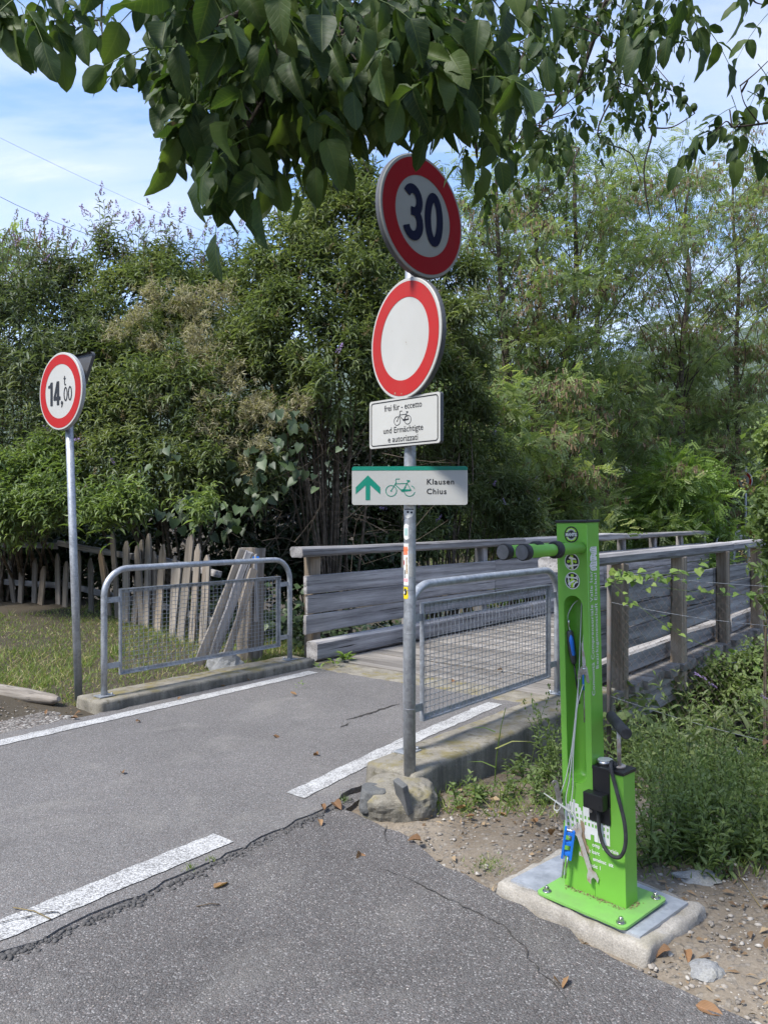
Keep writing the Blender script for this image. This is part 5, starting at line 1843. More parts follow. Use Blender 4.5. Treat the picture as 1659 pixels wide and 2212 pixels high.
def panicles(tips, dirs, L, mat, name, parent, base, per=26, size=0.017):
    """pointed flower heads, each an object of its own sharing a few meshes"""
    key = (mat.name, per)
    if key not in PANI:
        ms = []
        for q in range(4):
            u = NP.random(per); rad = (1 - u) * 0.16 + 0.03
            dd = rdir(per)
            pos = np.stack([dd[:, 0] * rad, dd[:, 1] * rad, u], 1)
            tmp = leafmass(name, pos, dd, rdir(per), 0.13, 0.13, T_QUAD, mat)
            ms.append(tmp.data); bpy.data.objects.remove(tmp)
        PANI[key] = ms
    N = len(tips)
    L = np.broadcast_to(np.asarray(L, float), (N,))
    for k in range(N):
        o = bpy.data.objects.new(name, PANI[key][k % 4])
        z = Vector(dirs[k]).normalized(); x = z.orthogonal().normalized(); y = z.cross(x)
        a = 0.75 if size > .012 else 0.5
        o.matrix_world = frame(Vector(tips[k]) - Vector(base), x * L[k] * a, y * L[k] * a, z * L[k])
        link(o, parent)


def shrub(name, label, lobes, nsh, base_px, mat=None, leafL=0.13, leafW=0.26, Ls=0.45, group=None, nodes=6, flowers=0, spent=0, spikes=0, inner=0.5, cat='shrub', T=None, stems=14, stem_r=0.022, spike_top=(0, 9999), stem_mat=None, droop=0.35):
    mat = mat or M_bud; T = T or T_LANCE
    B = at(*base_px); B.z = gz(B.x, B.y)
    R = empty(name, B, None, label, cat, group)
    base = A3(B)
    lob = lobes_px(lobes)
    P, O = on_lobes(lob, nsh)
    ph = NP.random(3) * 6
    fld = np.sin(P[:, 0] * 5.3 + ph[0] + 1.5 * np.sin(P[:, 2] * 3.1)) * np.sin(P[:, 2] * 6.1 + ph[1]) + 0.6 * np.sin(P[:, 0] * 11 + P[:, 2] * 9 + ph[2])
    kp = fld + NP.normal(0, .30, nsh) > -0.55
    P, O, fld = P[kp], O[kp], fld[kp]; nsh = len(P)
    tone = np.sin(P[:, 0] * 2.1 + ph[1]) * np.sin(P[:, 2] * 2.6 + ph[2])
    D = nrmz(O * 0.75 + np.array([0, 0, 0.45]) + NP.normal(0, 0.42, (nsh, 3)))
    shoots(P, D, Ls * (0.6 + 0.9 * NP.random(nsh)), nodes, leafL, leafW, T, mat, 'foliage', R, base, droop, np.clip(.45 + .4 * tone + NP.normal(0, .28, nsh), 0, 1))
    # stems from the base into the lobes
    paths = []
    for i in range(stems):
        c, r = lob[i % len(lob)]
        tgt = c + r * rdir(1)[0] * 0.7
        b0 = base + np.array([NP.normal(0, 0.18), NP.normal(0, 0.18), -0.05])
        mid = b0 * 0.5 + tgt * 0.5 + np.array([NP.normal(0, .15), NP.normal(0, .15), 0.2])
        paths.append((smooth_path([Vector(b0), Vector(mid), Vector(tgt)], 5), stem_r * (0.7 + 0.6 * NP.random()), 0.005))
    stems_mesh(paths, 'stem', stem_mat or M_stem, R, base)
    # long flowering sprays sticking out of the top
    if spikes:
        lo, hi = spike_top
        cand, co = on_lobes(lob, nsh)
        ok = (co[:, 2] > 0.35)
        px = 829.5 + cand[:, 0] / cand[:, 1] * F
        ok &= (px > lo) & (px < hi)
        cand = cand[ok]
        # keep the uppermost ones
        top = cand[:, 2] + NP.normal(0, 0.25, len(cand))
        cand = cand[np.argsort(-top)[:spikes]]
        n = len(cand)
        D = nrmz(np.stack([NP.normal(0, 0.35, n), NP.normal(-0.05, 0.25, n), np.ones(n)], 1))
        Lk = 0.55 + 0.5 * NP.random(n)
        shoots(cand + D * (Lk * 0.35)[:, None], D, Lk, 7, leafL * 0.95, leafW * 0.8, T_LANCE, mat, 'spray', R, base, 0.3)['kind'] = 'stuff'
        stems_mesh([([Vector(p - d * l * 0.4), Vector(p + d * l * 0.45)], 0.006, 0.003) for p, d, l in zip(cand, D, Lk)], 'spray_stem', M_stem, R, base, 4)
        tips = cand + D * (Lk * 0.72)[:, None] - np.array([0, 0, 1]) * (0.18 * Lk)[:, None]
        Dt = nrmz(D + np.stack([NP.normal(0, .4, n), NP.normal(0, .2, n), np.zeros(n)], 1))
        h = int(n * 0.65)
        panicles(tips[:h], Dt[:h], 0.10 + 0.10 * NP.random(h), M_flow, 'flower', R, base)
        panicles(tips[h:], Dt[h:], 0.10 + 0.08 * NP.random(n - h), M_oldflow, 'spent_flower', R, base)
    for cnt, m_, nm in ((flowers, M_flow, 'flower'), (spent, M_oldflow, 'spent_flower')):
        if cnt:
            p, o_ = on_lobes(lob, cnt, 0.95)
            d = nrmz(o_ + np.array([0, 0, .5]) + NP.normal(0, .3, (cnt, 3)))
            panicles(p + o_ * 0.10, d, 0.09 + 0.07 * NP.random(cnt), m_, nm, R, base, 30)
    return R


# ------------------------------------------------------------------ the bushes at the left and in the middle
GB = 'buddleia bushes behind the picket fence'
shrub('buddleia_bush', 'big grey green bush at the far left behind the picket fence', [(30, 700, 150, 10.4), (-90, 800, 220, 10.4), (120, 840, 150, 10.0), (20, 960, 170, 9.8), (110, 680, 110, 10.6), (60, 1060, 120, 9.6), (190, 740, 110, 10.3), (-120, 1050, 200, 10.2)], 2300, (30, 1320, 10.8), M_budg, group=GB, flowers=10, spikes=30, spent=30)
shrub('buddleia_bush', 'bush with lilac flower sprays against the sky, above the 14 tonne sign', [(300, 700, 150, 10.8), (250, 640, 110, 11.0), (370, 640, 120, 11.0), (220, 800, 120, 10.4), (430, 720, 130, 10.6), (330, 830, 140, 10.1), (470, 640, 90, 11.2)], 2100, (320, 1310, 11.2), M_bud, group=GB, flowers=8, spikes=70, spent=24, spike_top=(150, 620))
shrub('buddleia_bush', 'dense dark green bush overhanging the pickets and the left railing', [(290, 920, 140, 9.6), (420, 870, 150, 9.5), (230, 1000, 100, 9.3), (350, 1000, 110, 9.2), (500, 950, 110, 9.4), (450, 1020, 85, 9.1), (560, 840, 130, 9.9), (140, 1000, 90, 9.3), (600, 930, 80, 9.6), (560, 1040, 60, 9.2)], 2500, (380, 1330, 9.9), M_bud, group=GB, flowers=6, spent=20, spikes=0, droop=0.5)
shrub('buddleia_bush', 'tall light green bush in the middle, left of the sign pole', [(650, 560, 120, 10.2), (740, 500, 110, 10.5), (590, 620, 110, 10.2), (700, 650, 130, 9.8), (800, 600, 110, 10.4), (640, 740, 120, 9.6), (780, 740, 110, 9.8), (720, 830, 110, 9.4), (850, 700, 90, 10.2), (820, 840, 90, 9.8), (560, 720, 90, 9.9), (690, 430, 70, 10.6), (770, 420, 60, 10.7)], 2700, (718, 1290, 10.2), M_bud, leafL=0.15, leafW=0.22, group=GB, flowers=12, spent=70, stems=16, stem_r=0.024, spikes=16, spike_top=(560, 830), droop=0.45)
shrub('buddleia_bush', 'low overhanging branches with yellowish leaves beside the left sign pole', [(40, 1120, 75, 8.6), (150, 1065, 80, 8.5), (-20, 1100, 90, 8.8), (230, 1095, 55, 8.3), (300, 1085, 50, 8.3), (430, 1090, 40, 8.2), (100, 1010, 70, 8.9), (20, 1040, 80, 8.9)], 900, (80, 1310, 11.2), M_weed, leafL=0.11, leafW=0.3, group=GB, droop=0.6)
shrub('buddleia_bush', 'bush with lilac flowers behind the left bridge rail, right of the sign pole', [(1000, 1090, 90, 13.0), (1090, 1090, 80, 13.5), (930, 1080, 90, 12.5), (1040, 1010, 90, 13.8), (1120, 1130, 55, 13.0), (960, 1000, 80, 13.2), (900, 1150, 60, 11.5), (850, 1090, 60, 11.8)], 1600, (1000, 1190, 13.8), M_bud, leafL=0.16, leafW=0.2, group=GB, flowers=24, spent=40, droop=0.55)
shrub('buddleia_bush', 'dull green bush between the tall pole and the robinia trunks', [(960, 700, 90, 12.5), (940, 820, 100, 12.3), (1000, 780, 80, 13), (900, 930, 90, 12.2), (985, 900, 80, 12.8), (960, 600, 80, 12.8), (890, 560, 60, 12.8)], 1500, (940, 1200, 13), M_bud, leafL=0.17, leafW=0.2, group=GB, spent=60, droop=0.5, stems=20)
# black-green thicket filling the hollow behind
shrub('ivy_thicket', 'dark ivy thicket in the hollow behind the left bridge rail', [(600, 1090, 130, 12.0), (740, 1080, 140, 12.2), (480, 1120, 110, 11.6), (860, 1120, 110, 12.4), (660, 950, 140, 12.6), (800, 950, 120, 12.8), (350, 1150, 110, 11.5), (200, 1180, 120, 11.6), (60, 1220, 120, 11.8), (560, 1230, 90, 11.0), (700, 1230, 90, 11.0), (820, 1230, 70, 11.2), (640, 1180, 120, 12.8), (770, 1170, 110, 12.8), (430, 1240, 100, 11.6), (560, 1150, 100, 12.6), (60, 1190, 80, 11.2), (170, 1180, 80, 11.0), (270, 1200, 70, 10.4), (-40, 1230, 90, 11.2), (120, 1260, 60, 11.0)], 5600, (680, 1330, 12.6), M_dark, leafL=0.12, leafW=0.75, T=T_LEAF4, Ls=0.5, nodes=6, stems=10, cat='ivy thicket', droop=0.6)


def bare_twigs():
    """tangle of dead brown twigs in the dark hollow"""
    B = at(700, 1290, 10.4); B.z = gz(B.x, B.y)
    R = empty('dead_twigs', B, None, 'tangle of bare brown twigs and vines in the dark hollow below the middle bush', 'dead twigs')
    paths = []
    for i in range(230):
        x, y, d = NP.uniform(500, 900), NP.uniform(950, 1250), NP.uniform(9.0, 11.6)
        p = at(x, y, d); L = NP.uniform(0.4, 1.3); a = NP.normal(0, 0.9)
        dr = Vector((math.sin(a), NP.normal(0, .4), math.cos(a))).normalized()
        q = p + dr * L * .5 + Vector((NP.normal(0, .1), NP.normal(0, .1), NP.normal(0, .1))); e = p + dr * L + Vector((NP.normal(0, .2), NP.normal(0, .1), -0.3 * L * NP.random()))
        paths.append((smooth_path([p, q, e], 3), NP.uniform(.003, .007), .0015))
    for i in range(7):
        x = NP.normal(718, 7); p = at(x, 1290, 10.0 + NP.normal(0, .1)); p.z = gz(p.x, p.y)
        e = at(718 + NP.normal(0, 60), NP.uniform(640, 820), 10.1 + NP.normal(0, .3))
        m_ = p.lerp(e, 0.5) + Vector((NP.normal(0, .12) - .04, 0, 0))
        paths.append((smooth_path([p, m_, e], 5), NP.uniform(.02, .05), .012))
    o = stems_mesh(paths, 'twig_tangle', M_stem, R, A3(B), 4)
    o['kind'] = 'stuff'


bare_twigs()


HEARTS = {}


def leaf_objects(P, D, U, L, mat, parent, base):
    """broad leaves, each an object of its own sharing one of four meshes"""
    if mat.name not in HEARTS:
        HEARTS[mat.name] = []
        for q in range(4):
            tmp = leafmass('leaf', np.zeros((1, 3)), np.array([[0, 1.0, 0]]), np.array([[0, 0, 1.0]]), 1.0, .75 + .08 * q, T_HEART, mat, None, np.array([.15 + .25 * q]))
            HEARTS[mat.name].append(tmp.data); bpy.data.objects.remove(tmp)
    for k in range(len(P)):
        f = Vector(D[k]).normalized(); s_ = f.cross(Vector(U[k])).normalized(); u_ = s_.cross(f)
        o = bpy.data.objects.new('leaf', HEARTS[mat.name][k % 4])
        l = float(L[k])
        o.matrix_world = frame(Vector(P[k]) - Vector(base), s_ * l, f * l, u_ * l)
        link(o, parent)


def clematis():
    B = at(430, 1300, 9.4); B.z = gz(B.x, B.y)
    R = empty('clematis_vine', B, None, 'cream fluffy seed heads of a vine hanging over the left bushes', 'vine')
    spots = [(470, 640, 45), (400, 660, 50), (330, 640, 35), (430, 720, 40), (470, 790, 45), (380, 790, 30), (500, 830, 40), (450, 880, 40), (530, 900, 40), (560, 870, 30), (500, 960, 35), (610, 900, 25), (650, 870, 20), (540, 1010, 25), (350, 870, 20), (450, 930, 25), (330, 740, 35), (300, 690, 30), (560, 960, 25), (430, 760, 30), (250, 720, 28)]
    pos = []
    for x, y, r in spots:
        for k in range(int(r * 0.95)):
            c = A3(at(x + NP.normal(0, r * .55), y + NP.normal(0, r * .5), 8.95 + 0.9 * max(0, (900 - y)) / 330 + NP.normal(0, .12)))
            pos.append(c + NP.normal(0, 0.024, (18, 3)))
    pos = np.concatenate(pos)
    leafmass('seed_head', pos, rdir(len(pos)), rdir(len(pos)), 0.075, 0.011, T_BLADE, M_fluff, R, None, A3(B))['kind'] = 'stuff'
    # broad leaves of the same vine
    P = []
    for x, y, k in ((560, 1000, 16), (600, 960, 14), (390, 1080, 12), (420, 1120, 12), (500, 1120, 14), (640, 1010, 12), (540, 1060, 14), (620, 900, 8), (350, 990, 8)):
        for _ in range(k): P.append(A3(at(x + NP.normal(0, 26), y + NP.normal(0, 22), NP.uniform(8.4, 8.9))))
    P = np.array(P); n = len(P)
    leaf_objects(P, np.stack([NP.normal(0, .6, n), NP.normal(-.4, .5, n), -np.ones(n)], 1), np.stack([NP.normal(0, .6, n), NP.normal(-1, .4, n), np.full(n, .7)], 1), 0.085 + 0.06 * NP.random(n), M_dark, R, A3(B))


clematis()


# ------------------------------------------------------------------ robinia trees
def tree(name, label, x, d, ytop, seed, spread=2.6, nclump=34, per=80, cstart=0.30, lean=0.0, mat=None, pods=0.25, trunk_r=0.13, cat='tree', group='robinia trees beyond the stream', frondL=0.215, crown=None, T=None):
    global NP
    keep = NP; NP = np.random.default_rng(seed)
    mat = mat or M_rob
    B = at(x, 1180, d); B.z = gz(B.x, B.y) - 0.1
    H = at(x, ytop, d).z - B.z
    R = empty(name, B, None, label, cat, group)
    tr = []
    for k in range(8):
        u = k / 7
        tr.append(Vector((lean * H * u + NP.normal(0, .10) * (u > 0), NP.normal(0, .10) * (u > 0), H * 0.97 * u)))
    tr = smooth_path(tr, 3)
    n = len(tr)
    MB().tube(tr, [trunk_r * (1 - 0.85 * i / (n - 1)) + 0.012 for i in range(n)], 9, False).build('trunk', M_bark, R)
    lm = []; cl = []
    az = NP.random() * 6
    for i in range(nclump):
        u = cstart + (0.99 - cstart) * ((i + NP.random() * .6) / nclump)
        az += 2.4 + NP.normal(0, .3)
        p0 = tr[min(n - 1, int(max(.2, u - .10) * 0.92 * (n - 1)))]
        out = spread * (0.35 + 0.65 * math.sin(math.pi * min(1, (u - cstart) / (1 - cstart) * 0.8 + 0.16)) ** 0.8) * NP.uniform(.45, 1.1)
        e = Vector((p0.x + out * math.cos(az), p0.y + out * math.sin(az), H * u + NP.uniform(-.2, .5)))
        m_ = p0.lerp(e, .5) + Vector((NP.normal(0, .15), NP.normal(0, .15), NP.uniform(-.1, .35)))
        lm.append((smooth_path([p0, m_, e], 4), trunk_r * .28 * (1.25 - u), .006))
        cl.append((A3(e), NP.uniform(.5, .95) * (0.72 + 0.1 * spread)))
        cl.append((A3(m_.lerp(e, .3)) + NP.normal(0, .3, 3), NP.uniform(.4, .75)))
    stems_mesh(lm, 'limb', M_bark, R, (0, 0, 0), 5)
    P = []; D = []; TI = []; PD = []
    for c, r in cl:
        k = int(per * r * r * 1.95)
        d_ = rdir(k)
        rad = NP.random(k) ** 0.6
        q = c + d_ * rad[:, None] * np.array([r, r, r * 0.46])
        P.append(q); D.append(d_ * np.array([.8, .8, .45]) + np.array([0, 0, -.12]) + NP.normal(0, .5, (k, 3)))
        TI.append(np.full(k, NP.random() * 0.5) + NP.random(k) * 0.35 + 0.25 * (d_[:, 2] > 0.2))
        if pods and NP.random() < pods:
            kk = int(k * 0.55)
            PD.append(c + rdir(kk) * (NP.random(kk) ** .5)[:, None] * np.array([r, r, r * 0.4]))
    P = np.concatenate(P); D = nrmz(np.concatenate(D)); TI = np.concatenate(TI)
    up = np.tile([0, 0, 1.0], (len(P), 1)) + NP.normal(0, .55, (len(P), 3))
    LL = frondL * (0.7 + 0.6 * NP.random(len(P)))
    leafmass('crown', P, D, up, LL, LL, T or T_FROND, mat, R, TI)
    if PD:
        PD = np.repeat(np.concatenate(PD), 3, 0); PD = PD + NP.normal(0, .05, PD.shape)
        k = len(PD)
        leafmass('seed_pods', PD, np.stack([NP.normal(0, .25, k), NP.normal(0, .25, k), -np.ones(k)], 1), rdir(k), 0.11, 0.026, T_QUAD, M_pod, R)['kind'] = 'stuff'
    NP = keep
    return R


tree('robinia_tree', 'slender robinia with a dark trunk just right of the tall sign pole', 1108, 17.5, 330, 1, 2.4, 30, 74, .50, -0.03)
tree('robinia_tree', 'robinia with twin thin trunks left of the bushy understorey', 1150, 18.5, 340, 2, 2.4, 28, 70, .50, 0.01, trunk_r=.10)
tree('robinia_tree', 'straight robinia in the middle of the wood above the station', 1225, 18.0, 300, 3, 2.7, 34, 74, .48, 0.02)
tree('robinia_tree', 'robinia behind the others, showing sky through its crown', 1300, 22.0, 330, 4, 3.0, 30, 70, .52, 0.0)
tree('robinia_tree', 'tall robinia with a bare upper trunk right of the station', 1450, 21.5, 320, 5, 3.0, 34, 70, .52, 0.05, pods=.5)
tree('robinia_tree', 'robinia heavy with brown seed pods at the right edge', 1590, 24, 330, 6, 2.6, 34, 66, .48, 0.0, pods=.95, trunk_r=.10)
tree('robinia_tree', 'leaning robinia at the right edge, brown podded top', 1710, 28, 330, 7, 3.0, 32, 66, .42, -0.06, pods=.8)
tree('robinia_tree', 'distant robinia closing the gap behind the two round signs', 1010, 24, 800, 8, 2.4, 26, 74, .18, 0.0)
tree('robinia_tree', 'distant robinia behind the straight middle one', 1380, 27, 830, 9, 2.8, 26, 74, .14, 0.0)
tree('robinia_tree', 'distant robinia low between the right hand trunks', 1530, 27, 830, 10, 2.8, 26, 74, .10, 0.0)
GU = 'robinia understorey by the far end of the bridge'
UND = [('spreading low robinia crown with pods beside the frei für plate', 1050, 15.5, 840, 21, 1.9, 22, 100, .35, .35, M_rob),
       ('low yellow green robinia crown right of the cycle route sign', 1140, 16.0, 850, 22, 1.8, 22, 100, .35, .45, M_rob),
       ('wide podded robinia crown hanging over the far bank', 1420, 22.5, 760, 23, 2.2, 28, 100, .38, .5, M_rob),
       ('shady robinia crown deep in the wood behind the station', 1290, 19.0, 760, 24, 2.2, 26, 95, .15, .2, M_rob),
       ('robinia crown behind the distant sign', 1570, 24.0, 770, 25, 2.2, 28, 95, .15, .6, M_rob),
       ('bright young robinia above the left bridge rail', 1462, 18.9, 985, 26, 1.2, 20, 130, .12, .0, M_robb),
       ('small bright robinia sapling beside the far end of the bridge', 1400, 18.5, 1050, 27, 0.9, 14, 130, .10, .0, M_robb),
       ('dark robinia sapling at the edge of the deep shade', 1200, 16.5, 1010, 28, 1.0, 16, 120, .10, .0, M_rob)]
for (lab, x, d, yt, sd, spr, nc, per, cs, pd, mt) in UND:
    tree('young_robinia', lab, x, d, yt, sd, spr, nc, per, cs, 0.0, mt, pd, .06, 'tree', GU, .25)
tree('robinia_tree', 'dark foliage cut off at the far left edge above the bushes', -60, 15, 470, 31, 2.0, 26, 90, .35, 0.02, pods=.5)
# wood behind: one mass nobody could count
def backwood():
    Ps = []; Ds = []
    for i in range(95):
        x = NP.uniform(880, 1800); d = NP.uniform(26, 34); y = NP.uniform(880, 1180)
        c = A3(at(x, y, d)); r = NP.uniform(.9, 1.7)
        k = 130; dd = rdir(k)
        Ps.append(c + dd * (NP.random(k) ** .4)[:, None] * np.array([r, r, r * .55])); Ds.append(dd * np.array([1, 1, .3]) + np.array([0, 0, -.2]))
    P = np.concatenate(Ps); D = nrmz(np.concatenate(Ds) + NP.normal(0, .2, (len(P), 3)))
    L = 0.36 + 0.15 * NP.random(len(P))
    o = leafmass('far_wood', P, D, np.tile([0, 0, 1.0], (len(P), 1)) + NP.normal(0, .3, (len(P), 3)), L, L, T_FROND, M_rob)
    tag(o, 'shadowy mass of further trees deep in the wood', 'wood', None, 'stuff')


backwood()


# ------------------------------------------------------------------ ground cover on the stream's banks and beyond the bridge
def cover(name, label, poly, n, hmax, L, W, T, mat, kind='stuff', cat='undergrowth', up=0.6):
    """leaves scattered over a road-coordinate rectangle (s0, s1, t0, t1)"""
    s0, s1, t0, t1 = poly
    s = NP.uniform(s0, s1, n); t = NP.uniform(t0, t1, n)
    x = s * UX + t * VX; y = s * UY + t * VY
    g = ground_z(x, y)
    lump = 0.5 + 0.5 * np.sin(s * 2.3 + 1.3 * np.sin(t * 1.7)) * np.sin(t * 2.9 + s)
    z = g + hmax * NP.random(n) ** 1.3 * (0.25 + 0.75 * lump)
    P = np.stack([x, y, z], 1)
    D = np.stack([NP.normal(0, 1, n), NP.normal(-.3, 1, n), NP.normal(0, .45, n)], 1)
    U = np.stack([NP.normal(0, .5, n), NP.normal(-.3, .5, n), np.ones(n)], 1)
    LL = L * (0.6 + 0.8 * NP.random(n))
    o = leafmass(name, P, D, U, LL, LL * W, T, mat)
    return tag(o, label, cat, None, kind)


cover('bank_ivy', 'dark ivy and brambles covering the bank below the bridge', (5.0, 9.2, -2.5, 3.0), 14000, .5, .085, .8, T_LEAF4, M_weed)
cover('far_bank_plants', 'green brambles on the far bank beyond the bridge rails', (16.5, 23.0, -10.5, -5.9), 11000, .95, .12, .7, T_LEAF4, M_robb)
cover('far_bank_plants', 'leafy slope on the far bank right of the bridge end', (16.5, 24.0, -2.0, 4.0), 6000, .5, .11, .7, T_LEAF4, M_weed)
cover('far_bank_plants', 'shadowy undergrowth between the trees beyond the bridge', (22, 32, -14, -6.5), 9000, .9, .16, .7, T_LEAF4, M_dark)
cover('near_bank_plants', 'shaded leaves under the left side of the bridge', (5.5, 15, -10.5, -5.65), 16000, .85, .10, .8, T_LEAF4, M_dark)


shrub('bank_bramble', 'green brambles on the bank under the right side of the bridge', [(1400, 1520, 60, 7.6), (1470, 1490, 60, 7.8), (1560, 1470, 65, 7.8), (1640, 1440, 70, 7.8), (1350, 1580, 50, 7.2), (1700, 1500, 80, 6.8), (1620, 1530, 50, 6.6), (1520, 1560, 45, 6.8)], 900, (1500, 1640, 7.6), M_weed, leafL=.085, leafW=.55, Ls=.35, T=T_LEAF4, stems=10, stem_r=.006, cat='bramble', droop=.5)


def stalks(name, label, pts, hts, nodes, leafL, leafW, mat, cat, kind=None, group=None, T=None, Lean=.25, parent=None, droop=.3, stem=True, seedhead=False):
    """upright leafy stalks: one object with leaves and stems"""
    pts = np.array(pts); n = len(pts)
    g = ground_z(pts[:, 0], pts[:, 1])
    base = np.array([pts[:, 0].mean(), pts[:, 1].mean(), g.mean()])
    R = parent or empty(name, Vector(base), None, label, cat, group)
    hts = np.asarray(hts, float)
    D = nrmz(np.stack([NP.normal(0, Lean, n), NP.normal(-.05, Lean, n), np.ones(n)], 1))
    P = np.stack([pts[:, 0], pts[:, 1], g], 1) + D * (hts * 0.6)[:, None]
    o = shoots(P, D, hts, nodes, leafL, leafW, T or T_LANCE, mat, 'foliage', R, base, droop)
    if kind: o['kind'] = kind
    if stem:
        o2 = stems_mesh([([Vector(p - d * h * .62), Vector(p), Vector(p + d * h * .38 - Vector((0, 0, .16 * h)))], .0035, .0015) for p, d, h in zip(P, D, hts)], 'stem', M_weed, R, base, 3)
        if kind: o2['kind'] = kind
    if seedhead:
        panicles(P + D * (hts * .3)[:, None] - np.array([0, 0, 1]) * (hts * .1)[:, None], D, 0.13, M_weed, 'seed_head', R, base, 14, .010)
    return R


def pts_in(n, xr, yr, z=0.0):
    """random ground points inside a picture quadrilateral"""
    out = []
    for _ in range(n):
        x, y = NP.uniform(*xr), NP.uniform(*yr)
        p = gnd(x, y, z); out.append((p.x, p.y))
    return out


P = pts_in(150, (1390, 1800), (1640, 1840)) + pts_in(120, (1340, 1760), (1560, 1700)) + pts_in(30, (1385, 1520), (1800, 1870)) + pts_in(60, (1500, 1780), (1800, 1900))
o = stalks('weed_patch', 'dense patch of knee high green weeds right of the station', P, NP.uniform(.12, .44, len(P)), 9, .06, .34, M_weed, 'weeds', 'stuff', Lean=.32, seedhead=True)
P = pts_in(30, (1090, 1215), (1640, 1735)) + pts_in(14, (960, 1100), (1715, 1740))
o = stalks('weed_patch', 'low weeds along the foot of the concrete wall', P, NP.uniform(.06, .18, len(P)), 7, .05, .42, M_weed, 'weeds', 'stuff', Lean=.4)
P = pts_in(20, (1140, 1225), (1610, 1680))
o = stalks('weed_clump', 'taller feathery weeds between the wall and the station', P, NP.uniform(.25, .50, len(P)), 11, .05, .3, M_weed, 'weeds', 'stuff', Lean=.3, seedhead=True)
P = [(1.95 + NP.normal(0, .12), 4.75 + NP.normal(0, .15)) for _ in range(12)]
R = stalks('buddleia_seedling', 'young grey green buddleia with lilac flowers behind the wire fence at the right edge', P, NP.uniform(.55, .85, len(P)), 7, .13, .28, M_bud, 'shrub', Lean=.35)
tips = np.array([A3(at(x, y, 4.7)) for x, y in ((1497, 1452), (1510, 1458), (1531, 1475), (1640, 1500))])
panicles(tips, np.tile([.3, -.2, -.2], (4, 1)), .05, M_flow, 'flower', R, A3(R.location), 30, .013)
P = [(2.25 + NP.normal(0, .2), 5.3 + NP.normal(0, .3)) for _ in range(26)]
stalks('weed_patch', 'leafy stems growing through the wire fence near the right edge', P, NP.uniform(.5, .95, len(P)), 8, .10, .3, M_weed, 'weeds', 'stuff', Lean=.3)
# single grass stalk by the wall
gp = gnd(1068, 1690)
m = MB(); B = Vector((gp.x, gp.y, gz(gp.x, gp.y)))
R = empty('grass_stalk', B, None, 'single tall grass stalk leaning against the concrete wall', 'grass stalk')
stems_mesh([([B, B + Vector((.01, 0, .15)), B + Vector((.035, 0, .32)), B + Vector((.06, 0, .42))], .004, .002)], 'stem', M_grass, R, A3(B), 5)
leafmass('blade', np.array([A3(B + Vector((.004, 0, z))) for z in (.10, .20, .29)]), np.array([[-.9, -.1, .3], [.9, -.2, .35], [-.9, 0, .25]]), np.tile([0, -.3, 1.0], (3, 1)), np.array([.16, .2, .13]), .014, T_BLADE, M_grass, R, None, A3(B))


# right-hand shrub hung with vines
shrub('vine_covered_shrub', 'vine covered shrub leaning into the picture at the right edge', [(1700, 1000, 74, 5.6), (1694, 1100, 70, 5.5), (1698, 1200, 70, 5.4), (1664, 1120, 40, 5.2), (1680, 940, 50, 5.6), (1700, 1290, 62, 5.2), (1655, 1240, 36, 5.0)], 900, (1690, 1400, 5.6), M_weed, leafL=.075, leafW=.5, Ls=.28, T=T_LEAF4, stems=12, stem_r=.008, spent=25, droop=.5)


def vine():
    P0 = FA + Vector((0, 0, .98))
    R = empty('climbing_vine', FA, None, 'light green vine trailing along the top of the wire fence', 'vine')
    pts = []
    m = MB()
    for (z0, z1, u1, sag) in ((1.02, 1.03, .95, .05), (1.0, .62, .8, .12), (1.06, 1.10, .5, .02), (.99, 1.07, .35, -.02)):
        path = [fd * (FL * u1 * q / 10) + Vector((0, 0, z0 + (z1 - z0) * q / 10 - sag * math.sin(math.pi * q / 10))) - fn * 0.012 for q in range(11)]
        m.tube(path, .0016, 4, False)
        for q in range(26):
            u = NP.random(); i = int(u * 10); p = path[i].lerp(path[min(10, i + 1)], u * 10 - i)
            pts.append(A3(p) + NP.normal(0, .018, 3))
    m.build('stem', M_grass, R)
    P = np.array(pts); n = len(P)
    leaf_objects(P, np.stack([NP.normal(0, .7, n), NP.normal(-.4, .4, n), NP.normal(-.4, .5, n)], 1), np.stack([NP.normal(0, .4, n), np.full(n, -.6), np.ones(n)], 1), .030 + .03 * NP.random(n), M_robb, R, (0, 0, 0))


vine()


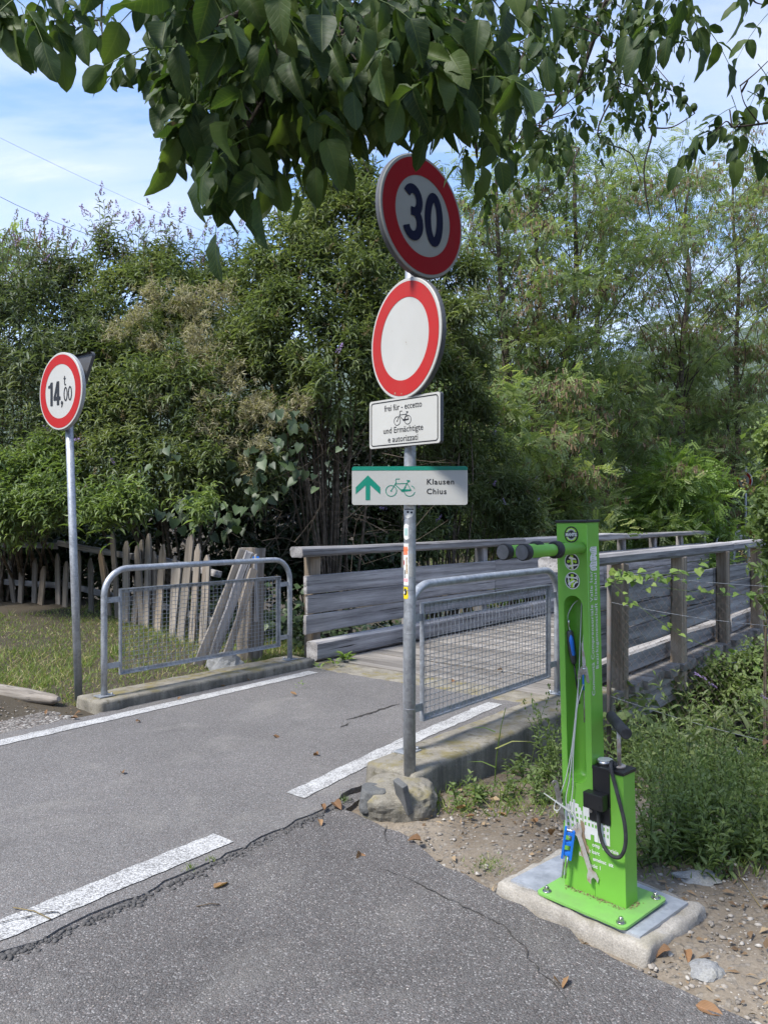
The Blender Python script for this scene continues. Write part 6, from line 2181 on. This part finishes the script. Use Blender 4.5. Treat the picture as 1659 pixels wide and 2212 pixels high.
# ------------------------------------------------------------------ grass, litter, pebbles
def grass():
    n = 52000
    s = NP.uniform(1.6, 6.6, n); t = -5.50 - 3.6 * NP.random(n) ** 1.2
    x = s * UX + t * VX; y = s * UY + t * VY
    # keep off the gravel shoulder
    px = 829.5 + x / y * F; py = 1120 + EYE / y * F
    edge = np.interp(px, [-400, -100, 20, 120, 200, 235, 300], [1545, 1515, 1502, 1515, 1530, 1525, 1600])
    patch = 0.66 + 0.45 * np.sin(x * 3.1 + 1.7 * np.sin(y * 2.3)) * np.sin(y * 2.7)
    keep = (py < edge + NP.normal(0, 5, n)) & (NP.random(n) < patch)
    x, y = x[keep], y[keep]; n = len(x)
    P = np.stack([x, y, ground_z(x, y) - .005], 1)
    D = np.stack([NP.normal(0, .55, n), NP.normal(0, .55, n), np.ones(n)], 1)
    L = NP.uniform(.025, .10, n) * (0.7 + 0.6 * (np.sin(x * 1.9 + 2) * np.sin(y * 1.3) > 0))
    dry = NP.random(n) < 0.22
    for msk, mat, nm, lab in ((~dry, M_grass, 'verge_grass', 'green grass on the verge behind the left railing'), (dry, M_straw, 'dry_grass', 'dry straw blades among the verge grass')):
        o = leafmass(nm, P[msk], D[msk] + (np.stack([NP.normal(0, .8, msk.sum()), NP.normal(0, .8, msk.sum()), np.zeros(msk.sum())], 1) if nm == 'dry_grass' else 0), np.stack([NP.normal(0, 1, msk.sum()), NP.normal(0, 1, msk.sum()), np.full(msk.sum(), .6)], 1), L[msk], .006, T_BLADE, mat)
        tag(o, lab, 'grass', None, 'stuff')


grass()


def tuft(cx_, cy_, n, h, label, mat=None, rad=.05, z=0.0):
    p = gnd(cx_, cy_, z); B = Vector((p.x, p.y, max(z, 0.0) if True else 0))
    if gz(p.x, p.y) > -0.025 and z == 0: B.z = gz(p.x, p.y)
    P = np.stack([B.x + NP.normal(0, rad, n), B.y + NP.normal(0, rad, n), np.full(n, B.z)], 1)
    D = np.stack([NP.normal(0, .6, n), NP.normal(0, .6, n), np.ones(n)], 1)
    R = leafmass('weed_tuft', P, D, np.stack([NP.normal(0, 1, n), NP.normal(0, 1, n), np.full(n, .6)], 1), h * (0.5 + NP.random(n)), h * .13, T_BLADE, mat or M_grass, None, None, A3(B))
    R.location = B
    return tag(R, label, 'weed')


tuft(1060, 1870, 170, .022, 'low mossy tuft at the edge of the old asphalt', None, .045)
tuft(410, 1880, 26, .02, 'left tiny weed in the seam beside the white dash', None, .014, -.008)
tuft(455, 1862, 22, .02, 'right tiny weed in the seam near the end of the white dash', None, .012, -.008)
tuft(745, 1730, 22, .035, 'small green weed at the foot of the crumbling footing', M_weed, .012)
tuft(930, 1730, 40, .06, 'grass blades at the foot of the tall sign pole footing', None, .03)


def rosette(px, py, n, L, label, z=0.0):
    p = gnd(px, py, z); B = Vector((p.x, p.y, z))
    a = NP.random(n) * 6.28
    P = np.stack([B.x + .03 * np.cos(a), B.y + .03 * np.sin(a), np.full(n, B.z + .01) + .05 * NP.random(n)], 1)
    D = np.stack([np.cos(a), np.sin(a), NP.uniform(.2, 1.2, n)], 1)
    o = leafmass('weed_rosette', P, D, np.tile([0, 0, 1.0], (n, 1)), L * (.6 + .7 * NP.random(n)), L * .4, T_LEAF4, M_robb, None, None, A3(B))
    o.location = B
    return tag(o, label, 'weed')


rosette(745, 1428, 34, .10, 'bright green weed growing at the left end of the bridge deck')
rosette(722, 1440, 16, .06, 'smaller bright weed on the planks beside the rotten beam end')
rosette(690, 1448, 14, .05, 'small weed at the end of the left white line')
rosette(650, 1490, 10, .03, 'tiny sprout against the low kerb', 0.0)


def pebbles(name, label, n, sampler, rmin, rmax, mat, seed):
    """loose stones: one object"""
    r = np.random.default_rng(seed)
    base = np.array([(1, 0, 0), (-1, 0, 0), (0, 1, 0), (0, -1, 0), (0, 0, 1), (0, 0, -1), (.6, .6, .5), (-.6, .6, .5), (.6, -.6, .5), (-.6, -.6, .5), (.6, .6, -.5), (-.6, .6, -.5), (.6, -.6, -.5), (-.6, -.6, -.5)], float)
    bm = bmesh.new()
    for p in base: bm.verts.new(p)
    bmesh.ops.convex_hull(bm, input=bm.verts[:])
    bm.verts.index_update()
    V0 = np.array([v.co[:] for v in bm.verts]); F0 = [[v.index for v in f.verts] for f in bm.faces]; bm.free()
    XY = sampler(r, n); n = len(XY)
    z = ground_z(XY[:, 0], XY[:, 1])
    rad = rmin + (rmax - rmin) * r.random(n) ** 3
    a = r.random(n) * 6.28
    ca, sa = np.cos(a), np.sin(a)
    V = V0[None] * (1 + r.normal(0, .16, (n, len(V0), 1))) * rad[:, None, None] * np.stack([r.uniform(.8, 1.3, n), r.uniform(.7, 1.0, n), r.uniform(.45, .8, n)], 1)[:, None, :]
    X = V[..., 0] * ca[:, None] - V[..., 1] * sa[:, None]; Y = V[..., 0] * sa[:, None] + V[..., 1] * ca[:, None]
    Pp = np.stack([X + XY[:, 0:1], Y + XY[:, 1:2], V[..., 2] + (z + rad * .18)[:, None]], -1).reshape(-1, 3)
    k = len(V0)
    flat = np.array(F0)
    loops = (np.arange(n)[:, None, None] * k + flat[None]).reshape(-1)
    m_ = n * len(F0)
    me = bpy.data.meshes.new(name)
    me.vertices.add(len(Pp)); me.vertices.foreach_set('co', Pp.ravel())
    me.loops.add(len(loops)); me.loops.foreach_set('vertex_index', loops.astype(np.int32))
    me.polygons.add(m_); me.polygons.foreach_set('loop_start', (np.arange(m_) * 3).astype(np.int32))
    me.polygons.foreach_set('use_smooth', np.ones(m_, bool))
    at_ = me.attributes.new('tint', 'FLOAT', 'POINT'); at_.data.foreach_set('value', np.repeat(r.random(n), k).astype(np.float32))
    me.update(calc_edges=True); setmat(me, mat)
    o = link(bpy.data.objects.new(name, me))
    return tag(o, label, 'pebbles', None, 'stuff')


mp_, _nt, _b = newmat('pebble', 0.9, 0, 0.2)
_at = nd(_nt, 'ShaderNodeAttribute', attribute_name='tint')
_c = ramp(_nt, _at.outputs['Fac'], [(0.0, (0.13, 0.115, 0.10)), (0.45, (0.24, 0.215, 0.185)), (0.75, (0.28, 0.25, 0.215)), (1.0, (0.42, 0.395, 0.355))])
setc(_nt, _b, mixc(_nt, .5, _c, ramp(_nt, noise(_nt, nd(_nt, 'ShaderNodeTexCoord').outputs['Object'], 120, 4), [(.3, .6), (.7, 1.2)]), 'MULTIPLY'))


def soil_pts(r, n):
    out = []
    el = [(p.x, p.y) for p in fe]
    for _ in range(n):
        x, y = r.uniform(900, 1800), 1735 + 500 * r.random() ** 1.2
        yl = np.interp(x, [880, 960, 1030, 1085, 1200, 1420, 1520, 1660], [1800, 1868, 1900, 1935, 1990, 2110, 2155, 2215])
        if y > yl + r.normal(0, 3): continue
        p = gnd(x, y)
        q = Vector((p.x, p.y, 0)) - SO
        a, b = q.dot(SA), q.dot(SB)
        if -.38 < a < .285 and -.185 < b < .27: continue
        out.append((p.x, p.y))
    return np.array(out)


pebbles('soil_gravel', 'gravel and pebbles strewn over the soil round the station', 4600, soil_pts, .0022, .012, mp_, 5)
pebbles('shoulder_gravel', 'grit on the gravel shoulder at the far left', 900, lambda r, n: np.array([gnd(x, y)[:2] for x, y in zip(r.uniform(-60, 215, n), 1500 + 95 * r.random(n)) if y > np.interp(x, [-60, 120, 215], [1518, 1536, 1556]) and (1610 - .24 * x) > y + 8]), .003, .010, mp_, 6)
pebbles('stream_stones', 'pale stones lying in the shallow stream bed under the bridge', 420, lambda r, n: np.array([st(s, t)[:2] for s, t in zip(r.uniform(8.2, 10.6, n), r.uniform(-7, 4, n))]), .03, .16, mp_, 7)

M_crumb = paint('asphalt_crumb', (0.075, 0.072, 0.07), 0.95, 0.4, (0.16, 0.155, 0.15), 60, 0.1)


def seam_pts(r, n):
    xs = [-30, 120, 260, 380, 486, 590, 697, 750]; ys = [2074, 2015, 1955, 1900, 1850, 1801, 1751, 1722]
    x = r.uniform(-30, 752, n); y = np.interp(x, xs, ys)
    clump = np.sin(x * .05) * np.sin(x * .021 + 1) + r.normal(0, .5, n)
    x, y = x[clump > -.3], y[clump > -.3]
    return np.array([(gnd(a, b) - V3 * 0.008 + V3 * abs(q))[:2] for a, b, q in zip(x, y, r.normal(0, .026, len(x)))])


_gz = ground_z
ground_z = lambda x, y: np.full(np.shape(x), -0.008)
pebbles('asphalt_crumbs', 'dark crumbs of broken asphalt along the seam in the road', 2000, seam_pts, .0015, .012, M_crumb, 11)
pebbles('road_grit', 'pale grit scattered on the old asphalt', 260, lambda r, n: np.array([gnd(x, y)[:2] for x, y in zip(r.uniform(-50, 1000, n), r.uniform(1900, 2210, n)) if y > 2090 - .47 * x]), .0015, .004, mp_, 12)
ground_z = _gz


def litter():
    pts = soil_pts(np.random.default_rng(21), 900)
    q = pts_in(170, (-40, 420), (1480, 1560)); q = np.array([p for p in q if to_st(*p)[1] < -5.13])
    w = np.array(pts_in(160, (900, 1215), (1700, 1780)))
    for P2, lab in ((np.concatenate([pts, w]), 'shreds of dry leaves and straw on the soil round the station'), (q, 'shreds of dry leaves on the verge beside the log and kerb')):
        n = len(P2)
        P = np.stack([P2[:, 0], P2[:, 1], ground_z(P2[:, 0], P2[:, 1]) + .012], 1)
        D = np.stack([NP.normal(0, 1, n), NP.normal(0, 1, n), NP.normal(.1, .2, n)], 1)
        U = np.stack([NP.normal(0, .5, n), NP.normal(0, .5, n), np.ones(n)], 1)
        L = .012 + .035 * NP.random(n) ** 2
        tag(leafmass('leaf_litter', P, D, U, L, L * NP.uniform(.15, .7, n), T_LEAF4, M_litter), lab, 'leaf litter', None, 'stuff')
    w = np.array(pts_in(420, (925, 1215), (1690, 1760)) + pts_in(160, (1360, 1660), (1830, 1900)))
    n = len(w)
    P = np.stack([w[:, 0], w[:, 1], ground_z(w[:, 0], w[:, 1])], 1)
    tag(leafmass('sparse_grass', P, np.stack([NP.normal(0, .6, n), NP.normal(0, .6, n), np.ones(n)], 1), rdir(n), NP.uniform(.02, .09, n), .006, T_BLADE, M_grass), 'sparse grass sprouting from the soil by the wall and the weed patch', 'grass', None, 'stuff')


def plate_dirt():
    n = 260
    a = NP.uniform(-.13, .115, n); b = BF - .002 - abs(NP.normal(0, .010, n))
    s2 = n // 5; a[:s2] = C1 + .002 + abs(NP.normal(0, .008, s2)); b[:s2] = NP.uniform(-.02, .05, s2)
    P = np.array([A3(MST @ Vector((x, y, .0115))) for x, y in zip(a, b)])
    tag(leafmass('plate_dirt', P, rdir(n) * np.array([1, 1, .3]), np.tile([0, 0, 1.0], (n, 1)), NP.uniform(.003, .009, n), NP.uniform(.003, .007, n), T_LEAF4, M_litter), 'brown dirt gathered on the green base plate along the foot of the station', 'dirt', None, 'stuff')


M_litter = leafmat('leaf_litter', (0.10, 0.062, 0.032), (0.19, 0.125, 0.07), (0.30, 0.22, 0.13), 0.1, 0.8)
litter()
plate_dirt()

# ------------------------------------------------------------------ walnut leaves
def leaf_grid(curl, fold, wav, seed, nx=4, ny=8, tip=1.0):
    r = random.Random(seed)
    V = []; UV = []
    for j in range(ny + 1):
        u = j / ny
        w = (math.sin(math.pi * min(1, u * 0.93 + 0.035) ** 0.80) ** 0.85) * 0.5 if 0 < j < ny else (0.03 if j == 0 else 0.0)
        cx_ = wav * 0.10 * math.sin(u * 3.0)
        for i in range(nx + 1):
            q = (i / nx - 0.5) * 2
            x = q * w
            z = -curl * u * u + fold * abs(q) * w * 1.1 + 0.035 * math.sin(u * 16 + q * 2) * abs(q) * w * 2 + wav * 0.16 * q * w * math.sin(u * 4 + 1)
            V.append((x + cx_, u, z)); UV.append((q * w + 0.5, u))
    Fc = [(j * (nx + 1) + i, j * (nx + 1) + i + 1, (j + 1) * (nx + 1) + i + 1, (j + 1) * (nx + 1) + i) for j in range(ny) for i in range(nx)]
    return np.array(V), Fc, UV


LEAFS = []
for k, (cu, fo, wv_) in enumerate(((.15, .25, .2), (.30, .15, -.4), (.05, .45, .5), (.45, .30, .1), (.22, -.15, .7), (.60, .5, -.3))):
    V, Fc, UV = leaf_grid(cu, fo, wv_, k)
    me = bpy.data.meshes.new('leaf')
    me.from_pydata(V.tolist(), [], Fc)
    me.polygons.foreach_set('use_smooth', [True] * len(Fc))
    ul = me.uv_layers.new(name='UVMap')
    li = np.zeros(len(me.loops), np.int32); me.loops.foreach_get('vertex_index', li)
    ul.data.foreach_set('uv', np.array(UV)[li].astype(np.float32).ravel())
    setmat(me, M_walnut)
    LEAFS.append((me, V, Fc, UV))
T_WAL = (LEAFS[1][1][:, :], LEAFS[1][2])

WB = at(1000, -900, 2.4)
WAL = empty('walnut_tree', WB, None, 'overhanging walnut branches with large dark green leaves across the top', 'tree')
WAL_L = []


def compound(p, d, L, k, size):
    """one pinnate leaf from p in direction d: returns rachis path and leaflets"""
    d = Vector(d).normalized()
    side = d.cross(Vector((NP.normal(0, .35), -1, NP.normal(0, .35)))).normalized()
    path = []
    q = Vector(p); dd = d.copy()
    for i in range(6):
        path.append(q.copy()); q = q + dd * (L / 5); dd = (dd + Vector((0, 0, -.14))).normalized()
    out = []
    prs = (k - 1) // 2
    for i in range(prs):
        u = 0.38 + 0.52 * i / max(1, prs)
        b = path[int(u * 5)].lerp(path[min(5, int(u * 5) + 1)], u * 5 - int(u * 5))
        for sg in (-1, 1):
            f = dd * .45 + side * sg * .75 + Vector((0, 0, -.42)) + Vector((NP.normal(0, .22), NP.normal(0, .22), NP.normal(0, .15)))
            out.append((b, f, size * (0.62 + 0.38 * i / max(1, prs)) * NP.uniform(.6, 1.22)))
    out.append((path[5], dd + Vector((NP.normal(0, .15), NP.normal(0, .15), -.25)), size * NP.uniform(1.0, 1.25)))
    return path, out


rach = []
twigs = []
CL = [(1120, 230, 3.3, 5), (60, -60, 2.3, 4), (150, -30, 2.4, 3), (205, 10, 2.9, 4), (95, -40, 2.1, 3), (160, 40, 2.9, 3), (10, -30, 2.0, 3), (-20, -60, 2.0, 3),
      (380, -90, 1.65, 3), (430, -40, 1.7, 3), (410, 20, 1.85, 3), (490, 0, 1.85, 4), (470, 90, 1.9, 4), (540, 60, 1.85, 5), (545, 190, 2.0, 4), (640, 20, 1.9, 5), (650, 150, 2.0, 5), (720, 70, 2.0, 5), (730, 190, 2.1, 4), (820, 10, 2.0, 5), (820, 150, 2.15, 5), (900, 60, 2.2, 5), (930, 180, 2.3, 4), (980, 10, 2.3, 5), (520, 280, 1.85, 2), (600, 120, 1.75, 4), (770, 130, 1.9, 4), (690, -20, 1.7, 4), (580, -30, 1.65, 4), (870, -20, 1.9, 4),
      (1040, 110, 2.4, 5), (1080, 20, 2.5, 4), (1090, 210, 2.9, 4), (1160, 90, 2.9, 5), (1170, 270, 3.3, 5), (1030, 270, 2.6, 3), (1060, 310, 3.1, 4), (1250, 150, 3.4, 5), (1290, 30, 3.4, 4), (1320, 220, 3.8, 4), (1230, 10, 3.2, 4), (1395, 170, 3.9, 5), (1370, 60, 3.7, 4), (1340, 120, 3.6, 4), (1440, 190, 4.0, 3), (1110, 360, 3.5, 4), (1210, 330, 3.9, 4), (1280, 280, 3.8, 4), (1070, 400, 3.3, 3), (1140, 150, 3.0, 4), (1000, 130, 2.3, 4),
      (1470, -40, 2.4, 3), (1530, -30, 2.5, 3), (1600, -40, 2.6, 3), (1650, 10, 2.8, 2), (1602, 200, 3.05, 2), (1575, 240, 3.05, 2), (1592, 262, 3.05, 2), (1545, 285, 3.05, 1), (1660, 130, 3.1, 2), (1460, -10, 2.6, 3)]
lowL = [(290, -30), (340, 50), (420, 200), (520, 230), (600, 230), (700, 215), (780, 140), (880, 120), (960, 140), (1050, 230)]
lowR = [(1050, 330), (1150, 390), (1250, 320), (1400, 240), (1470, 120)]
for q in range(74):
    x = NP.uniform(370, 1050); yl = np.interp(x, *zip(*lowL)); CL.append((x, yl - abs(NP.normal(0, 1)) * yl * .55 - 10, NP.uniform(1.85, 2.75), 4))
for q in range(44):
    x = NP.uniform(1040, 1465); yl = np.interp(x, *zip(*lowR)); CL.append((x, yl - NP.random() * (yl + 60), NP.uniform(2.9, 4.3), 4))
# woody branches one can see, as (points, radii)
WOOD = [([(1330, -60, 3.6), (1290, 60, 3.7), (1250, 170, 3.8), (1225, 200, 3.8)], .016, .006), ([(1375, -80, 3.6), (1345, 80, 3.7), (1310, 190, 3.8)], .014, .004), ([(1180, -60, 3.2), (1150, 60, 3.2), (1120, 150, 3.2), (1112, 190, 3.3)], .012, .005),
        ([(1310, 130, 3.8), (1385, 180, 3.9), (1410, 270, 4.0), (1390, 370, 4.0), (1405, 480, 4.0)], .008, .003), ([(1400, 275, 4.0), (1450, 275, 4.0), (1500, 245, 4.0)], .005, .002), ([(1000, 40, 2.5), (1010, 150, 2.5), (1020, 240, 2.55), (1030, 340, 2.6)], .009, .004),
        ([(1760, 250, 3.2), (1640, 268, 3.1), (1580, 275, 3.05)], .006, .003), ([(1640, 268, 3.1), (1608, 225, 3.05), (1598, 185, 3.05)], .003, .0015), ([(1250, 320, 3.8), (1210, 400, 3.6), (1120, 480, 3.5)], .005, .002), ([(350, -60, 2.6), (325, 110, 2.6), (338, 165, 2.6)], .005, .004), ([(225, -40, 2.9), (220, 30, 2.9), (222, 80, 2.9)], .005, .003), ([(845, -80, 2.3), (868, 40, 2.3), (862, 140, 2.3)], .008, .004), ([(1340, 180, 3.8), (1290, 290, 3.8), (1360, 330, 3.9), (1380, 380, 3.9)], .005, .002),
        ([(1100, -80, 2.4), (900, -20, 2.2), (760, 60, 2.0), (640, 130, 1.95), (560, 230, 1.9), (515, 320, 1.86)], .012, .003), ([(800, -100, 1.9), (600, -10, 1.75), (450, 60, 1.75), (380, 90, 1.75)], .010, .003), ([(760, 60, 2.0), (800, 160, 2.1), (830, 240, 2.15)], .006, .003), ([(900, -20, 2.2), (960, 100, 2.3), (1010, 200, 2.5)], .007, .003), ([(640, 130, 1.95), (690, 220, 2.0), (720, 300, 2.05)], .005, .002), ([(1250, 170, 3.8), (1180, 260, 3.5), (1100, 330, 3.3)], .006, .002), ([(150, -80, 2.4), (140, 20, 2.4), (165, 60, 2.6)], .006, .002), ([(1470, -120, 2.6), (1540, -40, 2.6), (1620, -10, 2.7)], .006, .003)]
wpts = []
for P_, r0, r1 in WOOD:
    pts = smooth_path([at(*q) for q in P_], 5)
    twigs.append((pts, r0, r1)); wpts += pts
for (x, y, d, n) in CL:
    c = at(x, y, d)
    near = min(wpts, key=lambda p: (p - c).length)
    away = (c - near).normalized() if (c - near).length > .02 else Vector((0, 0, -1))
    for q in range(n):
        a = NP.random() * 6.28
        dirn = Vector((.75 * math.cos(a), .45 * math.sin(a), -.55 + NP.normal(0, .2))) + away * .25
        small = 1.0 if d < 2.75 or x > 1500 else 0.62
        L = NP.uniform(.13, .24) * small
        pth, lf = compound(c + Vector((NP.normal(0, .03), NP.normal(0, .05), NP.normal(0, .03))), dirn, L, int(NP.choice([5, 7, 7])), .090 * small)
        rach.append((pth, .0017, .001)); WAL_L += lf
    if y < 0 or (near - c).length > 1.2:
        up = c + Vector((NP.normal(0.06, .07), NP.normal(.0, .1), NP.uniform(.25, .45)))
        twigs.append((smooth_path([c + Vector((0, 0, -.02)), c.lerp(up, .5) + Vector((NP.normal(0, .03), 0, 0)), up, up + Vector((.12, .05, .45))], 4), .0026, .006))
    else:
        twigs.append((smooth_path([c, c.lerp(near, .5) + Vector((NP.normal(0, .02), NP.normal(0, .02), .03 + NP.normal(0, .02))), near], 4), .0018, .0035))
# hanging spray in front of the left bushes and its neighbour over the 30 sign
for (x, y, d, n, sz) in ((505, 190, 1.86, 7, .115), (525, 265, 1.86, 7, .115), (475, 330, 1.88, 5, .10), (920, 195, 2.5, 5, .11), (1030, 340, 2.7, 5, .11), (430, 160, 1.9, 5, .11), (640, 190, 2.0, 7, .11), (560, 190, 1.9, 5, .11), (700, 190, 2.05, 7, .11), (600, 200, 2.0, 5, .11)):
    c = at(x, y, d)
    pth, lf = compound(c, (NP.normal(0, .2), NP.normal(0, .2), -1), .20, n, sz)
    rach.append((pth, .002, .001)); WAL_L += lf
    near = min(wpts, key=lambda p: (p - c).length)
    twigs.append((smooth_path([c, c.lerp(near, .5) + Vector((0, 0, .03)), near], 4), .002, .004))
# a limb above the picture that carries them
limb = [at(2300, -500, 3.4), at(1500, -330, 3.2), at(1000, -260, 2.7), at(500, -260, 2.2), at(-100, -330, 2.1)]
twigs.append((smooth_path(limb, 6), .055, .015))
stems_mesh(twigs, 'branch', M_twig, WAL, A3(WB), 6)
stems_mesh(rach, 'leaf_stalk', M_grass, WAL, A3(WB), 4)['kind'] = 'stuff'
# walnuts
for x, y, d in ((1552 / 1.0, 405, 9), (1505 - 0, 0, 0)):
    pass
for k, (x, y, d) in enumerate(((1372, 480 - 75, 3.9), (1168, 94, 3.2), (1498, 232, 4.0), (1088, 22, 3.0), (1478, 215, 4.0))):
    o = boulder('walnut_fruit', at(x, y, d) - WB, (.019, .019, .022), M_walnut, k, 2, .08, None, WAL)

scored = []
for (p, f, s) in WAL_L:
    px = 829.5 + p.x / p.y * F; py = 1120 - (p.z - EYE) / p.y * F
    inside = (-80 < px < 1740) and (-140 < py < 700)
    q = p + Vector(f).normalized() * s
    qx = 829.5 + q.x / q.y * F; qy = 1120 - (q.z - EYE) / q.y * F
    if 780 < qx < 1000 and qy > 338 and not (900 < qx < 950 and qy < 400): continue
    if qx < 330 and qy > 210 and qx > 60: continue
    scored.append((s / p.y * (1 if inside else 0.01), p, f, s))
scored.sort(key=lambda q: -q[0])
tw = []
for k, (sc_, p, f, s) in enumerate(scored):
    f = Vector(f).normalized()
    nrm = Vector((NP.normal(0, .55), -0.55 + NP.normal(0, .45), 0.65 + NP.normal(0, .3)))
    side = f.cross(nrm).normalized(); up = side.cross(f)
    if k < 300:
        o = bpy.data.objects.new('leaf', LEAFS[k % 6][0])
        w = s * NP.uniform(.50, .64)
        M = frame(p - WB, side * w, f * s, up * s)
        o.matrix_world = M
        link(o, WAL)
    else:
        tw.append((A3(p - WB), A3(f), A3(nrm), s))
o = leafmass('leaf_mass', np.array([q[0] for q in tw]), np.array([q[1] for q in tw]), np.array([q[2] for q in tw]), np.array([q[3] for q in tw]), np.array([q[3] for q in tw]) * .55, T_WAL, M_walnut, WAL)
ul = o.data.uv_layers.new(name='UVMap')
li = np.zeros(len(o.data.loops), np.int32); o.data.loops.foreach_get('vertex_index', li)
ul.data.foreach_set('uv', np.array(LEAFS[1][3])[li % len(T_WAL[0])].astype(np.float32).ravel())
o['kind'] = 'stuff'

# ------------------------------------------------------------------ fallen leaves
FLM = []
for k, (cu, fo, wv_) in enumerate(((.25, .7, .4), (-.35, .5, -.6), (.5, .35, .8))):
    V, Fc, UV = leaf_grid(cu, fo, wv_, 40 + k)
    me = bpy.data.meshes.new('fallen_leaf'); me.from_pydata(V.tolist(), [], Fc); me.polygons.foreach_set('use_smooth', [True] * len(Fc))
    ul = me.uv_layers.new(name='UVMap'); li = np.zeros(len(me.loops), np.int32); me.loops.foreach_get('vertex_index', li)
    ul.data.foreach_set('uv', np.array(UV)[li].astype(np.float32).ravel()); setmat(me, M_fallen)
    FLM.append(me)
FL_ = [(267, 1672, .055, 'yellow brown leaf alone on the cycle road at left'), (641, 1502, .06, 'curled brown leaf on the asphalt near the bridge'), (590, 1591, .07, 'brown leaf in the middle of the cycle road'), (688, 1632, .05, 'small brown leaf left of the wall, on the asphalt'), (463, 1913, .075, 'pale brown leaf on the old asphalt below the dash'),
       (780, 1838, .075, 'long dry leaf on the old asphalt below the footing'), (722, 1735, .085, 'large brown leaf beside the crumbling footing'), (700, 1752, .06, 'dry leaf lying in the dark seam'), (690, 1772, .05, 'narrow leaf fragment in the seam'), (1215, 2128, .085, 'brown leaf on the asphalt below the concrete pad'), (1502, 2165, .085, 'large dry leaf at the lower right corner'),
       (1448, 2047, .055, 'left one of the leaf pair below the pad corner'), (1478, 2047, .055, 'right one of the leaf pair below the pad corner'), (985, 1742, .075, 'brown leaf at the foot of the wall'), (1072, 1752, .08, 'brown leaf in the weeds at the wall foot'), (910, 1812, .07, 'dry leaf in front of the footing'), (1150, 1765, .06, 'brown leaf on the gravel left of the station'),
       (540, 1470, .075, 'brown leaf at the foot of the low kerb'), (475, 1482, .055, 'small leaf beside the low kerb'), (385, 1512, .05, 'leaf by the near end of the low kerb'), (295, 1570 - 10, .05, 'leaf beside the edge line at left'), (155, 1552, .065, 'dry leaf on the gravel below the log'), (100, 1540, .05, 'dry leaf touching the log'), (175, 1535, .05, 'dry leaf at the foot of the left sign pole'),
       (825, 1392, .09, 'brown leaf on the bridge deck behind the pole'), (770, 1400, .05, 'small leaf on the deck near the rotten beam'), (1660, 1700, .07, 'brown leaf caught in the weeds at the right edge'), (1635, 1720, .07, 'second brown leaf in the weeds at right'), (1190, 1800, .06, 'leaf on the gravel behind the station'), (1650, 1960, .06, 'leaf on the soil at the right edge'), (1560, 1880, .06, 'leaf between pebbles beside the weed patch'), (1005, 1760, .06, 'crumpled leaf near the grass stalk'), (980, 1430 + 40, .06, 'leaf on the first deck planks behind the railing'), (1085, 1448, .06, 'leaf on the deck seen through the right mesh')]
for k, (x, y, s, lab) in enumerate(FL_):
    p = gnd(x, y, 0.006)
    zg = 0.006
    ss, tt = to_st(p.x, p.y)
    if tt > -2.45 or tt < -5.15: zg = max(gz(p.x, p.y), -0.013) + 0.006
    o = bpy.data.objects.new('fallen_leaf', FLM[k % 3])
    a = RND.random() * 6.28
    if (x, y) == (1660, 1700): zg += .25
    o.location = (p.x, p.y, zg + 0.004)
    o.rotation_euler = (RND.gauss(0, .2), RND.gauss(0, .25), a)
    s *= .86
    o.scale = (s * (.5 + .2 * RND.random()), s, s * (.6 + .7 * RND.random()))
    link(o); tag(o, lab, 'leaf', 'fallen leaves lying about')
# straws and twigs
for k, (x0, y0, x1, y1, lab) in enumerate(((30, 1965, 110, 1990, 'dry straw lying on the white dash'), (1520, 1800, 1700, 1900, 'long dry stalk lying on the soil at right'), (1560, 1850, 1640, 1960, 'second dry stalk on the pebbles at right'), (425, 1955, 475, 1953, 'short dark twig on the old asphalt'))):
    a, b = gnd(x0, y0), gnd(x1, y1); a.z = max(gz(a.x, a.y), -.013) + .008; b.z = max(gz(b.x, b.y), -.013) + .012
    if k == 0: a.z = b.z = .008
    m = MB(); m.tube([Vector((0, 0, 0)), (b - a) * .5 + Vector((.006, .008, .003)), b - a], .0022, 5)
    tag(m.build('straw', M_straw if k != 3 else M_twig, None, a), lab, 'straw')

# ------------------------------------------------------------------ the air of the valley
def haze():
    m = bpy.data.materials.new('valley_air'); m.use_nodes = True
    nt = m.node_tree
    for n in list(nt.nodes):
        if n.type == 'BSDF_PRINCIPLED': nt.nodes.remove(n)
    pv = nd(nt, 'ShaderNodeVolumePrincipled', {'Color': (0.80, 0.87, 1.0, 1), 'Density': 0.00006, 'Anisotropy': 0.2})
    nt.links.new(pv.outputs[0], nt.nodes['Material Output'].inputs['Volume'])
    mb = MB(); mb.box((-5200, -5200, -8), (5200, 6200, 1500))
    o = mb.build('haze', m); o['kind'] = 'stuff'


haze()
